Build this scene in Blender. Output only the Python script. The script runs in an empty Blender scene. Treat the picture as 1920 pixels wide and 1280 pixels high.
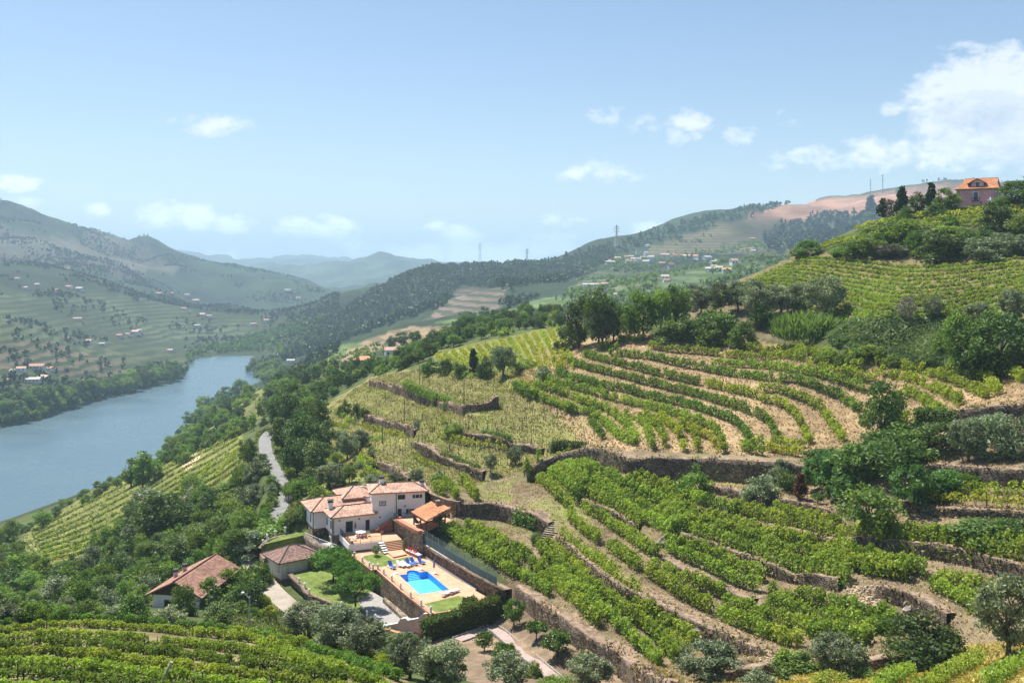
import bpy, math, random
import numpy as np

# ------------------------------------------------------------------ camera, sky, sun, exposure
F = 1800.0            # focal length in photograph pixels (1920 wide)
CX, HY = 960.0, 490.0  # principal column and eye-level row
scene = bpy.context.scene
COL = scene.collection
cam_d = bpy.data.cameras.new("camera")
cam = bpy.data.objects.new("camera", cam_d)
COL.objects.link(cam)
cam.location = (0, 0, 0)
cam.rotation_euler = (math.radians(90), 0, 0)
cam_d.sensor_width = 36.0
cam_d.lens = 36.0 * F / 1920.0
cam_d.shift_y = -(640.0 - HY) / 1920.0
cam_d.clip_start = 1.0
cam_d.clip_end = 60000.0
scene.camera = cam

SUN_EL = math.radians(60.0)
SUN_AZ = math.radians(-42.0)      # clockwise from +Y (straight ahead); negative = to the left
sun_dir = (math.sin(SUN_AZ) * math.cos(SUN_EL), math.cos(SUN_AZ) * math.cos(SUN_EL), math.sin(SUN_EL))
sd = bpy.data.lights.new("sun", 'SUN')
sd.energy = 5.0
sd.angle = math.radians(0.53)
sd.color = (1.0, 0.955, 0.88)
so = bpy.data.objects.new("sun", sd)
COL.objects.link(so)
from mathutils import Vector
so.rotation_euler = Vector(sun_dir).to_track_quat('Z', 'Y').to_euler()

SKY_STRENGTH = 0.071
world = bpy.data.worlds.new("World")
scene.world = world
world.use_nodes = True
wn, wl = world.node_tree.nodes, world.node_tree.links
wn.clear()
w_out = wn.new("ShaderNodeOutputWorld")
w_bg = wn.new("ShaderNodeBackground")
w_bg.inputs["Strength"].default_value = SKY_STRENGTH
w_sky = wn.new("ShaderNodeTexSky")
w_sky.sky_type = 'NISHITA'
w_sky.sun_disc = False
w_sky.sun_elevation = SUN_EL
w_sky.sun_rotation = SUN_AZ
w_sky.altitude = 200
w_sky.air_density = 1.0
w_sky.dust_density = 0.5
w_sky.ozone_density = 2.2

def wmath(op, a, b=None, c=None, clamp=False):
    n = wn.new("ShaderNodeMath"); n.operation = op; n.use_clamp = clamp
    for i, v in enumerate((a, b, c)):
        if v is None: continue
        if isinstance(v, (int, float)): n.inputs[i].default_value = v
        else: wl.new(v, n.inputs[i])
    return n.outputs[0]

def build_clouds():
    tc = wn.new("ShaderNodeTexCoord")
    sep = wn.new("ShaderNodeSeparateXYZ")
    wl.new(tc.outputs["Generated"], sep.inputs[0])
    X, Y, Z = sep.outputs
    az = wmath('ARCTAN2', X, Y)                       # radians, clockwise from +Y
    el = wmath('ARCSINE', Z)
    comb = wn.new("ShaderNodeCombineXYZ")
    wl.new(az, comb.inputs[0]); wl.new(wmath('MULTIPLY', el, 1.5), comb.inputs[1])
    def noise(scale, det, rough, off):
        mp = wn.new("ShaderNodeMapping"); mp.inputs["Location"].default_value = off
        wl.new(comb.outputs[0], mp.inputs[0])
        n = wn.new("ShaderNodeTexNoise"); n.inputs["Scale"].default_value = scale
        n.inputs["Detail"].default_value = det; n.inputs["Roughness"].default_value = rough
        n.inputs["Distortion"].default_value = 0.25
        wl.new(mp.outputs[0], n.inputs["Vector"]); return n.outputs["Fac"]
    n1 = noise(26, 7, 0.60, (3.1, 7.7, 0))
    n2 = noise(75, 6, 0.62, (1.3, 2.2, 5.0))
    wob = wmath('ADD', wmath('MULTIPLY', wmath('SUBTRACT', n1, 0.5), 2.3), wmath('MULTIPLY', wmath('SUBTRACT', n2, 0.5), 1.2))
    # (px, py, half width, half height, strength) as seen in the sky; stored as bearings and elevations
    clouds = [(398, 234, 72, 17, 0.92), (1285, 235, 46, 30, .85), (1140, 214, 48, 16, .70), (1210, 232, 60, 18, .55), (1385, 258, 40, 15, .72), (1480, 235, 28, 9, .45), (1465, 208, 14, 8, .4),
              (1122, 325, 70, 17, .85), (22, 344, 46, 14, .85), (180, 393, 30, 12, .75), (312, 400, 52, 24, .85), (365, 406, 36, 22, .85), (440, 420, 38, 15, .85), (30, 378, 50, 10, .45),
              (560, 425, 44, 18, .75), (615, 425, 50, 18, .85), (655, 460, 30, 18, .6), (816, 424, 20, 11, .6), (858, 448, 42, 20, .88), (780, 472, 90, 16, .85), (900, 476, 90, 17, .9), (1010, 468, 90, 16, .75), (1050, 412, 50, 11, .5), (430, 480, 56, 14, .6),
              (1030, 447, 50, 12, .6), (1220, 437, 38, 16, .95), (1130, 462, 50, 9, .7), (980, 488, 120, 12, .7),
              (1850, 165, 125, 62, 1.5), (1915, 215, 105, 85, 1.5), (1770, 215, 75, 52, 1.2), (1690, 290, 130, 26, .9), (1530, 298, 90, 19, .72), (1830, 270, 140, 34, 1.1), (1700, 205, 60, 14, .65), (1620, 275, 50, 18, .6),
              (1905, 318, 60, 26, .55), (2050, 190, 180, 120, 1.1)]
    total = None
    under = None
    for (px, py, rw, rh, s) in clouds:
        s = s * (1.35 if py > 330 else 1.0)
        a = math.atan2(px - CX, F); h = math.hypot(px - CX, F); e = math.atan2(HY - py, h)
        ra = rw / F * math.cos(a) ** 2 * 1.45; re = rh / F * math.cos(a) * 1.7
        dx = wmath('MULTIPLY', wmath('SUBTRACT', az, a), 1 / ra)
        dy = wmath('MULTIPLY', wmath('SUBTRACT', el, e), 1 / re)
        r2 = wmath('ADD', wmath('MULTIPLY', dx, dx), wmath('MULTIPLY', dy, dy))
        m = wmath('MULTIPLY', wmath('SUBTRACT', 1.0, r2, clamp=True), s)
        total = m if total is None else wmath('MAXIMUM', total, m)
        if rh > 30:
            u = wmath('MULTIPLY', m, wmath('MULTIPLY', dy, -1.0, clamp=True))
            under = u if under is None else wmath('MAXIMUM', under, u)
    dens = wmath('SUBTRACT', wmath('MULTIPLY_ADD', wob, 1.05, wmath('MULTIPLY', total, 1.05)), 0.42)
    fac = wmath('MULTIPLY', wmath('SMOOTH_MIN', wmath('MULTIPLY', dens, 1.35, clamp=True), 0.96, 0.25), wmath('MULTIPLY', total, 5.0, clamp=True), clamp=True)
    # thicker cloud is whiter on its sunny side, greyer below
    grey = wmath('MULTIPLY', wmath('ADD', under, wmath('MULTIPLY', wob, -0.7)), 1.2, clamp=True)
    mixc = wn.new("ShaderNodeMix"); mixc.data_type = 'RGBA'
    mixc.inputs[6].default_value = (7.7, 8.0, 8.4, 1); mixc.inputs[7].default_value = (4.5, 5.1, 6.0, 1)
    wl.new(grey, mixc.inputs[0])
    gain = wmath('MULTIPLY_ADD', wmath('POWER', 2.718, wmath('MULTIPLY', wmath('MAXIMUM', el, 0.0), -22.0)), 1.9, 1.0)
    vmul = wn.new("ShaderNodeVectorMath"); vmul.operation = 'SCALE'; wl.new(mixc.outputs[2], vmul.inputs[0]); wl.new(gain, vmul.inputs["Scale"])
    mix = wn.new("ShaderNodeMix"); mix.data_type = 'RGBA'
    wl.new(wmath('MULTIPLY', fac, 0.93, clamp=True), mix.inputs[0])
    wl.new(w_sky.outputs[0], mix.inputs[6]); wl.new(vmul.outputs[0], mix.inputs[7])
    wl.new(mix.outputs[2], w_bg.inputs[0])
build_clouds()
wl.new(w_bg.outputs[0], w_out.inputs[0])

vs = scene.view_settings
scene.display_settings.display_device = 'sRGB'
vs.view_transform = 'Standard'; vs.look = 'None'; vs.gamma = 1.0; vs.use_curve_mapping = False
vs.exposure = 0.9
scene.render.engine = 'CYCLES'
scene.cycles.max_bounces = 6
scene.cycles.diffuse_bounces = 3
scene.cycles.transmission_bounces = 4
scene.cycles.transparent_max_bounces = 8
scene.cycles.volume_bounces = 1
scene.cycles.use_denoising = True

# ------------------------------------------------------------------ helpers
rng = np.random.default_rng(7)
random.seed(7)

def P(px, py, Y):
    return ((px - CX) / F * Y, Y, (HY - py) / F * Y)
def PZ(px, py, z):
    return P(px, py, z * F / (HY - py))
UX, UY = 0.908, 0.419
OX, OY = -13.8, 149.75
def uv(u, v, z=None):
    x, y = OX + u * UX - v * UY, OY + u * UY + v * UX
    return (x, y) if z is None else (x, y, z)
YAW = math.atan2(UY, UX)

def tag(o, label=None, cat=None, group=None, kind=None):
    if label: o["label"] = label
    if cat: o["category"] = cat
    if group: o["group"] = group
    if kind: o["kind"] = kind
    return o
def empty(name, loc=(0, 0, 0), rz=0.0):
    o = bpy.data.objects.new(name, None)
    o.location = loc; o.rotation_euler = (0, 0, rz)
    o.empty_display_size = 0.5
    COL.objects.link(o); return o
def link(name, me, parent=None, mat=None):
    o = bpy.data.objects.new(name, me)
    COL.objects.link(o)
    if parent is not None: o.parent = parent
    if mat is not None and not me.materials: me.materials.append(mat)
    return o
def np_mesh(name, V, quads=None, tris=None, attrs=None, smooth=False):
    """fast mesh from arrays; attrs: {name: (domain, type, array)}"""
    me = bpy.data.meshes.new(name)
    V = np.asarray(V, dtype=np.float32)
    me.vertices.add(len(V)); me.vertices.foreach_set("co", V.ravel())
    li = []; ls = []; n = 0
    if quads is not None and len(quads):
        q = np.asarray(quads, dtype=np.int32); li.append(q.ravel()); ls.append(n + 4 * np.arange(len(q), dtype=np.int32)); n += 4 * len(q)
    if tris is not None and len(tris):
        t = np.asarray(tris, dtype=np.int32); li.append(t.ravel()); ls.append(n + 3 * np.arange(len(t), dtype=np.int32)); n += 3 * len(t)
    li = np.concatenate(li); ls = np.concatenate(ls)
    me.loops.add(len(li)); me.loops.foreach_set("vertex_index", li)
    me.polygons.add(len(ls)); me.polygons.foreach_set("loop_start", ls)
    if smooth: me.polygons.foreach_set("use_smooth", np.ones(len(ls), dtype=bool))
    me.update(calc_edges=True)
    for k, (dom, typ, arr) in (attrs or {}).items():
        a = me.attributes.new(k, typ, dom)
        a.data.foreach_set("color" if 'COLOR' in typ else ("vector" if typ == 'FLOAT_VECTOR' else "value"), np.asarray(arr, dtype=np.float32).ravel())
    return me

class MB:
    """collects simple solids in one mesh"""
    def __init__(s): s.v = []; s.f = []; s.m = []
    def add(s, vs, fs, m=0):
        n = len(s.v); s.v += [tuple(p) for p in vs]; s.f += [tuple(n + i for i in f) for f in fs]; s.m += [m] * len(fs); return s
    def box(s, c, size, rz=0.0, m=0, taper=1.0):
        hx, hy, hz = size[0] / 2, size[1] / 2, size[2] / 2
        ca, sa = math.cos(rz), math.sin(rz); vs = []
        for k, (sx, sy, sz) in enumerate([(-1,-1,-1),(1,-1,-1),(1,1,-1),(-1,1,-1),(-1,-1,1),(1,-1,1),(1,1,1),(-1,1,1)]):
            t = taper if sz > 0 else 1.0
            x, y = sx * hx * t, sy * hy * t
            vs.append((c[0] + x * ca - y * sa, c[1] + x * sa + y * ca, c[2] + sz * hz))
        return s.add(vs, [(0,3,2,1),(4,5,6,7),(0,1,5,4),(1,2,6,5),(2,3,7,6),(3,0,4,7)], m)
    def prism(s, poly, z0, z1, m=0, mtop=None):
        n = len(poly)
        a = sum(poly[i][0] * poly[(i+1) % n][1] - poly[(i+1) % n][0] * poly[i][1] for i in range(n))
        if a < 0: poly = poly[::-1]
        vs = [(p[0], p[1], z0) for p in poly] + [(p[0], p[1], z1) for p in poly]
        s.add(vs, [tuple(range(n))[::-1]] + [(i, (i+1) % n, n + (i+1) % n, n + i) for i in range(n)], m)
        nn = len(s.v) - 2 * n
        s.f.append(tuple(nn + n + i for i in range(n))); s.m.append(m if mtop is None else mtop)
        return s
    def tube(s, p0, p1, r0, r1=None, n=8, m=0, cap=True):
        r1 = r0 if r1 is None else r1
        a, b = Vector(p0), Vector(p1); d = (b - a).normalized()
        u = d.orthogonal().normalized(); w = d.cross(u)
        vs = []
        for p, r in ((a, r0), (b, r1)):
            for i in range(n):
                t = 2 * math.pi * i / n
                vs.append(tuple(p + (u * math.cos(t) + w * math.sin(t)) * r))
        fs = [(i, (i+1) % n, n + (i+1) % n, n + i) for i in range(n)]
        if cap: fs += [tuple(range(n))[::-1], tuple(range(n, 2 * n))]
        return s.add(vs, fs, m)
    def dome(s, c, r, n=10, k=4, m=0, sz=1.0):
        vs = []; fs = []
        for j in range(k + 1):
            ph = -math.pi / 2 + math.pi * j / k
            for i in range(n):
                t = 2 * math.pi * i / n
                vs.append((c[0] + r * math.cos(ph) * math.cos(t), c[1] + r * math.cos(ph) * math.sin(t), c[2] + r * sz * math.sin(ph)))
        for j in range(k):
            for i in range(n):
                fs.append((j*n+i, j*n+(i+1) % n, (j+1)*n+(i+1) % n, (j+1)*n+i))
        return s.add(vs, fs, m)
    def build(s, name, mats, parent=None, smooth=False):
        me = bpy.data.meshes.new(name)
        me.from_pydata(s.v, [], s.f)
        mats = mats if isinstance(mats, (list, tuple)) else [mats]
        for mt in mats: me.materials.append(mt)
        if len(mats) > 1: me.polygons.foreach_set("material_index", s.m)
        if smooth: me.polygons.foreach_set("use_smooth", [True] * len(me.polygons))
        me.update()
        o = bpy.data.objects.new(name, me); COL.objects.link(o)
        if parent is not None: o.parent = parent
        return o

def copy_tree(o, parent=None):
    c = o.copy(); COL.objects.link(c)
    if parent is not None: c.parent = parent
    for ch in [x for x in o.children]: copy_tree(ch, c)
    return c

# ------------------------------------------------------------------ materials
def nmat(name):
    m = bpy.data.materials.new(name); m.use_nodes = True
    nt = m.node_tree; nt.nodes.clear()
    out = nt.nodes.new("ShaderNodeOutputMaterial")
    return m, nt, out
def N(nt, typ, **kw):
    n = nt.nodes.new(typ)
    for k, v in kw.items():
        if k.startswith('_'): setattr(n, k[1:], v)
        else: n.inputs[k].default_value = v
    return n
def L(nt, a, b): nt.links.new(a, b)
def mixc(nt, fac, a, b, blend='MIX'):
    n = nt.nodes.new("ShaderNodeMix"); n.data_type = 'RGBA'; n.blend_type = blend
    for i, v in ((0, fac), (6, a), (7, b)):
        if isinstance(v, (int, float)): n.inputs[i].default_value = v
        elif isinstance(v, tuple): n.inputs[i].default_value = (*v, 1)
        else: nt.links.new(v, n.inputs[i])
    return n.outputs[2]
def ramp(nt, fac, stops, interp='LINEAR'):
    n = nt.nodes.new("ShaderNodeValToRGB"); n.color_ramp.interpolation = interp
    els = n.color_ramp.elements
    while len(els) < len(stops): els.new(0.5)
    for e, (p, c) in zip(els, stops):
        e.position = p; e.color = (*c, 1) if len(c) == 3 else c
    nt.links.new(fac, n.inputs[0]); return n.outputs[0]
def simple(name, col, rough=0.7, var=0.12, scale=3.0, bump=0.0, bscale=20.0, metal=0.0, spec=0.3, coords="Object"):
    m, nt, out = nmat(name)
    b = N(nt, "ShaderNodeBsdfPrincipled", Roughness=rough, Metallic=metal)
    b.inputs["Specular IOR Level"].default_value = spec
    tc = N(nt, "ShaderNodeTexCoord")
    no = N(nt, "ShaderNodeTexNoise", Scale=scale, Detail=6.0, Roughness=0.65)
    L(nt, tc.outputs[coords], no.inputs["Vector"])
    lo = tuple(max(0, c * (1 - var * 1.6)) for c in col); hi = tuple(min(1, c * (1 + var)) for c in col)
    L(nt, ramp(nt, no.outputs["Fac"], [(0.3, lo), (0.62, hi)]), b.inputs["Base Color"])
    if bump:
        n2 = N(nt, "ShaderNodeTexNoise", Scale=bscale, Detail=5.0)
        L(nt, tc.outputs[coords], n2.inputs["Vector"])
        bp = N(nt, "ShaderNodeBump", Strength=bump, Distance=0.05)
        L(nt, n2.outputs["Fac"], bp.inputs["Height"]); L(nt, bp.outputs[0], b.inputs["Normal"])
    L(nt, b.outputs[0], out.inputs[0])
    return m
def leaf_mat(name, dark, light, trans=0.35, tcol=None, rough=0.55, jitter=0.34, spec=0.25):
    """foliage: each card has its own tint attribute, each plant its own random shift"""
    m, nt, out = nmat(name)
    at = N(nt, "ShaderNodeAttribute", _attribute_name="tint")
    oi = N(nt, "ShaderNodeObjectInfo")
    c = mixc(nt, at.outputs["Fac"], dark, light)
    hs = N(nt, "ShaderNodeHueSaturation")
    L(nt, c, hs.inputs["Color"])
    mr = N(nt, "ShaderNodeMapRange"); mr.inputs[3].default_value = 1 - jitter; mr.inputs[4].default_value = 1 + jitter
    L(nt, oi.outputs["Random"], mr.inputs[0]); L(nt, mr.outputs[0], hs.inputs["Value"])
    mh = N(nt, "ShaderNodeMath", _operation='MULTIPLY'); mh.inputs[1].default_value = 7.13
    L(nt, oi.outputs["Random"], mh.inputs[0])
    fr = N(nt, "ShaderNodeMath", _operation='FRACT'); L(nt, mh.outputs[0], fr.inputs[0])
    m2 = N(nt, "ShaderNodeMapRange"); m2.inputs[3].default_value = 0.478; m2.inputs[4].default_value = 0.512
    L(nt, fr.outputs[0], m2.inputs[0]); L(nt, m2.outputs[0], hs.inputs["Hue"])
    b = N(nt, "ShaderNodeBsdfPrincipled", Roughness=rough)
    b.inputs["Specular IOR Level"].default_value = spec
    L(nt, hs.outputs[0], b.inputs["Base Color"])
    t = N(nt, "ShaderNodeBsdfTranslucent")
    tc = mixc(nt, 1.0, hs.outputs[0], tcol or (1.25, 1.3, 0.55), 'MULTIPLY')
    L(nt, tc, t.inputs[0])
    mx = N(nt, "ShaderNodeMixShader"); mx.inputs[0].default_value = trans
    L(nt, b.outputs[0], mx.inputs[1]); L(nt, t.outputs[0], mx.inputs[2])
    L(nt, mx.outputs[0], out.inputs[0])
    return m
# ------------------------------------------------------------------ the land: heights from surveyed points
SC = 1.3
RIVER_Z = -150.0
CP = []     # (a = x/Y, l = ln Y, t = z/Y)
def cp(px, py, Y):          # Y in survey units
    CP.append(((px - CX) / F, math.log(Y * SC), (HY - py) / F))
def cz(px, py, z):          # a point of known height seen at a pixel
    Y = z * F / (HY - py); CP.append(((px - CX) / F, math.log(Y), z / Y))
def cw(x, y, z):
    CP.append((x / y, math.log(y), z / y))
def cuv(u, v, z):
    x, y = uv(u, v); cw(x, y, z)
for p in [  # near slope with the foreground vineyard
    (-500,1280,50),(0,1280,50),(400,1280,50),(700,1280,52),(-400,1165,80),(0,1168,80),(300,1173,80),(550,1200,78),(700,1242,68),(0,1225,63),(400,1228,63),(650,1250,60),
    (0,1600,28),(960,1600,28),(1900,1600,28),(-600,1600,28),(2500,1500,30),(900,1420,44),(1300,1400,46),
    (1500,1282,70),(1900,1240,62),(1700,1262,66),(2200,1200,60),(1850,1185,78),(1330,1268,80),(1620,1230,78),
    # wooded slope down to the river
    (300,1140,113),(480,1152,105),(100,1135,130),(-100,1130,140),(0,1050,190),(100,1050,185),(200,1000,220),(300,1000,190),(400,965,185),(430,905,215),(350,935,225),
    (100,978,285),(200,918,300),(300,870,320),(20,1000,285),(-200,1080,260),(-500,1150,220),(400,797,420),(450,792,390),(430,760,500),(480,740,480),(540,765,330),(600,722,360),(650,702,390),
    # river bank side of the ridges (hidden)
    (0,985,420),(200,930,470),(300,880,520),(400,830,640),(440,765,760),(500,718,900),
    # terraced spur beyond the villa
    (870,780,165),(700,722,235),(600,762,230),(700,830,185),(620,802,205),(640,882,165),(800,852,160),(980,770,165),(950,702,195),(880,692,205),(760,690,240),
    (950,652,230),(1050,622,250),(820,668,250),(800,657,275),(850,640,330),(900,622,330),(950,602,350),(1000,582,380),(1060,598,350),(590,772,245),(560,805,222),
    (620,692,480),(560,702,600),(700,642,700),(660,686,430),(735,664,480),(750,632,650),(640,652,650),(600,662,750),(520,692,950),
    (800,602,850),(900,572,1000),(1030,562,950),(1100,562,800),(1200,552,800),(1300,532,800),(870,555,1050),
    # pine hill
    (640,580,1300),(700,550,1400),(760,521,1500),(830,502,1550),(900,496,1600),(1000,502,1600),(1060,492,1650),(1130,470,1700),(1250,444,1800),(1400,400,1950),(1450,384,2000),(1600,367,2100),(1750,343,2200),(1900,347,2300),
    (530,676,1150),(600,642,1180),(700,602,1250),(850,542,1350),(950,532,1350),(1080,512,1350),(1250,482,1300),(1400,472,1400),(1500,432,1700),(1180,500,1250),(1330,505,1200),
    (640,622,2000),(830,532,2000),(1000,532,2200),(1250,482,2500),(1450,432,2700),(1750,402,2900),
    # left bank and mountain
    (-50,760,705),(0,757,700),(100,702,850),(0,690,780),(0,620,900),(100,640,960),(250,682,985),(150,632,1150),(250,652,1120),(0,600,1010),(0,562,1250),(100,547,1400),(300,602,1450),(300,572,1750),(0,502,1700),(200,532,1800),
    (0,389,2700),(60,402,2700),(100,427,2700),(150,438,2650),(200,446,2650),(240,466,2600),(330,498,2550),(400,521,2500),(425,509,2500),(450,520,2500),(480,541,2450),(520,561,2400),(600,592,2300),
    (-300,380,2800),(-600,400,2700),(-300,500,1800),(-600,500,1700),(-300,560,1250),(-600,600,1150),(-300,700,800),(-700,740,700),
    (560,602,1900),(450,642,1450),(400,661,1330),(100,440,3500),(300,500,3400),(0,420,3500),
    (600,558,3200),(520,550,3500),(540,545,3900),(700,560,3200),
    (640,485,5200),(700,482,5200),(760,492,5200),(820,497,5300),(580,520,4600),(560,535,4300),(640,530,4100),
    (260,464,7800),(350,485,8000),(450,495,8200),(520,485,8200),(600,481,8200),(650,487,8200),(900,500,8200),(1400,500,8200),(1900,480,8200),(0,480,8200),(-600,470,8200),(2500,480,8200),
    (640,500,6400),(400,510,6000),(200,500,5500),(1000,505,5800),(1500,480,5600),(2000,470,5600),(0,500,14500),(600,500,14500),(1200,500,14500),(2000,500,14500),(-600,500,14500),
    # amphitheatre above the long wall
    (1300,740,155),(1300,633,180),(1050,662,200),(1200,632,187),(1500,657,160),(1700,682,140),(1900,702,122),(1850,757,112),(1560,780,136),(1100,740,165),
    # upper slopes on the right
    (1650,600,150),(1450,562,190),(1400,520,225),(1320,545,240),(1500,477,222),(1700,491,190),(1900,480,170),(1750,450,195),(1640,440,212),(1750,402,210),(1832,396,214),(1905,382,204),(1650,408,226),(1560,450,232),(2100,380,190),(2300,560,120),(2200,450,160),
    (1400,562,300),(1500,522,300),(1700,432,300),(1900,402,320),(1830,402,262),(1300,562,500),(1600,502,600),(1850,452,700),(1300,512,900),(1550,472,1000),(1800,432,1200),(2300,400,1500),(2300,340,2300),(2300,380,300),
    (1350,602,187),(1550,632,167),(1700,642,146),(1850,652,131),(1200,592,212),(1110,612,235),(1620,560,172),(1920,560,140)]:
    cp(*p)
for p in [  # points of known height
    (900,922,-43.4),(850,938,-43.2),(1010,960,-43.2),(1000,880,-41.5),(950,900,-42.3),
    (950,1050,-47.6),(1050,1130,-47.4),(1250,1252,-46.6),(880,1000,-47.6),(1150,1190,-47.2),
    (1000,1200,-51.3),(1080,1250,-50.6),(850,1276,-50),(1020,1275,-50),(900,1235,-51.3),(1180,1280,-50.0),(760,1240,-52.3),
    (540,932,-51.5),(500,1000,-53),(500,850,-51.5),(505,824,-52.5),(490,1060,-54.6),(545,1120,-54.6),(440,1090,-56.5),(560,1000,-50.6),(520,1020,-51.5)]:
    cz(*p)
for p in [  # terraces to the right of the villa: (px, py, survey Y)
    (1200,930,127),(1100,900,132),(1300,900,126),(1075,965,128),(1150,1040,110),(1300,1100,99),(1400,1160,92),(1500,1180,88),(1600,1190,84),(1500,1040,102),(1300,980,113),(1650,1080,92),
    (1750,1140,86),(1880,1130,81),(1700,990,98),(1900,1020,89),(1550,950,108),(1800,930,98),(1850,865,103),(1700,880,108),(1450,930,115),(1340,872,127),(1150,862,130),(2200,900,90),(2200,1050,78),(1720,800,117),(1800,775,114),
    (1350,1040,107),(1100,985,123)]:
    cp(*p)
for u, v, z in [(-15,44,-49),(-4,46,-45.5),(6,40,-44),(12,30,-43.2),(-10,-10,-53.6),(-4,-18,-52),(10,-18,-51.4),(12,5,-47.6),(-24,28,-55.5),(-24,15,-55.5),(-8,48,-45.8),(-19,40,-52.5)]:
    cuv(u, v, z)

CPA = np.array(CP)
def tps_fit(A):
    p = A[:, :2]; n = len(p)
    d2 = ((p[:, None] - p[None]) ** 2).sum(-1)
    K = 0.5 * d2 * np.log(d2 + 1e-12)
    K += np.eye(n) * 1e-4
    Pm = np.c_[np.ones(n), p]
    M = np.block([[K, Pm], [Pm.T, np.zeros((3, 3))]])
    return np.linalg.solve(M, np.r_[A[:, 2], 0, 0, 0])
TW = tps_fit(CPA)
def tps(a, l):
    sh = a.shape; a = a.ravel(); l = l.ravel(); out = np.empty(len(a)); n = len(CPA)
    for i in range(0, len(a), 20000):
        s = slice(i, i + 20000)
        d2 = (a[s, None] - CPA[None, :, 0]) ** 2 + (l[s, None] - CPA[None, :, 1]) ** 2
        out[s] = (0.5 * d2 * np.log(d2 + 1e-12)) @ TW[:n] + TW[n] + TW[n+1] * a[s] + TW[n+2] * l[s]
    return out.reshape(sh)

ga = np.concatenate([np.linspace(-1.4, -0.66, 26)[:-1], np.linspace(-0.66, 0.66, 660), np.linspace(0.66, 1.4, 26)[1:]])
gl = np.concatenate([np.linspace(math.log(30), math.log(62), 16)[:-1], np.linspace(math.log(62), math.log(340), 300)[:-1], np.linspace(math.log(340), math.log(21000), 250)])
NA, NL = len(ga), len(gl)
# smooth surface on a coarser lattice, then cubic-ish upsampling through the lattice itself
ca_ = np.linspace(-1.4, 1.4, 281); cl_ = np.linspace(gl[0], gl[-1], 340)
CT = tps(*np.meshgrid(ca_, cl_))
def bil(G, xa, xl, a, l):
    i = np.clip(np.searchsorted(xa, a) - 1, 0, len(xa) - 2); j = np.clip(np.searchsorted(xl, l) - 1, 0, len(xl) - 2)
    fa = np.clip((a - xa[i]) / (xa[i+1] - xa[i]), 0, 1); fl = np.clip((l - xl[j]) / (xl[j+1] - xl[j]), 0, 1)
    return (G[j, i] * (1-fa) + G[j, i+1] * fa) * (1-fl) + (G[j+1, i] * (1-fa) + G[j+1, i+1] * fa) * fl
GA, GL = np.meshgrid(ga, gl)
GY = np.exp(GL); GX = GA * GY
GT = bil(CT, ca_, cl_, GA, GL)
GZ0 = GT * GY                                         # smooth heights

def pts_of(px, py, G=None, off=0.0, ymin=45.0, ymax=20000.0):
    """where the ray through a pixel of the photograph first meets the land (raised by off)"""
    a = (px - CX) / F; s = (HY - py) / F
    ls = np.arange(math.log(ymin), math.log(ymax), 0.0025)
    G = GZ if G is None else G
    z = bil(G, ga, gl, np.full_like(ls, a), ls) + off
    Y = np.exp(ls)
    k = np.nonzero(z >= s * Y)[0]
    if len(k) == 0: Yh = Y[-1]
    else:
        k = k[0]
        if k == 0: Yh = Y[0]
        else:
            d0 = s * Y[k-1] - z[k-1]; d1 = z[k] - s * Y[k]
            Yh = Y[k-1] + (Y[k] - Y[k-1]) * d0 / (d0 + d1 + 1e-9)
    return np.array([a * Yh, Yh, s * Yh - off])
def ground(x, y, G=None):
    y = np.maximum(y, 31.0)
    return bil(GZ if G is None else G, ga, gl, np.asarray(x) / y, np.log(y))

def seg_field(poly, X, Y):
    """signed distance to an open polyline (positive on its left), and overshoot past its ends"""
    best = np.full(X.shape, 1e9); sg = np.ones(X.shape); over = np.zeros(X.shape); par = np.zeros(X.shape)
    n = len(poly); acc = 0.0
    for k in range(n - 1):
        ax, ay = poly[k][:2]; bx, by = poly[k+1][:2]
        dx, dy = bx - ax, by - ay; L2 = dx*dx + dy*dy; Ls = math.sqrt(L2)
        t = ((X - ax) * dx + (Y - ay) * dy) / L2
        tc = np.clip(t, 0, 1)
        d = np.hypot(X - ax - tc * dx, Y - ay - tc * dy)
        m = d < best
        best = np.where(m, d, best)
        cr = dx * (Y - ay) - dy * (X - ax)
        sg = np.where(m, np.sign(cr), sg)
        ov = np.zeros_like(t)
        if k == 0: ov = np.where(t < 0, -t * Ls, ov)
        if k == n - 2: ov = np.where(t > 1, (t - 1) * Ls, ov)
        over = np.where(m, ov, over); par = np.where(m, acc + tc * Ls, par)
        acc += Ls
    return best * sg, over, par
def vnoise(x, y, s, seed):
    r = np.random.default_rng(seed); T_ = r.random((257, 257))
    xs, ys = x / s, y / s; i = np.floor(xs).astype(int); j = np.floor(ys).astype(int); fx, fy = xs - i, ys - j
    fx = fx*fx*(3-2*fx); fy = fy*fy*(3-2*fy); i &= 255; j &= 255
    return (T_[j, i]*(1-fx)+T_[j, i+1]*fx)*(1-fy)+(T_[j+1, i]*(1-fx)+T_[j+1, i+1]*fx)*fy - 0.5
def in_poly(poly, X, Y):
    r = np.zeros(X.shape, dtype=bool); n = len(poly)
    for i in range(n):
        x0, y0 = poly[i][:2]; x1, y1 = poly[(i+1) % n][:2]
        if y0 == y1: continue
        c = ((y0 > Y) != (y1 > Y)) & (X < (x1 - x0) * (Y - y0) / (y1 - y0) + x0)
        r ^= c
    return r

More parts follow.
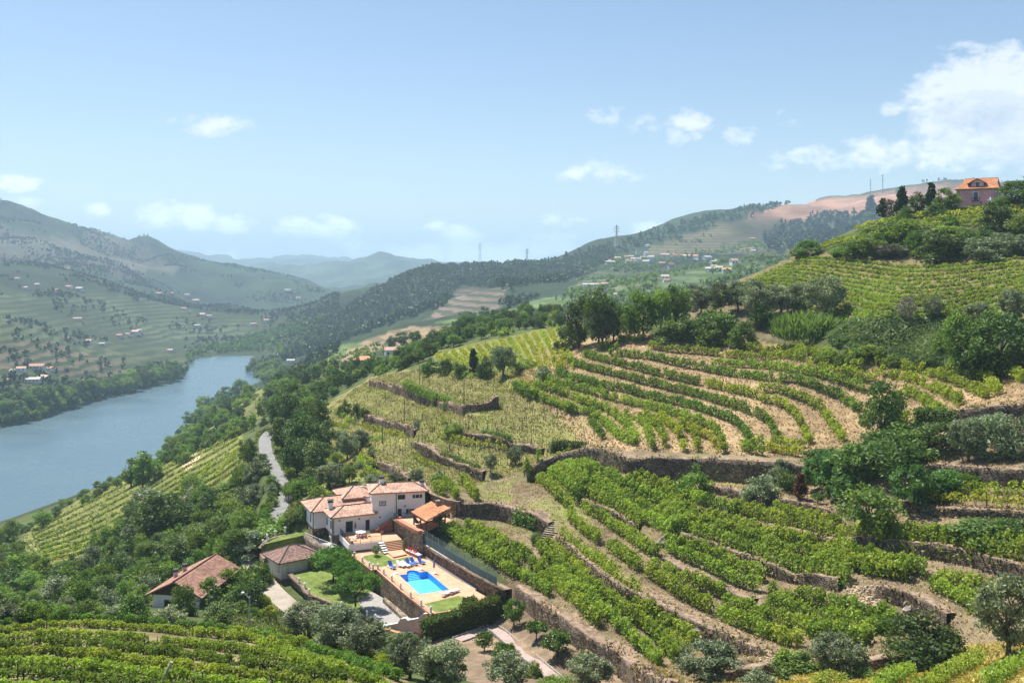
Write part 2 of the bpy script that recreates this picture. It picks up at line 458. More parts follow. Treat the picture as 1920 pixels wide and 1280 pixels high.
# retaining walls: (top edge in the photograph, height, label)
WALLS = [
 ("lowlong", [(1080,860),(1180,872),(1250,893),(1285,905)], 2.3, "low brown dry stone wall under the bright grass strip"),
 ("stub", [(1322,897),(1370,905),(1410,922)], 2.6, "short crumbling stone wall beside the dark rounded bushes"),
 ("long", [(1000,868),(1040,850),(1100,833),(1180,841),(1300,852),(1390,857),(1480,858),(1530,856)], 4.9, "tall dry stone wall curving below the wide vineyard bowl"),
 ("garden", [(968,1098),(1030,1143),(1100,1193),(1170,1232),(1270,1285)], 3.6, "brown stone wall running up from the citrus garden to the hedge end"),
 ("stair", [(1043,1002),(1090,1040),(1150,1088),(1220,1122),(1300,1160),(1380,1195),(1440,1216),(1470,1230)], 3.0, "long rough stone wall descending to the right of the stone stairs"),
 ("midblock", [(1246,1043),(1300,1078),(1367,1110),(1410,1128)], 1.2, "low broken stone edge under the short block of vines"),
 ("upperleft", [(1090,930),(1140,952),(1193,982)], 2.2, "short stone wall ending at the pale boulder among the vines"),
 ("boulderwall", [(1275,993),(1340,1020),(1440,1060),(1520,1078),(1572,1088)], 2.4, "stone terrace wall that ends at the collapsed rubble"),
 ("afterfall", [(1655,1102),(1700,1112),(1750,1135),(1775,1152)], 2.6, "dark stone wall on the far side of the collapsed rubble"),
 ("fourth", [(1424,983),(1500,1000),(1600,1013),(1700,1022),(1800,1036),(1930,1060)], 2.6, "long shaded stone wall beneath the uppermost thick vine rows"),
 ("fifth", [(1440,928),(1500,938),(1570,958)], 1.6, "low stone wall below the single bare vine on a ledge"),
 ("sixth", [(1690,953),(1760,958),(1940,964)], 1.4, "low stone ledge under the trellised vines by the right edge"),
 ("seventh", [(1752,868),(1800,872),(1860,876),(1940,878)], 3.2, "shaded stone wall below the bare ledge at the right edge"),
 ("rightupper", [(1700,795),(1760,775),(1830,757),(1940,752)], 3.4, "stone wall half hidden by creeper at the right end of the bowl"),
 ("bottomright", [(1360,1252),(1420,1240),(1560,1232),(1640,1234),(1720,1222)], 1.6, "low dark wall behind the small leaning olive at the bottom"),
 ("upperfield", [(855,936),(925,942),(975,953),(1018,968),(1028,975)], 3.3, "stone wall behind the empty soil patch left of the stone stairs"),
 ("spurone", [(692,712),(740,722),(800,740),(870,756),(895,755),(935,742)], 2.6, "ivy draped wall on the uppermost bare terrace of the spur"),
 ("spurtwo", [(682,778),(720,786),(760,797),(776,803)], 3.0, "brown wall under the small round olive on the spur"),
 ("spurthree", [(870,795),(920,812),(960,826),(1015,838)], 2.2, "ivy patched terrace wall between two rows of thin vines"),
 ("spurfour", [(775,820),(800,838),(822,848),(860,862),(905,880)], 2.8, "curved stone wall with creeper above the villa roofs"),
 ("spurfive", [(705,862),(730,872),(765,893)], 2.2, "short stone wall just above the chimney of the villa"),
]
GZ = GZ0.copy()
WALL_GEO = []
for (nm, pl, h, lab) in WALLS:
    pts = [pts_of(px, py, GZ0, h / 2) for px, py in pl]
    # even spacing
    dense = []
    for k in range(len(pts) - 1):
        n = max(1, int(np.hypot(*(pts[k+1] - pts[k])[:2]) / 1.5))
        for i in range(n): dense.append(pts[k] + (pts[k+1] - pts[k]) * i / n)
    dense.append(pts[-1]); dense = np.array(dense)
    for _ in range(3): dense[1:-1] = 0.25 * dense[:-2] + 0.5 * dense[1:-1] + 0.25 * dense[2:]
    h *= 0.85
    poly = dense[:: max(1, len(dense) // 24)]
    if not np.allclose(poly[-1], dense[-1]): poly = np.vstack([poly, dense[-1]])
    x0, x1, y0, y1 = poly[:, 0].min() - 25, poly[:, 0].max() + 25, poly[:, 1].min() - 25, poly[:, 1].max() + 25
    m = (GX > x0) & (GX < x1) & (GY > y0) & (GY < y1)
    d, ov, par = seg_field(poly, GX[m], GY[m])
    sl = np.r_[0, np.cumsum(np.hypot(*np.diff(poly[:, :2], axis=0).T))]
    ztop = np.interp(par, sl, poly[:, 2] + h / 2)         # the drawn top edge
    sh = d - 0.75                                        # the bank rises behind the wall's face
    w = np.clip(1 - ov / 4.0, 0, 1); w = w * w * (3 - 2 * w) * np.exp(-np.clip(np.abs(sh) - 0.9, 0, None) / 4.5)
    GZ[m] = GZ[m] * (1 - w) + (ztop - h * (1 - np.clip(sh / 0.35, -1, 1)) / 2) * w
    WALL_GEO.append((nm, poly, h, lab))

# shallow terraces cut along the contours
def saw(poly, per, amp, Y0, Y1):
    global GZ
    py_ = HY - GZ / GY * F; m = in_poly(poly, CX + GA * F, py_) & (GY > Y0) & (GY < Y1)
    q_ = (GZ[m] + vnoise(GX[m], GY[m], 14, 55) * 1.2) / per; f_ = q_ - np.floor(q_)
    s_ = np.clip((f_ - 0.62) / 0.3, 0, 1); s_ = s_ * s_ * (3 - 2 * s_)
    GZ[m] += (s_ - f_ + .3) * per * amp
saw([(585,785),(690,705),(800,690),(960,690),(1060,705),(1080,830),(1000,870),(860,900),(700,880),(620,850)], 1.5, 0.75, 170, 330)
saw([(1300,565),(1500,475),(1930,470),(1930,570),(1740,600),(1600,602),(1420,560)], 1.6, 0.6, 150, 330)
# the villa's level grounds
def flatten(poly, z, soft=0.0):
    global GZ
    m = in_poly(poly, GX, GY); GZ[m] = z
COMPOUND = [uv(*p) for p in [(-15.2,18.5),(-15.0,15),(-15.2,11.6),(-12,3.5),(-10.4,0.2),(-8.6,-4.6),(-4.2,-13.6),(7.2,-13.6),(6.6,-4),(5.2,12),(4.2,24.6),(9.4,24.2),(9.2,32),(2,40.5),(-9.4,40),(-9.4,32.8),(-7,32.3),(-8,27),(-8.4,19.5),(-10.6,23.5)]]
flatten(COMPOUND, -54.4)
YARD = [uv(*p) for p in [(-19.3,33),(-18.2,11),(-15.4,9.5),(-15.0,18.5),(-10.2,23),(-9.6,32.4),(-11.4,35),(-17,35.5)]]
m_ = in_poly(YARD, GX, GY); GZ[m_] = np.minimum(GZ[m_], -54.9)
PATIO = [uv(*p) for p in [(3.9,13.2),(12.9,18.9),(11.0,26),(9.0,26),(3.3,26)]]
m_ = in_poly(PATIO, GX, GY); GZ[m_] = -47.0

# roads: levels follow the drawn line
def smooth_line(pts, n=8, it=2):
    pts = [np.array(p, float) for p in pts]
    out = []
    for k in range(len(pts) - 1):
        p0 = pts[max(k-1, 0)]; p1 = pts[k]; p2 = pts[k+1]; p3 = pts[min(k+2, len(pts)-1)]
        for i in range(n):
            t = i / n
            out.append(0.5 * ((2*p1) + (-p0+p2)*t + (2*p0-5*p1+4*p2-p3)*t*t + (-p0+3*p1-3*p2+p3)*t**3))
    out.append(pts[-1]); return np.array(out)
ROAD = smooth_line([PZ(486,1035,-53.8), PZ(484,1008,-53.4), PZ(494,990,-53.0), PZ(520,957,-52.2), PZ(531,930,-51.7), PZ(527,905,-51.4), PZ(511,875,-51.6), PZ(499,848,-51.9), PZ(497,825,-52.4), PZ(505,812,-52.8), PZ(524,800,-53.0)])
LANE = smooth_line([uv(-20.6,42,-54.0), uv(-20.3,36,-54.4), uv(-20.0,28,-54.6), uv(-19.6,20,-54.6), uv(-18.6,12,-54.6), uv(-17.2,6,-54.7), uv(-15.4,0,-54.9)])
def level_path(line, half, blend):
    global GZ
    x0, x1, y0, y1 = line[:,0].min()-15, line[:,0].max()+15, line[:,1].min()-15, line[:,1].max()+15
    m = (GX > x0) & (GX < x1) & (GY > y0) & (GY < y1) & ~in_poly(COMPOUND, GX, GY) & ~in_poly(YARD, GX, GY)
    d, ov, par = seg_field(line, GX[m], GY[m])
    s = np.r_[0, np.cumsum(np.hypot(*np.diff(line[:, :2], axis=0).T))]
    zr = np.interp(par, s, line[:, 2])
    w = np.clip((half + blend - np.abs(d)) / blend, 0, 1); w = w*w*(3-2*w) * np.clip(1 - ov/4, 0, 1)
    GZ[m] = GZ[m] * (1 - w) + (zr - 0.06) * w
level_path(ROAD, 3.0, 4.0)
level_path(LANE, 1.9, 1.5)

# the river: banks from the drawn shoreline
def R_(px, py): p = PZ(px, py, RIVER_Z); return (p[0], p[1])
SHORE_L = [R_(-900,960), R_(-400,880), R_(-150,840), R_(0,805), R_(60,785), R_(110,770), R_(170,752), R_(240,735), R_(300,722), R_(345,708), R_(352,690), R_(360,674), R_(390,669), R_(440,668.5), R_(478,668)]
SHORE_R = [R_(470,672), R_(466,684), R_(478,696), R_(500,708), R_(480,718), R_(440,742), R_(400,765), R_(345,815), R_(280,880), R_(200,930), R_(100,985), R_(0,1040), R_(-200,1150), R_(-700,1400)]
RIVER = SHORE_L + SHORE_R
inr = in_poly(RIVER, GX, GY)
m = (GY < 2600) & (GX < 400)
dR, _, _ = seg_field(RIVER + [RIVER[0]], GX[m], GY[m]); dR = np.abs(dR)
low = RIVER_Z - 1 + np.minimum(dR * 0.25, 60)
zz = GZ[m]
zz = np.where(inr[m], RIVER_Z - 1 - np.minimum(dR * 0.2, 8), np.maximum(zz, np.minimum(low, RIVER_Z + 8)))
GZ[m] = zz
m2 = ~inr & (GZ < RIVER_Z + 2.0) ; GZ[m2] = np.maximum(GZ[m2], RIVER_Z + 1.0)
# natural unevenness
GZ += np.where(inr | in_poly(COMPOUND, GX, GY) | in_poly(YARD, GX, GY), 0, 1) * (vnoise(GX, GY, 2.3, 1) * 0.22 * (GY < 320) + np.clip((GY - 260) / 800, 0, 1) * (vnoise(GX, GY, 60, 2) * 10 + vnoise(GX, GY, 23, 3) * 4) + np.clip((GY - 1300) / 1600, 0, 1) * (vnoise(GX, GY, 230, 4) * 80 + vnoise(GX, GY, 100, 5) * 42))
GZ = np.where(inr, GZ, np.maximum(GZ, RIVER_Z + 0.8 + vnoise(GX, GY, 40, 6) * .8 + 1.2 * (GY > 1400)))
GPY = HY - GZ / GY * F; GPX = CX + GA * F              # where each bit of land shows in the photograph

# ------------------------------------------------------------------ what covers the land
cov = np.zeros(GX.shape + (3,)); strip = np.zeros(GX.shape)
def paint(poly, col, Y0=0, Y1=1e9, st=0.0, soft=0.0):
    m = in_poly(poly, GPX + vnoise(GX, GY, 9 if Y1 < 900 else 60, 11) * soft, GPY + vnoise(GX, GY, 9 if Y1 < 900 else 60, 12) * soft) & (GY >= Y0 * SC) & (GY <= Y1 * SC)
    cov[m] = col; strip[m] = st
far = GY > 340 * SC
cov[:] = (0.075, 0.095, 0.03); cov[far] = (0.028, 0.044, 0.019)
TAN = (0.30, 0.212, 0.12); DRY = (0.215, 0.195, 0.075); GRASS = (0.13, 0.17, 0.04); SOIL = (0.20, 0.155, 0.095); FLOOR = (0.045, 0.06, 0.022); YG = (0.17, 0.175, 0.055)
# far hills
cov[(GY > 4500) ] = (0.045, 0.065, 0.035)
paint([(-2000,380),(240,440),(340,500),(250,520),(120,500),(-2000,470)], (0.085,0.08,0.055), 1900, 3600, 0, 40)
paint([(-2000,560),(120,545),(300,575),(420,600),(560,600),(520,660),(330,640),(200,600),(-2000,600)], (0.066,0.08,0.036), 1000, 3400, .9, 30)
paint([(-2000,560),(330,590),(560,600),(520,655),(345,700),(-2000,790)], (0.075,0.088,0.040), 640, 2300, .9, 30)
paint([(-2000,612),(100,640),(250,690),(235,712),(100,712),(-2000,700)], (0.115,0.095,0.055), 720, 1300, .95, 6)
paint([(300,640),(440,640),(420,665),(320,660)], (0.045,0.07,0.028), 900, 2000, .6, 6)
paint([(590,655),(620,648),(700,640),(560,700)], (0.115,0.165,0.055), 550, 1000, .4, 3)
paint([(500,730),(560,690),(640,665),(700,632),(770,612),(870,610),(860,625),(740,650),(690,662),(640,680),(560,715)], (0.24,0.175,0.105), 350, 1000, .5, 4)
paint([(780,612),(810,590),(860,540),(950,540),(940,580),(860,600)], (0.14,0.112,0.085), 900, 1700, .75, 4)
paint([(930,590),(1000,560),(1120,545),(1110,580),(1030,592),(900,600)], (0.115,0.165,0.055), 600, 1350, .45, 4)
paint([(810,604),(900,590),(1000,588),(900,606)], (0.10,0.15,0.045), 600, 1300, .35, 4)
paint([(1060,545),(1110,510),(1180,505),(1330,545),(1300,560),(1130,556)], (0.115,0.135,0.06), 600, 1500, .6, 8)
paint([(1150,515),(1240,500),(1400,480),(1440,500),(1300,545),(1200,530)], (0.085,0.12,0.045), 600, 1600, .6, 8)
paint([(1200,470),(1300,440),(1420,400),(1560,440),(1480,500),(1380,470),(1280,480)], (0.15,0.125,0.07), 1000, 2400, .55, 14)
paint([(1390,410),(1420,400),(1460,380),(1620,367),(1760,347),(1900,345),(1800,410),(1620,420)], (0.28,0.155,0.105), 1500, 2500, .18, 3)
paint([(1430,440),(1450,425),(1560,400),(1640,400),(1600,440),(1500,470)], (0.05,0.075,0.035), 1000, 2200, 0, 8)
# spur and slopes near the villa
paint([(580,790),(690,705),(800,690),(960,690),(1060,700),(1110,850),(1000,880),(860,920),(700,900),(620,860)], DRY, 140, 300, 0, 10)
paint([(470,1010),(540,960),(560,880),(640,860),(720,900),(640,930),(580,960),(540,1010)], (0.20,0.18,0.07), 140, 240, 0, 8)
paint([(800,662),(1050,612),(1075,690),(960,705),(850,690)], YG, 190, 290, 0, 5)
paint([(960,700),(1050,640),(1180,622),(1330,625),(1500,650),(1700,690),(1920,700),(2400,720),(2400,770),(1820,760),(1650,830),(1520,862),(1100,840)], TAN, 90, 215, 0, 8)
paint([(1300,560),(1500,470),(1700,485),(2400,470),(2400,570),(1740,598),(1600,600),(1420,556)], (0.165,0.135,0.065), 120, 260, 0, 5)
paint([(1560,600),(1760,590),(1760,690),(1560,640)], (0.07,0.10,0.03), 120, 190, 0, 5)
paint([(1270,570),(1480,560),(1560,610),(1480,640),(1300,620)], (0.16,0.13,0.075), 140, 230, 0, 12)
paint([(1600,560),(1920,560),(1920,620),(1600,605)], (0.14,0.15,0.055), 120, 200, 0, 8)
paint([(800,930),(960,860),(1100,840),(1540,856),(1760,800),(2400,760),(2400,1400),(1200,1400),(1080,1290),(960,1100),(840,980)], SOIL, 70, 145, 0, 4)
paint([(1100,880),(1180,858),(1290,885),(1400,910),(1240,900)], (0.19,0.24,0.05), 120, 135, 0, 4)
paint([(700,1270),(760,1190),(960,1100),(1080,1180),(1300,1290),(1300,1400),(700,1400)], (0.20,0.145,0.095), 80, 125, 0, 4)
paint([(1280,1330),(1420,1255),(1640,1240),(1820,1205),(2400,1190),(2400,1500),(1280,1500)], (0.30,0.245,0.085), 50, 90, 0, 6)
paint([(-2000,1155),(540,1160),(760,1270),(820,1400),(-2000,1600)], (0.19,0.155,0.08), 30, 90, 0, 3)
paint([(40,1000),(200,905),(300,860),(440,780),(470,850),(440,930),(330,960),(250,1010),(150,1080),(60,1060)], (0.165,0.165,0.05), 180, 460, 0, 10)
paint([(340,800),(420,735),(560,680),(700,660),(690,690),(600,740),(520,800),(440,800)], (0.15,0.15,0.05), 330, 700, .5, 14)
paint([(400,772),(440,740),(460,750),(440,780)], (0.34,0.25,0.14), 380, 620, .3, 3)
paint([(340,872),(360,848),(385,850),(350,885)], (0.46,0.35,0.22), 250, 420, 0, 2)
paint([(400,1150),(540,1120),(600,1210),(470,1190)], (0.20,0.20,0.075), 85, 130, 0, 6)
bank = (GZ < RIVER_Z + 34) & (GX > -760) & (GY < 1100) & (GY > 330) & (GX > -0.42 * GY - 120)
cov[bank] = (0.05, 0.068, 0.026)
cov *= (1 + 0.5 * vnoise(GX, GY, 5.0, 21) * (GY < 450) + 0.5 * vnoise(GX, GY, 1.3, 22) * (GY < 320) + 0.5 * vnoise(GX, GY, 45, 23) * (GY > 450) + (0.9 * vnoise(GX, GY, 150, 24) + 0.7 * vnoise(GX, GY, 330, 25)) * (GY > 1500))[..., None]
# greener and drier patches
gp = np.clip(vnoise(GX, GY, 6.5, 31) * 2.2 + vnoise(GX, GY, 2.0, 32) * 1.2, 0, 1) * (GY < 330) * 0.75
gp *= in_poly([(560,640),(1080,600),(1400,850),(1250,1000),(560,1000)], GPX, GPY) * 1.0 + in_poly([(960,700),(1920,700),(1920,860),(960,860)], GPX, GPY) * -0.45
gp = np.clip(gp, 0, 1)[..., None]
cov = cov * (1 - gp) + np.array((0.19, 0.225, 0.055)) * gp
rgba = np.concatenate([np.clip(cov, 0, 1), np.ones(GX.shape + (1,))], -1)

m_land, nt, out = nmat("land")
b = N(nt, "ShaderNodeBsdfPrincipled", Roughness=0.95); b.inputs["Specular IOR Level"].default_value = 0.1
tc = N(nt, "ShaderNodeTexCoord")
ca = N(nt, "ShaderNodeAttribute", _attribute_name="cover")
sa = N(nt, "ShaderNodeAttribute", _attribute_name="strip")
n1 = N(nt, "ShaderNodeTexNoise", Scale=0.9, Detail=9.0, Roughness=0.72); L(nt, tc.outputs["Object"], n1.inputs["Vector"])
n2 = N(nt, "ShaderNodeTexNoise", Scale=0.035, Detail=9.0, Roughness=0.7); L(nt, tc.outputs["Object"], n2.inputs["Vector"])
mm = N(nt, "ShaderNodeMath", _operation='ADD'); L(nt, n1.outputs["Fac"], mm.inputs[0]); L(nt, n2.outputs["Fac"], mm.inputs[1])
mr = N(nt, "ShaderNodeMapRange"); mr.inputs[1].default_value = 0.75; mr.inputs[2].default_value = 1.25; mr.inputs[3].default_value = 0.62; mr.inputs[4].default_value = 1.32
L(nt, mm.outputs[0], mr.inputs[0])
vm = N(nt, "ShaderNodeVectorMath", _operation='SCALE'); L(nt, ca.outputs["Color"], vm.inputs[0]); L(nt, mr.outputs[0], vm.inputs["Scale"])
sp = N(nt, "ShaderNodeSeparateXYZ"); L(nt, tc.outputs["Object"], sp.inputs[0])
zz_ = N(nt, "ShaderNodeMath", _operation='MULTIPLY_ADD'); L(nt, n2.outputs["Fac"], zz_.inputs[0]); zz_.inputs[1].default_value = 9.0; L(nt, sp.outputs[2], zz_.inputs[2])
sn = N(nt, "ShaderNodeMath", _operation='SINE'); zf = N(nt, "ShaderNodeMath", _operation='MULTIPLY'); zf.inputs[1].default_value = 0.95; L(nt, zz_.outputs[0], zf.inputs[0]); L(nt, zf.outputs[0], sn.inputs[0])
st = N(nt, "ShaderNodeMapRange"); st.inputs[1].default_value = -0.25; st.inputs[2].default_value = 0.35; L(nt, sn.outputs[0], st.inputs[0])
stm = N(nt, "ShaderNodeMath", _operation='MULTIPLY'); L(nt, st.outputs[0], stm.inputs[0]); L(nt, sa.outputs["Fac"], stm.inputs[1])
colr = mixc(nt, stm.outputs[0], vm.outputs[0], (0.030, 0.046, 0.017))
L(nt, colr, b.inputs["Base Color"])
bp = N(nt, "ShaderNodeBump", Strength=0.55, Distance=0.25); L(nt, n1.outputs["Fac"], bp.inputs["Height"]); L(nt, bp.outputs[0], b.inputs["Normal"])
L(nt, b.outputs[0], out.inputs[0])

V = np.stack([GX, GY, GZ], -1).reshape(-1, 3)
idx = np.arange(NA * NL).reshape(NL, NA)
Q = np.stack([idx[:-1, :-1], idx[:-1, 1:], idx[1:, 1:], idx[1:, :-1]], -1).reshape(-1, 4)
me = np_mesh("terrain", V, quads=Q, attrs={"cover": ('POINT', 'FLOAT_COLOR', rgba.reshape(-1, 4)), "strip": ('POINT', 'FLOAT', strip.ravel())}, smooth=True)
tag(link("terrain", me, mat=m_land), "terraced river valley land with vineyards and wooded slopes", "terrain", kind="structure")

# river water
m_water, nt, out = nmat("river_water")
b = N(nt, "ShaderNodeBsdfPrincipled", Roughness=0.16)
b.inputs["Base Color"].default_value = (0.075, 0.125, 0.15, 1); b.inputs["IOR"].default_value = 1.33
tc = N(nt, "ShaderNodeTexCoord")
mp = N(nt, "ShaderNodeMapping"); mp.inputs["Scale"].default_value = (0.35, 0.22, 1); mp.inputs["Rotation"].default_value = (0, 0, 0.5)
L(nt, tc.outputs["Object"], mp.inputs[0])
na = N(nt, "ShaderNodeTexNoise", Scale=1.0, Detail=8.0, Roughness=0.6); L(nt, mp.outputs[0], na.inputs["Vector"])
nb = N(nt, "ShaderNodeTexNoise", Scale=0.012, Detail=4.0); L(nt, tc.outputs["Object"], nb.inputs["Vector"])
bp = N(nt, "ShaderNodeBump", Strength=0.55, Distance=0.8); L(nt, na.outputs["Fac"], bp.inputs["Height"]); L(nt, bp.outputs[0], b.inputs["Normal"])
L(nt, ramp(nt, nb.outputs["Fac"], [(0.35, (0.16,)*3), (0.65, (0.34,)*3)]), b.inputs["Roughness"])
L(nt, b.outputs[0], out.inputs[0])
rp = [(-1500, 250), (600, 250), (600, 2400), (-1500, 2400)]
wm = np_mesh("river", [(x, y, RIVER_Z) for x, y in rp], quads=[(0, 1, 2, 3)])
tag(link("river", wm, mat=m_water), "wide calm blue grey river in the valley bottom", "river", kind="structure")

# haze in the valley air
m_haze, nt, out = nmat("haze")
pv = N(nt, "ShaderNodeVolumePrincipled", Density=HAZE_DENSITY if 'HAZE_DENSITY' in globals() else 1.3e-4, Anisotropy=0.0)
pv.inputs["Color"].default_value = (0.58, 0.80, 1.0, 1)
L(nt, pv.outputs[0], out.inputs["Volume"])
hb = MB(); ZT = float(GZ.max()) + 60
hb.box((0, 10000, (ZT - 190) / 2), (62000, 24000, ZT + 190))
tag(hb.build("haze", m_haze), "thin pale blue summer haze filling the valley", "haze", kind="stuff")
# ------------------------------------------------------------------ materials for built things
def stone_mat(name, c1, c2, c3, scale=2.2, mortar=(0.05, 0.042, 0.035)):
    m, nt, out = nmat(name)
    b = N(nt, "ShaderNodeBsdfPrincipled", Roughness=0.92); b.inputs["Specular IOR Level"].default_value = 0.15
    tc = N(nt, "ShaderNodeTexCoord")
    mp = N(nt, "ShaderNodeMapping"); mp.inputs["Scale"].default_value = (1, 1, 2.1)
    L(nt, tc.outputs["Object"], mp.inputs[0])
    vo = N(nt, "ShaderNodeTexVoronoi", Scale=scale); L(nt, mp.outputs[0], vo.inputs["Vector"])
    ve = N(nt, "ShaderNodeTexVoronoi", _feature='DISTANCE_TO_EDGE', Scale=scale); L(nt, mp.outputs[0], ve.inputs["Vector"])
    sp = N(nt, "ShaderNodeSeparateColor"); L(nt, vo.outputs["Color"], sp.inputs[0])
    col = ramp(nt, sp.outputs[0], [(0.1, c1), (0.5, c2), (0.92, c3)])
    no = N(nt, "ShaderNodeTexNoise", Scale=0.5, Detail=6.0); L(nt, tc.outputs["Object"], no.inputs["Vector"])
    col = mixc(nt, 0.75, col, ramp(nt, no.outputs["Fac"], [(0.34, (0.42, 0.36, 0.30)), (0.5, (0.9, 0.85, 0.8)), (0.68, (1.45, 1.35, 1.25))]), 'MULTIPLY')
    ed = ramp(nt, ve.outputs["Distance"], [(0.02, (0, 0, 0)), (0.10, (1, 1, 1))])
    L(nt, mixc(nt, ed, mortar, col), b.inputs["Base Color"])
    bp = N(nt, "ShaderNodeBump", Strength=0.8, Distance=0.12); L(nt, ve.outputs["Distance"], bp.inputs["Height"]); L(nt, bp.outputs[0], b.inputs["Normal"])
    L(nt, b.outputs[0], out.inputs[0]); return m
M = {}
M['wall'] = stone_mat("dry_stone", (0.085, 0.066, 0.051), (0.185, 0.145, 0.112), (0.33, 0.27, 0.21), 3.4, (0.025, 0.02, 0.016))
M['wallpale'] = stone_mat("pale_stone", (0.20, 0.165, 0.125), (0.34, 0.28, 0.21), (0.48, 0.42, 0.33), 3.0)
M['walltop'] = simple("dry_wall_top", (0.24, 0.17, 0.115), 0.95, 0.4, 1.2, 0.5, 9)
M['white'] = simple("white_render", (0.86, 0.82, 0.825), 0.85, 0.05, 0.8, 0.08, 30)
M['whitepost'] = simple("white_paint", (0.82, 0.81, 0.79), 0.7, 0.06, 2)
M['cream'] = simple("cream_render", (0.70, 0.66, 0.58), 0.88, 0.1, 0.7)
M['green'] = simple("dark_green_shutter", (0.012, 0.032, 0.036), 0.5, 0.2, 4)
M['brown'] = simple("dark_brown_wood", (0.055, 0.028, 0.02), 0.6, 0.2, 4)
M['dark'] = simple("dark_metal", (0.045, 0.045, 0.048), 0.5, 0.1, 4)
M['glass'] = simple("window_glass", (0.03, 0.04, 0.05), 0.08, 0.05, 2, spec=0.6)
M['concrete'] = simple("concrete", (0.42, 0.40, 0.36), 0.9, 0.15, 1.5, 0.2, 20)
M['pole'] = simple("weathered_pole", (0.10, 0.085, 0.07), 0.9, 0.25, 2)
M['poleg'] = simple("grey_concrete_pole", (0.36, 0.36, 0.34), 0.9, 0.15, 2)
M['steel'] = simple("galvanised_steel", (0.32, 0.33, 0.34), 0.5, 0.1, 1, metal=0.3)
M['pink'] = simple("pink_render", (0.70, 0.34, 0.37), 0.9, 0.12, 0.6)
M['granite'] = simple("granite_trim", (0.33, 0.30, 0.26), 0.9, 0.2, 3)
M['pinkwall'] = simple("pale_pink_render", (0.62, 0.43, 0.42), 0.9, 0.1, 1.0)
M['asphalt'] = simple("worn_asphalt", (0.20, 0.196, 0.19), 0.95, 0.12, 0.5, 0.2, 25)
M['lane'] = simple("dusty_lane_concrete", (0.34, 0.29, 0.235), 0.95, 0.15, 0.4, 0.2, 15)
M['gravel'] = simple("pale_paving", (0.31, 0.295, 0.275), 0.95, 0.12, 1.2, 0.3, 30)
M['lawn'] = simple("mown_lawn", (0.135, 0.18, 0.035), 0.95, 0.28, 0.7, 0.6, 40)
M['pathpink'] = simple("pinkish_path_concrete", (0.36, 0.265, 0.235), 0.95, 0.12, 0.6, 0.2, 20)
M['plastic'] = simple("white_plastic", (0.80, 0.80, 0.78), 0.45, 0.03, 2)
M['blue'] = simple("blue_cushion", (0.025, 0.12, 0.46), 0.85, 0.1, 3)
M['purple'] = simple("folded_parasol_cloth", (0.26, 0.24, 0.36), 0.9, 0.15, 4)
M['rust'] = simple("folded_rust_parasol", (0.30, 0.13, 0.10), 0.9, 0.15, 4)
M['screen'] = simple("blue_green_windbreak", (0.075, 0.115, 0.115), 0.85, 0.12, 1.2)
M['coping'] = simple("terracotta_coping", (0.46, 0.19, 0.12), 0.85, 0.12, 1.5)
M['rock'] = simple("boulder_rock", (0.30, 0.255, 0.205), 0.95, 0.3, 0.9, 0.6, 5)
def tile_floor(name, c, c2, sc):
    m, nt, out = nmat(name)
    b = N(nt, "ShaderNodeBsdfPrincipled", Roughness=0.75)
    tc = N(nt, "ShaderNodeTexCoord"); mp = N(nt, "ShaderNodeMapping"); mp.inputs["Rotation"].default_value = (0, 0, -YAW)
    L(nt, tc.outputs["Object"], mp.inputs[0])
    br = N(nt, "ShaderNodeTexBrick", Scale=sc); br.offset = 0.0; br.inputs["Mortar Size"].default_value = 0.022; br.inputs["Row Height"].default_value = 0.5
    br.inputs["Color1"].default_value = (*c, 1); br.inputs["Color2"].default_value = (*c2, 1); br.inputs["Mortar"].default_value = (*[x * 0.72 for x in c], 1)
    L(nt, mp.outputs[0], br.inputs["Vector"])
    no = N(nt, "ShaderNodeTexNoise", Scale=0.6, Detail=5.0); L(nt, tc.outputs["Object"], no.inputs["Vector"])
    L(nt, mixc(nt, 0.6, br.outputs["Color"], ramp(nt, no.outputs["Fac"], [(0.3, (0.75,) * 3), (0.7, (1.15,) * 3)]), 'MULTIPLY'), b.inputs["Base Color"])
    L(nt, b.outputs[0], out.inputs[0]); return m
M['terra'] = tile_floor("terracotta_paving", (0.60, 0.345, 0.205), (0.55, 0.305, 0.18), 1.6)
def tile_mat(name, lo, hi):
    m, nt, out = nmat(name)
    b = N(nt, "ShaderNodeBsdfPrincipled", Roughness=0.85); b.inputs["Specular IOR Level"].default_value = 0.15
    at = N(nt, "ShaderNodeAttribute", _attribute_name="tint")
    tc = N(nt, "ShaderNodeTexCoord"); no = N(nt, "ShaderNodeTexNoise", Scale=0.45, Detail=6.0, Roughness=0.7); L(nt, tc.outputs["Object"], no.inputs["Vector"])
    c = mixc(nt, at.outputs["Fac"], lo, hi)
    L(nt, mixc(nt, 0.8, c, ramp(nt, no.outputs["Fac"], [(0.3, (0.62, 0.6, 0.58)), (0.62, (1.1, 1.1, 1.1))]), 'MULTIPLY'), b.inputs["Base Color"])
    L(nt, b.outputs[0], out.inputs[0]); return m
M['tile'] = tile_mat("clay_roof_tiles", (0.42, 0.245, 0.18), (0.68, 0.455, 0.345))
M['tilered'] = tile_mat("old_red_roof_tiles", (0.26, 0.14, 0.105), (0.45, 0.26, 0.19))
M['tilebrown'] = tile_mat("weathered_brown_roof_tiles", (0.20, 0.12, 0.095), (0.36, 0.235, 0.19))
M['tileorange'] = tile_mat("bright_orange_roof_tiles", (0.46, 0.205, 0.10), (0.62, 0.30, 0.16))
M['stairside'] = simple("dark_terracotta", (0.20, 0.095, 0.07), 0.9, 0.2, 2)
M['ridge'] = simple("dark_weathered_ridge", (0.075, 0.06, 0.055), 0.9, 0.3, 3)

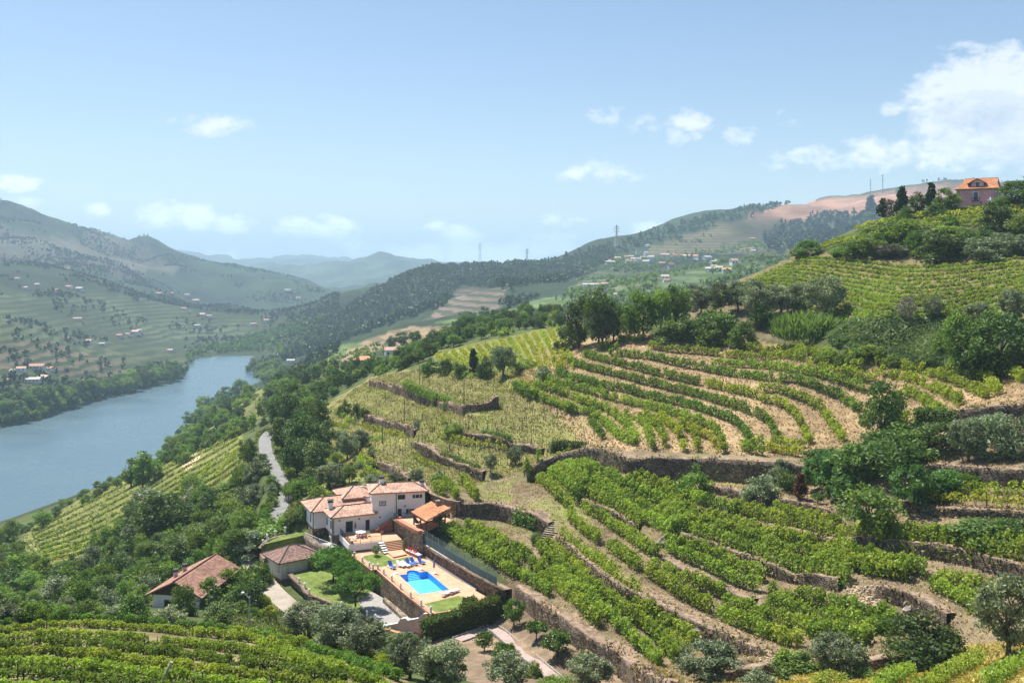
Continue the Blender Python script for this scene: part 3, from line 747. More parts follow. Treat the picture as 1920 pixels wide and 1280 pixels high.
# ------------------------------------------------------------------ roads, lane, walls
def ribbon(line, half, up, name, mat, label):
    d = np.gradient(line[:, :2], axis=0); d /= np.hypot(d[:, 0], d[:, 1])[:, None]
    nrm = np.c_[-d[:, 1], d[:, 0]]
    V = []
    for k in (-1, -0.5, 0, 0.5, 1):
        p = line[:, :2] + nrm * half * k
        V.append(np.c_[p, line[:, 2] + up + 0.04 * (1 - k * k)])
    V = np.array(V); n = len(line); q = []
    for r in range(4):
        for i in range(n - 1): q.append((r*n+i, r*n+i+1, (r+1)*n+i+1, (r+1)*n+i))
    me = np_mesh(name, V.reshape(-1, 3), quads=np.array(q)[:, ::-1], smooth=True)
    return tag(link(name, me, mat=mat), label, name.replace('_', ' '), kind="structure")
ribbon(ROAD, 1.75, 0.05, "road", M['asphalt'], "grey asphalt road winding past the villa")
ribbon(LANE, 1.75, 0.05, "lane", M['lane'], "pale dusty concrete lane beside the small tiled house")

def stone_wall(poly, h, label, mat=None, thick=1.25, top=None, base=None, name="retaining_wall"):
    """dry stone wall along a ground polyline; poly runs with the high ground on its left"""
    poly = np.asarray(poly)[:, :2]
    s = np.r_[0, np.cumsum(np.hypot(*np.diff(poly, axis=0).T))]
    n = max(3, int(s[-1] / 0.7)); t = np.linspace(0, s[-1], n)
    px = np.interp(t, s, poly[:, 0]); py = np.interp(t, s, poly[:, 1])
    d = np.gradient(np.c_[px, py], axis=0); d /= np.hypot(d[:, 0], d[:, 1])[:, None]
    nr = np.c_[-d[:, 1], d[:, 0]]
    jit = vnoise(t, t * 0 + s[-1], 3.1, 5) * 0.38 + vnoise(t, t * 0 + 3, 0.8, 6) * 0.34 - np.clip(vnoise(t, t * 0 + s[0] + s[-1], 7.0, 16) - .15, 0, 1) * 2.0
    zt = ground(px + nr[:, 0] * 1.7, py + nr[:, 1] * 1.7) - 0.02 + jit * 0.7 if top is None else np.interp(t, np.linspace(0, s[-1], len(top)), top) + jit * 0.35
    zb = ground(px - nr[:, 0] * 0.9, py - nr[:, 1] * 0.9) - 0.5 if base is None else np.interp(t, np.linspace(0, s[-1], len(base)), base)
    zb = np.minimum(zb, zt - 0.5)
    rows = []
    K = 6
    for k in range(K):
        f = k / (K - 1); off = -0.12 * (1 - f) + vnoise(t + k * 3.3, t * 0 + 7.7 * k, 0.9, 8) * 0.16
        rows.append(np.c_[px + nr[:, 0] * off, py + nr[:, 1] * off, zb + (zt - zb) * f])
    rows.append(np.c_[px + nr[:, 0] * 0.5, py + nr[:, 1] * 0.5, zt + 0.10 + vnoise(t, t * 0 + 1, 0.6, 9) * 0.12])
    rows.append(np.c_[px + nr[:, 0] * thick, py + nr[:, 1] * thick, zt + 0.02])
    if top is None:
        for tk in (2.0, 2.9): rows.append(np.c_[px + nr[:, 0] * tk, py + nr[:, 1] * tk, np.minimum(zt + 0.05, ground(px + nr[:, 0] * tk, py + nr[:, 1] * tk) + 0.03)])
    else: rows.append(np.c_[px + nr[:, 0] * thick, py + nr[:, 1] * thick, zb])
    R = len(rows); V = np.array(rows).reshape(-1, 3)
    q = []; mi = []
    for r in range(R - 1):
        for i in range(n - 1):
            q.append((r*n+i, r*n+i+1, (r+1)*n+i+1, (r+1)*n+i)); mi.append(1 if (r in (K - 1, K) or (top is None and r > K)) else 0)
    me = np_mesh(name, V, quads=np.array(q))
    me.materials.append(mat or M['wall']); me.materials.append(M['walltop'])
    me.polygons.foreach_set("material_index", mi)
    # end caps
    o = link(name, me)
    return tag(o, label, "stone wall", "dry stone terrace walls")
for (nm, poly, h, lab) in WALL_GEO:
    o = stone_wall(poly, h, lab)

# ------------------------------------------------------------------ roofs, windows
def tile_field(V, Q, T, quad, cw=0.27, ch=0.42, lift=0.045):
    """barrel tiles over one roof plane given as (eave left, eave right, top right, top left) or a triangle"""
    pts = [np.array(p, float) for p in quad]
    e = pts[1] - pts[0]; e[2] = 0; el = np.linalg.norm(e); e /= el
    nrm = np.cross(pts[1] - pts[0], pts[-1] - pts[0]); nrm /= np.linalg.norm(nrm)
    if nrm[2] < 0: nrm = -nrm
    up = np.cross(nrm, e); up = up if up[2] > 0 else -up
    P2 = [((p - pts[0]) @ e, (p - pts[0]) @ up) for p in pts]
    H = max(p[1] for p in P2); x0 = min(p[0] for p in P2); x1 = max(p[0] for p in P2)
    nx = int((x1 - x0) / cw) + 1; ny = int(H / ch) + 1
    gx, gy = np.meshgrid(x0 + (np.arange(nx) + 0.5) * cw, (np.arange(ny) + 0.5) * ch)
    ok = in_poly(P2, gx, gy); gx, gy = gx[ok], gy[ok]
    prof = [(-0.5, 0.0), (-0.3, 0.75), (0.3, 0.75), (0.5, 0.0)]
    for x, y in zip(gx, gy):
        t = random.random(); n = len(V); jz = random.uniform(0, 0.02)
        for (yy, zz) in ((y - ch * 0.58, lift + 0.05 + jz), (y + ch * 0.5, lift + jz)):
            for (a, hgt) in prof:
                V.append(tuple(pts[0] + e * (x + a * cw) + up * yy + nrm * (zz * 0.6 + hgt * 0.085))); T.append(t)
        for k in range(3): Q.append((n+k, n+k+1, n+5+k, n+4+k))
def roof(planes, ridges, parent, mat, thick=0.16, ridgemat=None, cw=0.27, ch=0.42, name="roof"):
    mb = MB()
    for q in planes:
        n = len(q); lowq = [(p[0], p[1], p[2] - thick) for p in q]
        mb.add(list(q) + lowq, [tuple(range(n)), tuple(range(n, 2*n))[::-1]] + [(i, n+i, n+(i+1) % n, (i+1) % n) for i in range(n)])
    r = mb.build(name, mat, parent)
    r.data.attributes.new("tint", 'FLOAT', 'POINT').data.foreach_set("value", [0.4] * len(r.data.vertices))
    V, Q, T = [], [], []
    for q in planes: tile_field(V, Q, T, q, cw, ch)
    me = np_mesh("roof_tiles", V, quads=Q, attrs={"tint": ('POINT', 'FLOAT', T)})
    tag(link("roof_tiles", me, r, mat), kind="stuff")
    if ridges:
        rb = MB()
        for a, b_ in ridges:
            a = Vector(a) + Vector((0, 0, 0.1)); b_ = Vector(b_) + Vector((0, 0, 0.1)); k = max(2, int((b_ - a).length / 0.45))
            for i in range(k):
                rb.tube(a.lerp(b_, i / k), a.lerp(b_, (i + 1.12) / k), 0.14, 0.115, 6)
        rb.build("ridge_tiles", ridgemat or M['ridge'], r)
    return r
def hip_planes(c0, ux, uy, w, d, z0, z1, inset, left=True, right=True, back=True):
    """hip roof on a rectangle: c0 corner, ux/uy unit axes, w along ux, d along uy; returns planes and ridge lines"""
    f = lambda s, t, z: (c0[0] + ux[0]*s + uy[0]*t, c0[1] + ux[1]*s + uy[1]*t, z)
    a, b_, c, e = f(0,0,z0), f(w,0,z0), f(w,d,z0), f(0,d,z0)
    r0 = f(inset if left else 0, d/2, z1); r1 = f(w - inset if right else w, d/2, z1)
    pl = [(a, b_, r1, r0), (c, e, r0, r1)]; rd = [(r0, r1)]
    if left: pl.append((e, a, r0)); rd += [(a, r0), (e, r0)]
    if right: pl.append((b_, c, r1)); rd += [(b_, r1), (c, r1)]
    return pl, rd
class Face:
    """a vertical wall face through A and B (ground points); outside is on the right of A->B"""
    def __init__(s, A, B):
        s.A = np.array(A[:2], float); s.B = np.array(B[:2], float); d = s.B - s.A; s.len = np.hypot(*d); s.d = d / s.len; s.n = np.array([s.d[1], -s.d[0]]); s.ang = math.atan2(s.d[1], s.d[0])
    def pix(s, px, py):
        a = (px - CX) / F                      # x = a*Y on the wall line
        t = (a * s.A[1] - s.A[0]) / (s.d[0] - a * s.d[1])
        Y = s.A[1] + t * s.d[1]
        return t, (HY - py) / F * Y
    def pt(s, t, z, out=0.0):
        p = s.A + s.d * t + s.n * out; return (p[0], p[1], z)
    def box(s, mb, t0, t1, z0, z1, o0, o1, m=0):
        c = s.pt((t0+t1)/2, (z0+z1)/2, (o0+o1)/2); mb.box(c, (t1-t0, o1-o0, z1-z0), s.ang, m)
def opening(face, rect, parent, name, panel, frame=None, shutters=None, bars=False, fw=0.08):
    """window or door placed on a face by its rectangle (t0, t1, z0, z1)"""
    t0, t1, z0, z1 = rect
    mb = MB(); fr = frame or M['whitepost']
    for (a, b_, c, e) in ((t0-fw, t1+fw, z1, z1+fw), (t0-fw, t1+fw, z0-fw, z0), (t0-fw, t0, z0, z1), (t1, t1+fw, z0, z1)):
        face.box(mb, a, b_, c, e, 0.003, 0.07)
    w = mb.build(name, fr, parent)
    pm = MB(); face.box(pm, t0, t1, z0, z1, 0.002, 0.035); pm.build("pane" if name == "window" else "door_leaf", panel, w)
    if bars:
        bm_ = MB(); nb = 5
        for i in range(1, nb): face.box(bm_, t0 + (t1-t0)*i/nb - 0.03, t0 + (t1-t0)*i/nb + 0.03, z0, z1, 0.04, 0.08)
        for i in range(1, 3): face.box(bm_, t0, t1, z0 + (z1-z0)*i/3 - 0.03, z0 + (z1-z0)*i/3 + 0.03, 0.045, 0.075)
        bm_.build("window_bars", M['whitepost'], w)
    if shutters:
        for sgn in (-1, 1):
            sm = MB(); sw = shutters
            if sgn < 0: face.box(sm, t0 - fw - sw, t0 - fw - 0.01, z0, z1, 0.01, 0.06)
            else: face.box(sm, t1 + fw + 0.01, t1 + fw + sw, z0, z1, 0.01, 0.06)
            sm.build("shutter", M['green'], w)
    return w
def prect(face, x0, y0, x1, y1):
    t0, z1 = face.pix(x0, y0); t1, z0 = face.pix(x1, y1)
    _, z0b = face.pix((x0+x1)/2, y1); _, z1b = face.pix((x0+x1)/2, y0)
    return (min(t0, t1), max(t0, t1), z0b, z1b)
def chimney(x, y, z0, z1, w, parent, mat=None):
    mb = MB(); mb.box((x, y, (z0+z1)/2), (w, w, z1-z0), YAW); c = mb.build("chimney", mat or M['white'], parent)
    cb = MB(); cb.box((x, y, z1 + 0.05), (w*1.25, w*1.25, 0.10), YAW)
    for sx, sy in ((-1,-1),(1,-1),(1,1),(-1,1)): cb.box((x + sx*w*0.42, y + sy*w*0.42, z1 + 0.22), (0.1, 0.1, 0.24), YAW)
    cb.box((x, y, z1 + 0.39), (w*1.3, w*1.3, 0.1), YAW)
    cb.build("chimney_cap", M['dark'], c); return c

# ------------------------------------------------------------------ the villa
villa = tag(empty("villa", uv(-3, 32, -48.6)), "large white villa with several clay tiled roofs above the blue pool", "house")
def vbuild(mb, name, mat, parent=None): 
    o = mb.build(name, mat); p = parent or villa
    if p is villa: o.location = tuple(-c for c in villa.location)
    o.parent = p; return o
VL = Vector(villa.location)
class Off:  # parent space helper: everything is modelled in world coordinates and shifted under the villa
    pass
def under(o, root):
    o.parent = root; o.location = Vector(o.location) - Vector(root.location); return o
uvp = lambda L_: [uv(*p) for p in L_]
AX, AY = (UX, UY), (-UY, UX)
# walls
wa = MB(); wa.prism(uvp([(-7.5,27),(0.4,27),(0.4,32.6),(-7.5,32.6)]), -48.75, -45.55); under(wa.build("wall", M['white']), villa)
wb = MB(); wb.prism(uvp([(-9.7,32.4),(0.5,32.4),(0.5,40.2),(-9.7,40.2)]), -48.75, -45.56); under(wb.build("wall", M['white']), villa)
wc = MB(); wc.prism(uvp([(-3.2,34.5),(3,34.5),(3,41.5),(-3.2,41.5)]), -47.5, -44.35); under(wc.build("wall", M['white']), villa)
pl_ = MB(); pl_.prism(uvp([(-7.47,27.03),(0.3,27.03),(0.3,32.6),(-6.2,32.6),(-6.2,30.4),(-7.47,30.4)]), -54.3, -48.75)
pl_.prism(uvp([(-9.67,33.4),(0.3,33.4),(0.3,40.1),(-9.67,40.1)]), -54.3, -48.76); under(pl_.build("stone_plinth", M['wallpale']), villa)
TA = math.radians(-13.0); tux = (UX*math.cos(TA) - UY*math.sin(TA), UX*math.sin(TA) + UY*math.cos(TA)); tuy = (-tux[1], tux[0])
T0 = uv(-0.25, 27.05)
tp = lambda s, t, z=None: (T0[0] + tux[0]*s + tuy[0]*t, T0[1] + tux[1]*s + tuy[1]*t) + (() if z is None else (z,))
wt = MB(); wt.prism([tp(0,0), tp(9.6,0), tp(9.6,6.6), tp(0,6.6)], -51, -42.0); tw = under(wt.build("tower_wall", M['white']), villa)
# roofs
pls, rds = hip_planes(uv(-10.25,31.85), AX, AY, 10.9, 8.9, -45.6, -44.15, 3.3, right=False); under(roof(pls, rds, None, M['tile']), villa)
pls, rds = hip_planes(uv(-8.0,26.3), AX, AY, 8.6, 6.6, -45.58, -44.45, 3.2, right=False); under(roof(pls, rds, None, M['tile']), villa)
pls, rds = hip_planes(uv(-3.9,34.0), AX, AY, 7.4, 8.0, -44.35, -43.0, 3.2); under(roof(pls, rds, None, M['tile']), villa)
pls, rds = hip_planes(tp(-0.6,-0.6), tux, tuy, 10.8, 7.8, -42.0, -41.1, 2.4); under(roof(pls, rds, None, M['tile']), villa)
under(chimney(*uv(-6.9, 31.2), -45.4, -43.9, 0.8, None), villa)
under(chimney(*tp(1.9, 3.4), -41.6, -40.2, 0.75, None), villa)
under(chimney(*tp(9.3, 2.4), -42.6, -41.0, 0.65, None), villa)
dish = MB(); dp = PZ(679, 911, -42.4); dish.dome(dp, 0.45, 10, 4, sz=0.3); dish.tube((dp[0], dp[1], dp[2]-1.0), dp, 0.04); under(dish.build("satellite_dish", M['concrete']), villa)
# faces and openings
fA = Face(uv(-7.5,27), uv(0.4,27)); fAl = Face(uv(-7.5,32.6), uv(-7.5,27)); fBl = Face(uv(-9.7,40.2), uv(-9.7,32.4)); fT = Face(tp(0,0), tp(9.6,0)); fTl = Face(tp(0,6.6), tp(0,0))
z5 = lambda x, y: (550 + x/8, 880 + y/8); zt_ = lambda x, y: (670 + x/8, 880 + y/8)
under(opening(fA, prect(fA, *z5(785,772), *z5(890,935)), None, "door", M['green']), villa)
under(opening(fA, prect(fA, *z5(1082,750), *z5(1142,903)), None, "door", M['brown']), villa)
for r_ in ((1.35, 2.2), (4.25, 5.05)): under(opening(fAl, (r_[0]-0.3, r_[1]-0.2, -47.9, -46.5), None, "window", M['green']), villa)
for r_ in ((1.6, 2.4), (5.2, 6.0)): under(opening(fBl, (r_[0], r_[1], -48.0, -46.5), None, "window", M['green']), villa)
fPl = Face(uv(-9.67,40.1), uv(-9.67,33.4)); under(opening(fPl, (1.2, 1.9, -50.6, -49.6), None, "window", M['glass'], M['granite']), villa)
fPa = Face(uv(-7.47,30.4), uv(-7.47,27.03)); under(opening(fPa, (0.9, 1.7, -51.3, -49.6), None, "window", M['glass'], M['whitepost']), villa)
under(opening(fT, prect(fT, *zt_(328,468), *zt_(430,545)), None, "window", M['glass'], bars=True), villa)
under(opening(fT, prect(fT, *zt_(608,375), *zt_(716,445)), None, "window", M['green']), villa)
under(opening(fT, prect(fT, *zt_(872,373), *zt_(930,423)), None, "window", M['glass'], shutters=0.42), villa)
under(opening(fT, prect(fT, *zt_(604,585), *zt_(662,708)), None, "door", M['brown']), villa)
under(opening(fT, prect(fT, *zt_(778,585), *zt_(858,658)), None, "window", M['glass'], shutters=0.5), villa)
under(opening(fTl, (2.2, 3.2, -45.6, -44.2), None, "window", M['green']), villa)
for f_, t_, zt0, zt1 in ((fT, 4.35, -48.6, -42.1), (fA, 0.12, -53, -45.7), (fAl, 5.45, -53, -45.7), (fBl, 7.7, -51, -45.7)):
    gut = MB(); f_.box(gut, t_-0.05, t_+0.05, zt0, zt1, 0.01, 0.12); under(gut.build("drainpipe", M['dark']), villa)
for f_, x, y in ((fA, *z5(690,765)), (fA, *z5(985,738)), (fT, *zt_(340,710)), (fT, *zt_(712,540))):
    lm = MB(); t_, z_ = f_.pix(x, y); f_.box(lm, t_-0.12, t_+0.12, z_-0.1, z_+0.1, 0.01, 0.2); under(lm.build("wall_lamp", M['dark']), villa)
# terrace
TERR = [(-6.45,19.7),(-0.7,19.35),(-0.6,18.75),(2.75,18.65),(2.85,24.4),(3.2,26.95),(-6.3,26.95)]
te = MB(); te.prism(uvp(TERR), -48.95, -48.6); terrace = tag(te.build("terrace", M['terra']), "terracotta paved terrace in front of the villa doors", "terrace")
ts = MB(); ts.prism(uvp([(-6.3,19.85),(-0.75,19.5),(-0.5,18.9),(2.7,18.8),(2.8,26.8),(-6.15,26.8)]), -54.3, -48.952); ts.build("stone_base", M['wallpale'], terrace)
tb = MB()
def band(mb, pts, z0, z1, th, m=0):
    for a, b_ in zip(pts[:-1], pts[1:]):
        f_ = Face(uv(*a), uv(*b_)); f_.box(mb, -th*0.5, f_.len + th*0.5, z0, z1, -th, 0.02, m)
band(tb, [(-6.33,27.0),(-6.5,19.66),(-0.72,19.31)], -49.75, -48.62, 0.12); tb.build("white_band", M['white'], terrace)
gd = MB(); f_ = Face(uv(-6.32,26.8), uv(-6.42,19.85)); f_.box(gd, 2.3, 3.4, -51.9, -49.9, 0.16, 0.22); f_.box(gd, 3.9, 6.2, -52.2, -49.9, 0.16, 0.2); gd.build("door_leaf", M['brown'], terrace)
def railing(pts, z, h, name, label, posts=1.6, group=None, gap=0.14):
    root = tag(empty(name, (*uv(*pts[0]), z)), label, "railing", group)
    tr = MB(); bl = MB(); k = 0
    for a, b_ in zip(pts[:-1], pts[1:]):
        p, q = Vector((*uv(*a), z)), Vector((*uv(*b_), z)); Ln = (q - p).length
        for hh in (h, 0.1): tr.tube(p + Vector((0,0,hh)), q + Vector((0,0,hh)), 0.035, n=6)
        n = max(1, round(Ln / posts))
        for i in range(n + 1):
            pp = p.lerp(q, i / n); pm = MB(); pm.tube(pp, pp + Vector((0,0,h+0.02)), 0.035, n=6); under(pm.build("post", M['dark']), root)
        n = int(Ln / gap)
        for i in range(n): pp = p.lerp(q, (i + .5) / n); bl.tube(pp + Vector((0,0,.1)), pp + Vector((0,0,h)), 0.010, n=4, cap=False)
    under(tr.build("rail", M['dark']), root); tag(under(bl.build("baluster", M['dark']), root), kind="stuff")
    return root
railing([(-6.2,26.7),(-6.35,19.8)], -48.6, 0.95, "railing", "dark metal railing on the left edge of the terrace", gap=0.1)
railing([(-6.35,19.8),(-0.85,19.45)], -48.6, 0.95, "railing", "dark metal railing along the front of the terrace")
railing([(2.72,21.6),(2.68,18.8)], -48.6, 0.9, "railing", "short dark railing beside the top of the pool steps")
# steps
def steps(base, top, width_vec, n, name, label, mats, cat="steps"):
    """flight from base edge centre to top edge centre"""
    root = tag(empty(name, base), label, cat)
    b_, t_ = Vector(base), Vector(top); run = (t_ - b_); hz = Vector((run.x, run.y, 0)); dz = run.z / n
    ang = math.atan2(hz.y, hz.x); w = width_vec
    for i in range(n):
        c = b_ + hz * ((i + 0.5) / n + 0.5 * (n - i) / n * 0) ; z1 = b_.z + dz * (i + 1)
        mb = MB(); mb.box((c.x, c.y, (z1 - 0.06 + b_.z - 0.5) / 2), (hz.length / n, w, z1 - 0.06 - b_.z + 0.5), ang)
        s = under(mb.build("step", mats[0]), root)
        tb_ = MB(); cc = c - hz.normalized() * 0.03; tb_.box((cc.x, cc.y, z1 - 0.03), (hz.length / n + 0.06, w + 0.06, 0.06), ang); tb_.build("tread", mats[1], s)
    return root
steps(uv(1.05,17.1,-49.75), uv(1.05,18.9,-48.6), 3.2, 6, "pool_steps", "wide terracotta steps from the terrace down to the pool landing", (M['coping'], M['terra']))
steps(uv(-0.4,25.6,-48.6), uv(2.8,24.4,-46.25), 1.5, 8, "wall_steps", "reddish steps climbing along the villa wall to the upper patio", (M['stairside'], M['coping']))
steps(uv(-0.9,16.3,-50.0), uv(-1.1,19.2,-48.7), 0.9, 5, "side_steps", "narrow pale stone steps left of the wide pool steps", (M['wallpale'], M['whitepost']))
# upper patio with its stone front
pa = MB(); pa.prism(uvp([(2.75,24.4),(3.25,19),(3.75,13.1),(12.5,18.6),(11.2,25.5),(9.2,24.5)]), -46.4, -46.2); patio = tag(pa.build("upper_patio", M['terra']), "terracotta upper patio under the pergola", "patio")
pw = MB(); PWL = [(2.7,24.45),(3.2,19),(3.7,13.0),(4.55,11.6)]
PW = stone_wall([uv(4.35,12.6), uv(3.72,13.6), uv(3.2,19), uv(2.72,24.6)][::1], 4, "pale stone wall carrying the red coping of the upper patio", M['wallpale'], thick=-0.6, top=[-46.3,-46.3,-46.3,-46.3], base=[-50.4,-50.4,-50.4,-50.4], name="patio_wall")
cpm = MB()
for a, b_ in (((2.95,21.6),(3.35,17.5)),((3.35,17.5),(4.0,13.0))):
    f_ = Face(uv(*a), uv(*b_)); f_.box(cpm, 0, f_.len, -46.28, -45.75, -0.42, 0.42)
under(cpm.build("coping", M['coping']), PW)
railing([(2.9,24.2),(3.05,21.8)], -46.2, 0.95, "railing", "dark railing at the corner between the patio and the villa wall")
railing([(3.1,24.1),(6.6,22.6)], -46.2, 0.95, "railing", "light dark-barred railing in front of the upper door", gap=0.25)
# pergola
per = tag(empty("pergola", uv(5.5,16.5,-46.2)), "open pergola with a sloping orange tiled roof on dark posts", "pergola")
pq = [uv(4.55,19.4,-44.15), uv(4.95,12.7,-44.15), uv(10.6,15.6,-43.35), uv(9.0,21.6,-43.35)]
under(roof([tuple(pq)], [], None, M['tileorange'], cw=0.3, ch=0.4), per)
for u_, v_ in ((4.8,18.6),(5.0,15.6),(5.2,13.3),(8.3,15.0),(9.6,15.8)):
    mb = MB(); mb.box((*uv(u_, v_), -45.25), (0.2, 0.2, 2.0), YAW); under(mb.build("post", M['brown']), per)
bmm = MB()
for a, b_ in (((4.75,19.2),(5.15,12.9)),((5.15,12.9),(10.4,15.7))):
    f_ = Face(uv(*a), uv(*b_)); za = -44.4
    f_.box(bmm, 0, f_.len, za - 0.12, za + 0.06, -0.1, 0.1)
under(bmm.build("beam", M['brown']), per)
ham = MB()
for i in range(8):
    t0, t1 = i / 8, (i + 1) / 8
    sag = lambda t: -44.9 - 0.75 * (1 - (2*t-1)**2)
    p0, p1 = uv(4.85 + 0.2*t0, 18.4 - 2.6*t0), uv(4.85 + 0.2*t1, 18.4 - 2.6*t1)
    wd0, wd1 = 0.05 + 0.45 * math.sin(math.pi * t0), 0.05 + 0.45 * math.sin(math.pi * t1)
    n0 = (UX * wd0, UY * wd0); n1_ = (UX * wd1, UY * wd1)
    ham.add([(p0[0]-n0[0], p0[1]-n0[1], sag(t0)+.15), (p1[0]-n1_[0], p1[1]-n1_[1], sag(t1)+.15), (p1[0], p1[1], sag(t1)), (p0[0], p0[1], sag(t0)), (p1[0]+n1_[0], p1[1]+n1_[1], sag(t1)+.15), (p0[0]+n0[0], p0[1]+n0[1], sag(t0)+.15)], [(0,1,2,3),(3,2,4,5)])
tag(ham.build("hammock", M['dark']), "dark hammock slung between the pergola posts", "hammock")
bbq = MB(); bbq.box((*uv(9.2,18.6), -45.3), (1.6, 0.9, 1.8), YAW); bbq.box((*uv(9.2,18.6), -43.6), (0.6, 0.6, 2.2), YAW); bbq.box((*uv(9.2,18.6), -42.45), (0.85, 0.85, 0.12), YAW)
tag(bbq.build("barbecue", M['wallpale']), "stone barbecue whose chimney pokes through the pergola roof", "barbecue")
stone_wall([uv(13.3,18.4), uv(12.4,19.7), uv(11.2,23.5), uv(10.6,26), uv(11.3,30)], 3, "stone wall between the villa's right end and the pergola", M['wallpale'], thick=-0.6, top=[-43.1,-43.1,-43,-42.9,-42.6], base=[-46.6]*5, name="patio_wall")

# ------------------------------------------------------------------ pool deck
from mathutils.geometry import tessellate_polygon
arch = [(1.05*math.cos(t), 4.8 + 1.6*math.sin(t)) for t in np.linspace(0, math.pi, 13)]
POOL = [(-2.35,-4.8),(2.45,-4.8),(2.3,4.8)] + arch + [(-2.35,4.85)]
DECK = [(-6.55,17.4),(-6.05,13.5),(-5.7,9.1),(-4.85,9.3),(-4.75,5.5),(-4.45,-2),(-3.6,-13.2),(7.0,-13.4),(6.1,-6.8),(5.2,2.5),(4.6,11.2),(4.4,13.8),(3.6,18.7),(-0.4,18.9),(-0.6,19.5),(-6.4,19.7)]
outer = [Vector((*uv(*p), 0)) for p in DECK]; hole = [Vector((*uv(*p), 0)) for p in POOL]
tri = tessellate_polygon([outer, hole]); allp = outer + hole
dk = MB(); dk.add([(p.x, p.y, -50.0) for p in allp], [tuple(t) if (allp[t[1]]-allp[t[0]]).cross(allp[t[2]]-allp[t[0]]).z > 0 else tuple(t)[::-1] for t in tri])
deck = tag(dk.build("pool_deck", M['terra']), "terracotta paved deck around the blue swimming pool", "pool deck")
ds = MB(); n_ = len(outer)
ds.add([(p.x, p.y, -50.25) for p in outer] + [(p.x, p.y, -54.4) for p in outer], [(i, n_+i, n_+(i+1) % n_, (i+1) % n_) for i in range(n_)])
ds.build("stone_side", M['wall'], deck)
de = MB(); de.add([(p.x, p.y, -50.0) for p in outer] + [(p.x, p.y, -50.25) for p in outer], [(i, n_+i, n_+(i+1) % n_, (i+1) % n_) for i in range(n_)]); de.build("edge", M['coping'], deck)
# pool
m_ptile = tile_floor("pool_tiles", (0.34, 0.72, 0.92), (0.30, 0.68, 0.90), 2.5); m_pwall = simple("pool_wall_tiles", (0.05, 0.33, 0.76), 0.4, 0.1, 3)
pool = tag(empty("swimming_pool", uv(0,0,-50)), "bright blue swimming pool with rounded steps at its far end", "pool")
pm = MB(); np_ = len(hole); pm.add([(p.x, p.y, -49.985) for p in hole] + [(p.x, p.y, -51.05) for p in hole], [(i, (i+1) % np_, np_+(i+1) % np_, np_+i) for i in range(np_)]); under(pm.build("pool_wall", m_pwall), pool)
pf = MB(); pf.add([(p.x, p.y, -51.04) for p in hole], [tuple(t) for t in tessellate_polygon([hole])]); under(pf.build("pool_floor", m_ptile), pool)
for i in range(5):
    v0 = 4.55 + 0.36 * i; sm = MB(); ring = []
    for v in np.linspace(max(v0, 4.8), 6.38, 9): ring.append((1.04 * math.sqrt(max(0, 1 - ((v - 4.8) / 1.6) ** 2)), v))
    poly_ = [(-ring[0][0], v0)] * (v0 < 4.8) + [(-x, v) for x, v in ring] + [(x, v) for x, v in ring[::-1]] + [(ring[0][0], v0)] * (v0 < 4.8)
    sm.prism(uvp(poly_), -51.03 + 0.002 * i, -50.9 + 0.15 * i); under(sm.build("pool_step", m_ptile), pool)
m_pw, nt, out = nmat("pool_water")
tr_ = N(nt, "ShaderNodeBsdfTransparent"); tr_.inputs[0].default_value = (0.55, 0.86, 0.98, 1)
gl_ = N(nt, "ShaderNodeBsdfGlossy", Roughness=0.04)
fr_ = N(nt, "ShaderNodeFresnel", IOR=1.33); mx = N(nt, "ShaderNodeMixShader")
tc = N(nt, "ShaderNodeTexCoord"); no = N(nt, "ShaderNodeTexNoise", Scale=2.0, Detail=3.0); L(nt, tc.outputs["Object"], no.inputs["Vector"])
bp = N(nt, "ShaderNodeBump", Strength=0.15, Distance=0.1); L(nt, no.outputs["Fac"], bp.inputs["Height"]); L(nt, bp.outputs[0], gl_.inputs["Normal"]); L(nt, bp.outputs[0], fr_.inputs["Normal"])
L(nt, fr_.outputs[0], mx.inputs[0]); L(nt, tr_.outputs[0], mx.inputs[1]); L(nt, gl_.outputs[0], mx.inputs[2]); L(nt, mx.outputs[0], out.inputs[0])
pwm = MB(); pwm.add([(p.x, p.y, -50.10) for p in hole], [tuple(t) for t in tessellate_polygon([hole])]); under(pwm.build("water", m_pw), pool)
# lawns and landing on the deck
def pad(poly, z0, z1, name, mat, label, cat, kind=None):
    mb = MB(); mb.prism(uvp(poly), z0, z1); return tag(mb.build(name, mat), label, cat, kind=kind)
pad([(-5.25,16.6),(-4.75,11),(-3.8,10),(2.45,11.4),(2.2,13.4),(-0.85,12.9),(-1.5,17.6)], -50.04, -49.975, "lawn", M['lawn'], "small lawn between the pool loungers and the terrace", "lawn", "structure")
pad([(-3.05,-9.0),(-2.75,-12.9),(4.6,-12.9),(2.75,-7.9)], -50.04, -49.974, "lawn", M['lawn'], "lawn corner at the hedge end of the pool deck", "lawn", "structure")
pad([(-0.65,17.25),(-0.6,13.6),(2.0,14.1),(2.1,17.25)], -50.02, -49.75, "landing", M['terra'], "square terracotta landing at the foot of the steps", "landing")
pad([(4.35,11.4),(4.6,11.4),(6.1,-6.9),(5.85,-6.9)], -50.03, -49.72, "kerb", M['whitepost'], "low pale kerb along the foot of the stone wall by the pool", "kerb")
stone_wall([uv(7.6,-14.2), uv(6.85,-11), uv(6.15,-6.8), uv(5.25,2.5), uv(4.6,11.4), uv(4.3,13.8)], 2.2, "brown stone wall along the right side of the pool deck", M['wall'], thick=-1.2, top=[-47.85,-47.85,-47.9,-48.0,-48.0,-47.9], base=[-52,-50.5,-50.2,-50.2,-50.2,-50.3], name="pool_wall")
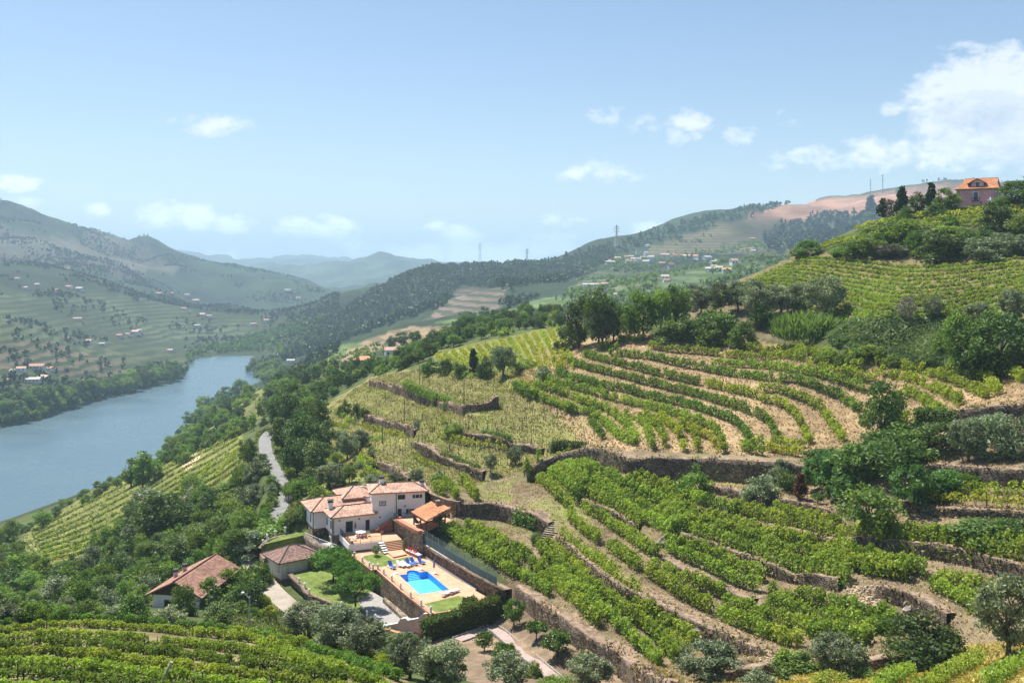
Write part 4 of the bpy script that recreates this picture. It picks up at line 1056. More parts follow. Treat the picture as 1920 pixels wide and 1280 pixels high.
# windbreak fence on that wall
fence = tag(empty("fence", uv(6,0,-47.9)), "dark blue green windbreak fence on the stone wall above the pool", "fence")
FL = [(4.55,13.4),(4.95,9.5),(5.55,2.5),(6.45,-6.8),(7.2,-12.0)]
fz = MB(); fk = MB()
for a, b_ in zip(FL[:-1], FL[1:]):
    f_ = Face(uv(*b_), uv(*a)); f_.box(fz, 0, f_.len, -47.92, -46.65, -0.03, 0.03); f_.box(fk, 0, f_.len, -48.1, -47.9, -0.22, 0.22)
    n_ = max(1, round(f_.len / 2.4))
    for i in range(n_):
        pp = f_.pt(f_.len * i / n_, 0); mb = MB(); mb.tube((pp[0], pp[1], -47.95), (pp[0], pp[1], -45.6), 0.04, n=6); under(mb.build("post", M['steel']), fence)
under(fz.build("screen", M['screen']), fence); under(fk.build("kerb", M['concrete']), fence)
m_net, nt, out = nmat("wire_netting")
b = N(nt, "ShaderNodeBsdfPrincipled", Roughness=0.6); b.inputs["Base Color"].default_value = (0.10, 0.16, 0.15, 1)
t_ = N(nt, "ShaderNodeBsdfTransparent"); mx = N(nt, "ShaderNodeMixShader"); mx.inputs[0].default_value = 0.28
L(nt, t_.outputs[0], mx.inputs[1]); L(nt, b.outputs[0], mx.inputs[2]); L(nt, mx.outputs[0], out.inputs[0])
fnn = MB()
for a, b_ in zip(FL[:-1], FL[1:]):
    f_ = Face(uv(*b_), uv(*a)); f_.box(fnn, 0.02, f_.len - 0.02, -46.64, -45.65, -0.006, 0.006)
under(fnn.build("netting", m_net), fence)
# pool railing with white posts
prl = tag(empty("pool_railing", uv(-4.5,0,-50)), "row of white round posts with thin rails along the pool deck edge", "railing")
PP = [(-6.35,16.9),(-5.9,13.6),(-5.62,10.5),(-5.35,9.35),(-4.6,9.1),(-4.5,6.2),(-4.32,2.6),(-4.2,-1.4),(-4.0,-5.6),(-3.75,-9.6),(-3.4,-12.7)]
def white_post(x, y, z, h=0.95, r=0.16):
    mb = MB(); mb.tube((x, y, z), (x, y, z + h*0.82), r, r*0.9, 10); mb.tube((x, y, z + h*0.82), (x, y, z + h*0.88), r*1.3, r*1.3, 10); mb.dome((x, y, z + h*0.9), r, 10, 4, sz=0.9); return mb
for u_, v_ in PP: under(white_post(*uv(u_, v_), -50.0).build("post", M['whitepost']), prl)
rl = MB()
for a, b_ in zip(PP[:-1], PP[1:]):
    for hh in (0.3, 0.62): rl.tube(uv(*a, -50+hh), uv(*b_, -50+hh), 0.03, n=5)
under(rl.build("rail", M['coping']), prl)

# ------------------------------------------------------------------ pool furniture
def lounger(u, v, rz, cushion, label, z=-50.0, back=52):
    root = tag(empty("sun_lounger", uv(u, v, z), rz), label, "sun lounger", "sun loungers by the pool")
    fr = MB()
    for s in (-1, 1): fr.box((s*0.32, -0.1, 0.30), (0.06, 1.9, 0.07))
    for y in (-1.02, -0.3, 0.3, 0.8): fr.box((0, y, 0.30), (0.64, 0.08, 0.05))
    fr.build("frame", M['plastic'], root)
    for sx in (-1, 1):
        for sy in (-0.85, 0.65):
            mb = MB(); mb.box((sx*0.3, sy, 0.14), (0.07, 0.09, 0.28)); mb.build("leg", M['plastic'], root)
    mt = M['blue'] if cushion else M['plastic']
    st_ = MB(); st_.box((0, -0.45, 0.38), (0.62, 1.2, 0.09)); st_.build("seat", mt, root)
    a = math.radians(back); c, s_ = math.cos(a), math.sin(a); bk = MB(); Lb = 0.85
    y0, z0 = 0.15, 0.36
    vs = []
    for (l, t) in ((0,0),(Lb,0),(Lb,0.09),(0,0.09)):
        vs.append((y0 + l*c - t*s_, z0 + l*s_ + t*c))
    V_ = [(-0.31, y, zz) for y, zz in vs] + [(0.31, y, zz) for y, zz in vs]
    bk.add(V_, [(0,1,2,3),(7,6,5,4),(0,4,5,1),(1,5,6,2),(2,6,7,3),(3,7,4,0)]); bk.build("backrest", mt, root)
    return root
lounger(-2.45, 8.75, YAW - 0.10 + 0.35, True, "blue cushioned sun lounger standing apart at the left of the row")
lounger(-0.95, 8.85, YAW + 0.45, False, "bare white sun lounger left in the row by the lawn", back=38)
lounger(-0.15, 8.6, YAW + 0.4, False, "second white sun lounger lying low beside the blue pair", back=22)
lounger(0.6, 8.95, YAW + 0.3, True, "left one of the two neighbouring blue sun loungers", back=48)
lounger(1.45, 9.1, YAW + 0.3, True, "right one of the two neighbouring blue sun loungers", back=48)
lounger(2.7, 9.2, YAW + 0.3, True, "blue backed white sun lounger next to the folded parasol")
lounger(1.1, -7.1, YAW + 2.0, False, "white sun lounger nearest the lower lawn corner", back=10)
lounger(2.5, -6.6, YAW + 2.0, False, "white sun lounger pulled closer to the stone wall", back=12)
def parasol(u, v, z, cloth, label, h=2.4, folded=True):
    root = tag(empty("parasol", uv(u, v, z)), label, "parasol")
    mb = MB(); mb.tube((0,0,0.1), (0,0,h), 0.03, n=6); mb.build("pole", M['plastic'], root)
    mb = MB(); mb.tube((0,0,0), (0,0,0.12), 0.42, 0.36, 12); mb.build("base", M['plastic'], root)
    if folded:
        mb = MB(); prof = [(0.9, 0.07), (1.0, 0.19), (1.5, 0.17), (2.0, 0.11), (2.3, 0.04)]
        for (z0, r0), (z1, r1) in zip(prof[:-1], prof[1:]): mb.tube((0,0,z0*h/2.4), (0,0,z1*h/2.4), r0, r1, 7)
        mb.build("canopy", cloth, root)
    return root
parasol(1.6, 6.2, -50, M['purple'], "folded mauve parasol beside the rounded pool steps")
parasol(2.95, 3.3, -50, M['purple'], "folded mauve parasol on the deck near the kerb")
parasol(-2.6, 5.7, -50, M['purple'], "bare white parasol pole at the pool corner", h=1.7, folded=False)
parasol(-3.55, 26.4, -48.6, M['rust'], "folded rust coloured parasol beside the green door", h=2.0)
# table and chairs
tbr = tag(empty("garden_table", uv(-3.3, 23.9, -48.6), YAW), "white oval table set on the terrace", "table")
mb = MB(); mb.tube((0,0,0.70), (0,0,0.75), 0.9, 0.9, 16); mb.build("tabletop", M['plastic'], tbr)
for sx, sy in ((-1,-1),(1,-1),(1,1),(-1,1)):
    mb = MB(); mb.box((sx*0.55, sy*0.5, 0.35), (0.07, 0.07, 0.7)); mb.build("leg", M['plastic'], tbr)
M['pinkplastic'] = simple("faded_pink_plastic", (0.52, 0.36, 0.34), 0.5, 0.05, 2); M['limeplastic'] = simple("lime_plastic", (0.42, 0.55, 0.25), 0.5, 0.05, 2)
for i, (u_, v_, rz, mt, lb) in enumerate([(-4.3,23.1,0.4,'plastic',"white plastic chair at the railing side of the table"), (-3.5,22.6,0.1,'pinkplastic',"left of two faded pink chairs in front of the table"), (-2.8,22.6,-0.1,'pinkplastic',"right of two faded pink chairs in front of the table"), (-2.0,23.4,-0.7,'limeplastic',"pale lime chair at the right end of the table"), (-3.6,25.1,3.1,'plastic',"white plastic chair on the wall side of the table"), (-5.0,21.6,1.0,'plastic',"low white stool standing alone by the railing")]):
    ch = tag(empty("garden_chair", uv(u_, v_, -48.6), YAW + rz), lb, "chair", "chairs on the terrace")
    mb = MB(); mb.box((0,0,0.42), (0.5,0.48,0.06)); mb.build("seat", M[mt], ch)
    if i < 5: mb = MB(); mb.box((0,-0.23,0.68), (0.5,0.05,0.5)); mb.build("backrest", M[mt], ch)
    for sx in (-1, 1):
        for sy in (-1, 1): mb = MB(); mb.box((sx*0.2, sy*0.19, 0.2), (0.05,0.05,0.4)); mb.build("leg", M[mt], ch)
# flower box, pots
fb = MB(); fb.prism(uvp([(2.25,15.3),(3.0,15.5),(4.0,11.9),(3.2,11.7)]), -50.0, -49.5); flb = tag(fb.build("planter", M['coping']), "long low brick planter at the foot of the patio wall", "planter")
fb2 = MB(); fb2.prism(uvp([(2.2,15.36),(3.05,15.58),(4.06,11.84),(3.15,11.62)]), -49.5, -49.42); fb2.build("coping", M['whitepost'], flb)
for u_, v_, z_, s_, lb in ((-5.9,20.2,-48.6,0.4,"grey urn planter at the front corner of the terrace"), (0.6,23.6,-48.6,0.42,"terracotta pot at the foot of the red wall steps"), (3.6,22.9,-46.2,0.35,"small pale pot beside the upper railing")):
    mb = MB(); mb.tube((*uv(u_, v_), z_), (*uv(u_, v_), z_ + s_*1.3), s_*0.5, s_*0.8, 10); tag(mb.build("pot", M['concrete'] if u_ < 0 else M['coping']), lb, "pot")

# ------------------------------------------------------------------ lower garden, gate wall, drive
pad([(-10.3,25.4),(-15.6,23.9),(-15.5,21.0),(-15.3,18.2),(-14.9,15),(-15.0,11.6),(-11.8,3.9),(-10.3,0.6),(-9.3,-1.4),(-8.9,5.6),(-5.6,9.2),(-6.1,13.4),(-6.7,17.4),(-6.6,19.6),(-8.3,19.4),(-10.4,23.2)], -54.4, -53.5, "lawn", M['lawn'], "lower lawn shaded by the feathery green trees", "lawn", "structure")
pad([(-8.88,5.6),(-5.6,9.2),(-4.85,5.5),(-4.55,-2),(-3.8,-10.5),(-8.6,-4.6),(-9.28,-1.4)], -54.4, -53.48, "driveway", M['gravel'], "pale paved drive between the lawn and the pool wall", "driveway", "structure")
rmp = MB(); rmp.prism(uvp([(-5.5,3.6),(-4.9,4.2),(-3.95,-9.5),(-5.0,-8.2)]), -54.4, -52.9); tag(rmp.build("ramp_wall", M['wallpale']), "low pale ramp wall at the foot of the pool wall", "ramp")
stone_wall([uv(-14.95,10.6), uv(-15.45,13), uv(-15.3,16), uv(-15.6,18.3), uv(-15.9,21.0), uv(-16.0,23.6)][::1], 1.6, "curved stone wall with white posts below the small house", M['wallpale'], thick=-0.5, top=[-53.45,-53.4,-53.4,-53.4,-53.3,-53.2], base=[-55.4]*6, name="garden_wall")
stone_wall([uv(-8.7,-4.6), uv(-9.6,-1.4), uv(-10.7,0.8), uv(-12.1,3.8), uv(-14.8,10.6)][::1], 1, "low wall edging the lower lawn behind the olive trees", M['wallpale'], thick=-0.4, top=[-53.3]*5, base=[-55.2]*5, name="garden_wall")
for i, (u_, v_, lb) in enumerate([(-15.5,17.9,"nearest the small house"),(-15.2,14.9,"in the middle of the curved wall"),(-15.2,11.8,"at the lower end of the curved wall"),(-12.0,3.8,"standing alone behind the olive crowns"),(-10.6,0.8,"beside the feathery tree's trunk"),(-9.5,-1.5,"at the lawn side of the drive"),(-8.75,-3.4,"next to the pink gate wall")]):
    tag(white_post(*uv(u_, v_), -53.45, 1.0).build("bollard", M['whitepost']), "white round topped post " + lb, "post", "white posts round the lower lawn")
gt = tag(empty("gate_wall", uv(-6,-8,-54)), "scalloped pale pink gate wall with white coping", "wall")
fG = Face(uv(-8.85,-4.75), uv(-3.3,-12.6))
z6 = lambda x, y: (640 + x/6.4, 1000 + y/6.4)
prof = [fG.pix(*z6(x, y)) for x, y in ((440,1078),(470,1078),(510,1108),(590,1098),(680,1078),(712,1030),(770,1018),(800,1046),(920,1022),(985,968),(1040,962))]
prof = [(0.0, prof[0][1])] + [p for p in prof if 0.05 < p[0] < fG.len] + [(fG.len, prof[-1][1])]
gw = MB(); gc = MB()
for (t0, za), (t1, zb) in zip(prof[:-1], prof[1:]):
    V_ = [fG.pt(t0, -55.0, 0), fG.pt(t1, -55.0, 0), fG.pt(t1, zb, 0), fG.pt(t0, za, 0), fG.pt(t0, -55.0, -0.35), fG.pt(t1, -55.0, -0.35), fG.pt(t1, zb, -0.35), fG.pt(t0, za, -0.35)]
    gw.add(V_, [(0,1,2,3),(5,4,7,6),(3,2,6,7)])
    V_ = [fG.pt(t0, za, .08), fG.pt(t1, zb, .08), fG.pt(t1, zb+.13, .08), fG.pt(t0, za+.13, .08), fG.pt(t0, za, -.43), fG.pt(t1, zb, -.43), fG.pt(t1, zb+.13, -.43), fG.pt(t0, za+.13, -.43)]
    gc.add(V_, [(0,1,2,3),(5,4,7,6),(3,2,6,7),(0,4,5,1),(0,3,7,4),(1,5,6,2)])
under(gw.build("wall", M['pinkwall']), gt); under(gc.build("coping", M['whitepost']), gt)
fr_ = MB(); fG.box(fr_, 1.2, fG.len - 0.4, -54.6, -53.35, 0.9, 1.5); pr_ = tag(fr_.build("tiled_porch_wall", M['tileorange']), "low orange tiled strip in front of the gate wall", "low wall")
pr_.data.attributes.new("tint", 'FLOAT', 'POINT').data.foreach_set("value", [0.6] * len(pr_.data.vertices))
gp_ = MB(); fG.box(gp_, 0.3, 1.0, -55.5, -53.6, 1.0, 1.6); fG.box(gp_, 0.2, 1.1, -53.6, -53.45, 0.9, 1.7); tag(gp_.build("gate_pillar", M['whitepost']), "white gate pillar at the end of the tiled strip", "pillar")

# upper lawn left of the villa, with its bank and posts
ULP = [PZ(490,1021,-50.6), PZ(520,1007,-50.5), PZ(553,999,-50.3), PZ(577,984,-50.2), PZ(579,1000,-50.3), PZ(557,1006,-50.4), PZ(500,1016,-50.6)]
um = MB(); n_ = len(ULP); um.add([tuple(p) for p in ULP] + [(p[0], p[1], p[2]-3.2) for p in ULP], [tuple(range(n_))] + [(i, (i+1) % n_, n_+(i+1) % n_, n_+i) for i in range(n_)]); tag(um.build("lawn", M['lawn']), "curved bank of lawn on the road side of the villa", "lawn", kind="structure")
for (x, y), lb in zip([(493,1022),(501,1012),(516,1005),(535,998),(556,990)], ["lowest on the curved lawn edge","second up the curved lawn edge","middle one of the curved lawn edge","fourth up the curved lawn edge","nearest the villa corner"]):
    p = PZ(x, y, -50.4); tag(white_post(*p, 1.1, 0.17).build("bollard", M['whitepost']), "white round post, " + lb, "post", "white posts along the curved lawn")
stone_wall([uv(-19.0,33.5), uv(-17,36.5), uv(-13.5,37.5), uv(-11.2,35.0)], 3, "shadowed stone wall under the curved lawn behind the small house", M['wall'], thick=0.6, top=[-51.4,-50.9,-50.6,-50.5], base=[-55]*4, name="garden_wall")
stone_wall([uv(-18.75,33.0), uv(-18.7,29.3)], 3, "rough stone wall between the lane and the small house", M['wall'], thick=-0.5, top=[-52.2,-52.4], base=[-55.2]*2, name="garden_wall")
stone_wall([uv(-11.0,34.6), uv(-9.6,29), uv(-7.6,24)], 3, "walkway edge wall below the left corner of the villa", M['wallpale'], thick=0.5, top=[-50.3,-50.5,-50.7], base=[-54.6]*3, name="garden_wall")
wk = MB(); wk.prism(uvp([(-11.0,37.5),(-9.75,37.5),(-9.7,32.5),(-7.5,30),(-6.4,24.2),(-7.5,23.8),(-9.5,29),(-10.9,34.6)]), -54.4, -50.55); tag(wk.build("walkway", M['concrete']), "pale concrete walkway round the corner of the villa", "walkway", kind="structure")
railing([(-10.9,34.4),(-9.4,29.2),(-7.5,24.2)], -50.55, 0.8, "railing", "white balustrade along the villa walkway", gap=0.3)
for o in COL.objects:
    if o.get("label", "").startswith("white balustrade"):
        for c in o.children: c.data.materials.clear(); c.data.materials.append(M['whitepost'])
tr2 = MB(); tr2.box((*uv(-6.9,22.6), -50.9), (1.6,1.2,0.1), YAW); tr2.box((*uv(-6.9,22.6), -52.5), (1.4,1.0,3.1), YAW); tag(tr2.build("cellar_porch", M['tileorange']), "little orange roofed porch tucked under the terrace corner", "porch")

# ------------------------------------------------------------------ small tiled house by the lane
sh = tag(empty("small_house", uv(-14,28,-55)), "small white house with a brown pyramid tiled roof by the lane", "house")
SA = math.radians(13.0); sux = (UX*math.cos(SA) - UY*math.sin(SA), UX*math.sin(SA) + UY*math.cos(SA)); suy = (-sux[1], sux[0])
S0 = uv(-17.25, 24.1); spt = lambda s, t: (S0[0] + sux[0]*s + suy[0]*t, S0[1] + sux[1]*s + suy[1]*t)
mb = MB(); mb.prism([spt(0,0), spt(7.0,0), spt(7.0,6.2), spt(0,6.2)], -55.2, -51.5); under(mb.build("wall", M['cream']), sh)
mb = MB(); mb.prism([spt(-0.04,-0.04), spt(7.0,-0.04), spt(7.0,5), spt(-0.04,5)], -55.25, -54.5); under(mb.build("base_band", M['coping']), sh)
pls, rds = hip_planes(spt(-0.6,-0.6), sux, suy, 8.2, 7.4, -51.55, -49.9, 3.5); under(roof(pls, rds, None, M['tilebrown']), sh)
fS = Face(spt(0,0), spt(7,0)); fSl = Face(spt(0,6.2), spt(0,0))
under(opening(fS, (0.25, 1.2, -54.4, -52.3), None, "door", M['cream'], M['concrete']), sh)
under(opening(fS, (5.2, 6.4, -52.8, -51.9), None, "window", M['brown']), sh)
under(opening(fSl, (4.3, 5.4, -53.4, -52.2), None, "window", M['cream'], M['concrete']), sh)

# ------------------------------------------------------------------ red roofed house lower left
rh = tag(empty("cottage", (-52, 156, -57)), "white cottage with a long red tiled gable roof among bushes", "house")
ra = np.array([-52.75, 150.0]); rd_ = np.array([2.2, 13.9]); rd_ /= np.hypot(*rd_); rp_ = np.array([rd_[1], -rd_[0]]); RL = 14.1
ZR, ZE = -49.95, -52.25
q3 = lambda s, w, z: (*(ra + rd_*s + rp_*w), z)
p_left = (q3(RL,-4.7,ZE), q3(-0.3,-4.7,ZE), q3(-0.3,0,ZR), q3(RL,0,ZR)); p_right = (q3(-0.3,4.7,ZE), q3(RL,4.7,ZE), q3(RL,0,ZR), q3(-0.3,0,ZR))
under(roof([p_left, p_right], [(q3(-0.3,0,ZR), q3(RL,0,ZR))], None, M['tilered'], ridgemat=M['tilered'], cw=0.3, ch=0.42), rh)
mb = MB(); mb.prism([q3(0.5,-3.9,0)[:2], q3(0.5,3.9,0)[:2], q3(RL-.4,3.9,0)[:2], q3(RL-.4,-3.9,0)[:2]], -57.5, -52.35); under(mb.build("wall", M['white']), rh)
mb = MB(); mb.add([q3(0.3,-4.3,-52.2), q3(0.3,4.3,-52.2), q3(0.3,0,-50.15), q3(0.5,-4.3,-52.2), q3(0.5,4.3,-52.2), q3(0.5,0,-50.15)], [(0,1,2),(5,4,3),(0,3,4,1),(1,4,5,2),(2,5,3,0)]); under(mb.build("gable", M['brown']), rh)
fR = Face(q3(0.5,-3.9,0), q3(0.5,3.9,0)); under(opening(fR, (2.0, 3.6, -54.4, -53.1), None, "window", M['glass'], M['granite']), rh)
for s_, w_ in ((5.2,-2.6),(7.8,-2.4)): x_, y_, _ = q3(s_, w_, 0); under(chimney(x_, y_, -51.6, -50.2, 0.6, None, M['pinkwall']), rh)
dr = MB(); dr.add([PZ(262,1160,-58.2), PZ(300,1152,-58.0), PZ(318,1128,-57.6), PZ(285,1136,-57.9)], [(0,1,2,3)]); tag(dr.build("ramp", M['concrete']), "pale concrete ramp beside the cottage", "ramp", kind="structure")

# ------------------------------------------------------------------ pink house on the ridge
PB = pts_of(1832, 393, GZ)
if not (240 < PB[1] < 330): PB = np.array(P(1832, 393, 278.0))
pk = tag(empty("pink_house", tuple(PB)), "tall pink house with orange roof and dormer on the ridge", "house")
pd = np.array([0.85, -0.527]); pnv = np.array([-pd[1], pd[0]])       # along the front, and into the house
Yk = PB[1]; Wk = 10.9; c0 = np.array([PB[0], PB[1]]) - pd * Wk * 0.5
kp = lambda s, t, z=None: tuple(c0 + pd*s + pnv*t) + (() if z is None else (z,))
zb_, ze_, zr_ = PB[2] - 1.5, (HY - 354) / F * Yk, (HY - 333) / F * Yk
mb = MB(); mb.prism([kp(0,0), kp(Wk,0), kp(Wk,11), kp(0,11)], zb_, ze_); under(mb.build("wall", M['pink']), pk)
mb = MB()
for s_ in (0.3, Wk - 0.55): mb.prism([kp(s_-0.35,-0.06), kp(s_+0.6,-0.06), kp(s_+0.6,0.2), kp(s_-0.35,0.2)], zb_, ze_ - 0.02)
mb.prism([kp(-0.1,-0.12), kp(Wk+0.1,-0.12), kp(Wk+0.1,0.2), kp(-0.1,0.2)], ze_ - 0.5, ze_ - 0.01); under(mb.build("granite_trim", M['granite']), pk)
za = ze_; zm = ze_ + (zr_ - ze_) * 0.30
e = [kp(-0.5,-0.6,za), kp(Wk+0.5,-0.6,za), kp(Wk+0.5,11.6,za), kp(-0.5,11.6,za)]; mm_ = [kp(1.2,1.6,zm+.4), kp(Wk-0.2,1.6,zm+.4), kp(Wk-0.2,9.4,zm+.4), kp(1.2,9.4,zm+.4)]; rr = [kp(1.6,5.2,zr_), kp(Wk-0.4,5.2,zr_)]
under(roof([(e[0],e[1],mm_[1],mm_[0]), (e[1],e[2],mm_[2],mm_[1]), (e[2],e[3],mm_[3],mm_[2]), (e[3],e[0],mm_[0],mm_[3]), (mm_[0],mm_[1],rr[1],rr[0]), (mm_[2],mm_[3],rr[0],rr[1]), (mm_[3],mm_[0],rr[0]), (mm_[1],mm_[2],rr[1])], [(rr[0], rr[1])], None, M['tileorange'], ridgemat=M['tileorange']), pk)
dm = MB(); d0, d1 = Wk*0.36, Wk*0.66; dz0, dz1, dzp = ze_ + 0.35, ze_ + 1.9, ze_ + 2.95
dm.add([kp(d0,0.4,dz0), kp(d1,0.4,dz0), kp(d1,0.4,dz1), kp((d0+d1)/2,0.4,dzp), kp(d0,0.4,dz1), kp(d0,5,dz0), kp(d1,5,dz0), kp(d1,5,dz1), kp((d0+d1)/2,5,dzp), kp(d0,5,dz1)], [(0,1,2,3,4),(0,5,6,1),(1,6,7,2),(0,4,9,5)])
dorm = under(dm.build("dormer", M['pink']), pk)
under(roof([(kp(d0-1.2,0.05,dz1-0.35), kp((d0+d1)/2,0.05,dzp+.15), kp((d0+d1)/2,5,dzp+.15), kp(d0-1.2,5,dz1-.35)), (kp((d0+d1)/2,0.05,dzp+.15), kp(d1+.6,0.05,dz1-0.15), kp(d1+.6,5,dz1-.15), kp((d0+d1)/2,5,dzp+.15))], [], None, M['tileorange'], name="dormer_roof"), pk)
fK = Face(kp(0,0), kp(Wk,0)); fD = Face(kp(d0,0.4), kp(d1,0.4))
under(opening(fD, ((d1-d0)/2-0.55, (d1-d0)/2+0.55, dz0+0.25, dz1+0.1), None, "window", M['glass'], fw=0.18), pk)
w_ = under(opening(fK, (Wk*0.47-0.6, Wk*0.47+0.6, ze_-3.4, ze_-1.0), None, "window", M['glass'], fw=0.16), pk)
bl = MB(); fK.box(bl, Wk*0.47-1.1, Wk*0.47+1.1, ze_-3.6, ze_-3.45, 0.0, 0.7)
for i in range(9): fK.box(bl, Wk*0.47-1.05+i*0.26, Wk*0.47-1.0+i*0.26, ze_-3.45, ze_-2.6, 0.6, 0.66)
fK.box(bl, Wk*0.47-1.1, Wk*0.47+1.1, ze_-2.62, ze_-2.52, 0.58, 0.68); under(bl.build("balcony", M['dark']), pk)
under(opening(fK, (Wk*0.47-1.4, Wk*0.47+1.4, zb_-0.3, ze_-4.9), None, "door", M['brown'], M['granite'], fw=0.2), pk)
for i, (x_, h_, lb) in enumerate(((1854,18,"left pale gate post in front of the pink house"), (1858,24,"taller pale gate post with lamp by the pink house"))):
    p = P(x_, 389, Yk - 4); mb = MB(); mb.box((p[0], p[1], p[2] + h_/F*Yk*0.25), (0.45,0.45,h_/F*Yk), 0.3); mb.box((p[0], p[1], p[2] + h_/F*Yk*0.78), (0.6,0.6,0.15), 0.3)
    tag(mb.build("gate_post", M['whitepost']), lb, "gate post")
# ------------------------------------------------------------------ foliage tools
def cards(C, size, tint, flat=0.0, up=0.0, elong=1.0, drng=None):
    """one small folded leaf cluster (diamond quad) per centre"""
    r = drng or rng; n = len(C); C = np.asarray(C, np.float64)
    nv = r.normal(size=(n, 3)); nv[:, 2] = nv[:, 2] * (1 - flat) + up
    nv /= np.linalg.norm(nv, axis=1)[:, None] + 1e-9
    t = r.normal(size=(n, 3)); t -= nv * (t * nv).sum(1)[:, None]; t /= np.linalg.norm(t, axis=1)[:, None] + 1e-9
    b = np.cross(nv, t); s = np.asarray(size) * np.ones(n); s = s[:, None]
    k = 0.5 * elong
    bend = nv * s * (r.random((n, 1)) * 0.3 - 0.15)
    V = np.stack([C - t*s*k, C + b*s*0.36 + bend, C + t*s*k, C - b*s*0.36 - bend*0.4], 1).reshape(-1, 3)
    Q = np.arange(4*n).reshape(n, 4)
    T = np.repeat(np.clip(tint, 0, 1), 4)
    return V, Q, T
def foliage_mesh(name, parts):
    V, Q, T, n = [], [], [], 0
    for v, q, t in parts: V.append(v); Q.append(q + n); T.append(t); n += len(v)
    return np_mesh(name, np.concatenate(V), quads=np.concatenate(Q), attrs={"tint": ('POINT', 'FLOAT', np.concatenate(T))})

LM = {
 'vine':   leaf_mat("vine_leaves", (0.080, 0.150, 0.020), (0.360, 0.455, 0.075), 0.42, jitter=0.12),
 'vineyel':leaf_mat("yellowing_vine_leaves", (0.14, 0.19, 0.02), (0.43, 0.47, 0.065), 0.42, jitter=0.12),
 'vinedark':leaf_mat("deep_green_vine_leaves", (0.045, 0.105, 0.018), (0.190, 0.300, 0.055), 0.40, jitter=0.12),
 'oak':    leaf_mat("dark_broadleaf", (0.039, 0.086, 0.022), (0.145, 0.222, 0.052), 0.31),
 'mid':    leaf_mat("mid_green_leaves", (0.056, 0.122, 0.024), (0.220, 0.318, 0.060), 0.36),
 'bright': leaf_mat("bright_green_leaves", (0.049, 0.114, 0.013), (0.176, 0.280, 0.036), 0.42, jitter=0.15),
 'locust': leaf_mat("feathery_green_leaves", (0.037, 0.106, 0.015), (0.131, 0.269, 0.044), 0.42, jitter=0.05),
 'olive':  leaf_mat("silvery_olive_leaves", (0.087, 0.119, 0.056), (0.312, 0.369, 0.199), 0.26, (1.05, 1.1, 0.8)),
 'conifer':leaf_mat("dark_needles", (0.014, 0.035, 0.016), (0.046, 0.084, 0.035), 0.18),
 'pine':   leaf_mat("pine_needles", (0.025, 0.053, 0.020), (0.069, 0.108, 0.038), 0.21),
 'citrus': leaf_mat("glossy_citrus_leaves", (0.027, 0.088, 0.010), (0.119, 0.231, 0.022), 0.36, rough=0.4, spec=0.4, jitter=0.15),
 'reed':   leaf_mat("giant_reed_leaves", (0.070, 0.115, 0.030), (0.20, 0.27, 0.085), 0.35, jitter=0.1),
 'cherry': leaf_mat("drooping_green_leaves", (0.040, 0.108, 0.032), (0.176, 0.314, 0.080), 0.34, jitter=0.12),
 'fern':   leaf_mat("bracken_fronds", (0.065, 0.115, 0.045), (0.215, 0.30, 0.125), 0.28, jitter=0.1),
 'hedge':  leaf_mat("clipped_hedge_leaves", (0.029, 0.062, 0.010), (0.137, 0.189, 0.026), 0.34, jitter=0.05),
 'grass':  leaf_mat("dry_grass", (0.17, 0.15, 0.05), (0.46, 0.36, 0.17), 0.30),
 'weed':   leaf_mat("green_weeds", (0.07, 0.11, 0.02), (0.22, 0.27, 0.06), 0.35),
 'yellow': leaf_mat("yellow_grass", (0.28, 0.25, 0.04), (0.48, 0.42, 0.08), 0.35),
 'rusty':  leaf_mat("rusty_dry_leaves", (0.10, 0.05, 0.02), (0.24, 0.13, 0.05), 0.25),
 'wallgrowth': leaf_mat("brown_wall_growth", (0.055, 0.036, 0.022), (0.20, 0.135, 0.085), 0.15),
 'brightgrass': leaf_mat("lush_grass", (0.11, 0.20, 0.02), (0.27, 0.38, 0.05), 0.35),
 'grey':   leaf_mat("bare_grey_twigs", (0.13, 0.11, 0.09), (0.27, 0.24, 0.20), 0.1),
}
M['bark'] = simple("bark", (0.12, 0.095, 0.07), 0.95, 0.3, 5)
M['barkdark'] = simple("dark_bark", (0.055, 0.045, 0.035), 0.95, 0.3, 5)

def trunk_mb(h, r, limbs, spread, lean=0.0, seed=0):
    """tapered trunk with limbs; unit tree height is 1"""
    q = np.random.default_rng(seed); mb = MB()
    top = Vector((lean * h, 0.02, h)); mid = Vector((lean * h * 0.35, -0.015, h * 0.5))
    mb.tube((0, 0, -0.06), mid, r, r * 0.78, 7); mb.tube(mid, top, r * 0.78, r * 0.55, 7)
    for i in range(limbs):
        a = 2 * math.pi * (i + q.random() * 0.6) / limbs; st = mid.lerp(top, 0.3 + 0.7 * q.random())
        el = h + (0.9 - h) * (0.35 + 0.5 * q.random()); k1 = st.lerp(Vector((spread * 0.45 * math.cos(a), spread * 0.45 * math.sin(a), el * 0.8 + st.z * .2)), 1)
        k2 = Vector((spread * 0.8 * math.cos(a + .3), spread * 0.8 * math.sin(a + .3), el))
        mb.tube(st, k1, r * 0.5, r * 0.3, 5); mb.tube(k1, k2, r * 0.3, r * 0.1, 5)
    return mb
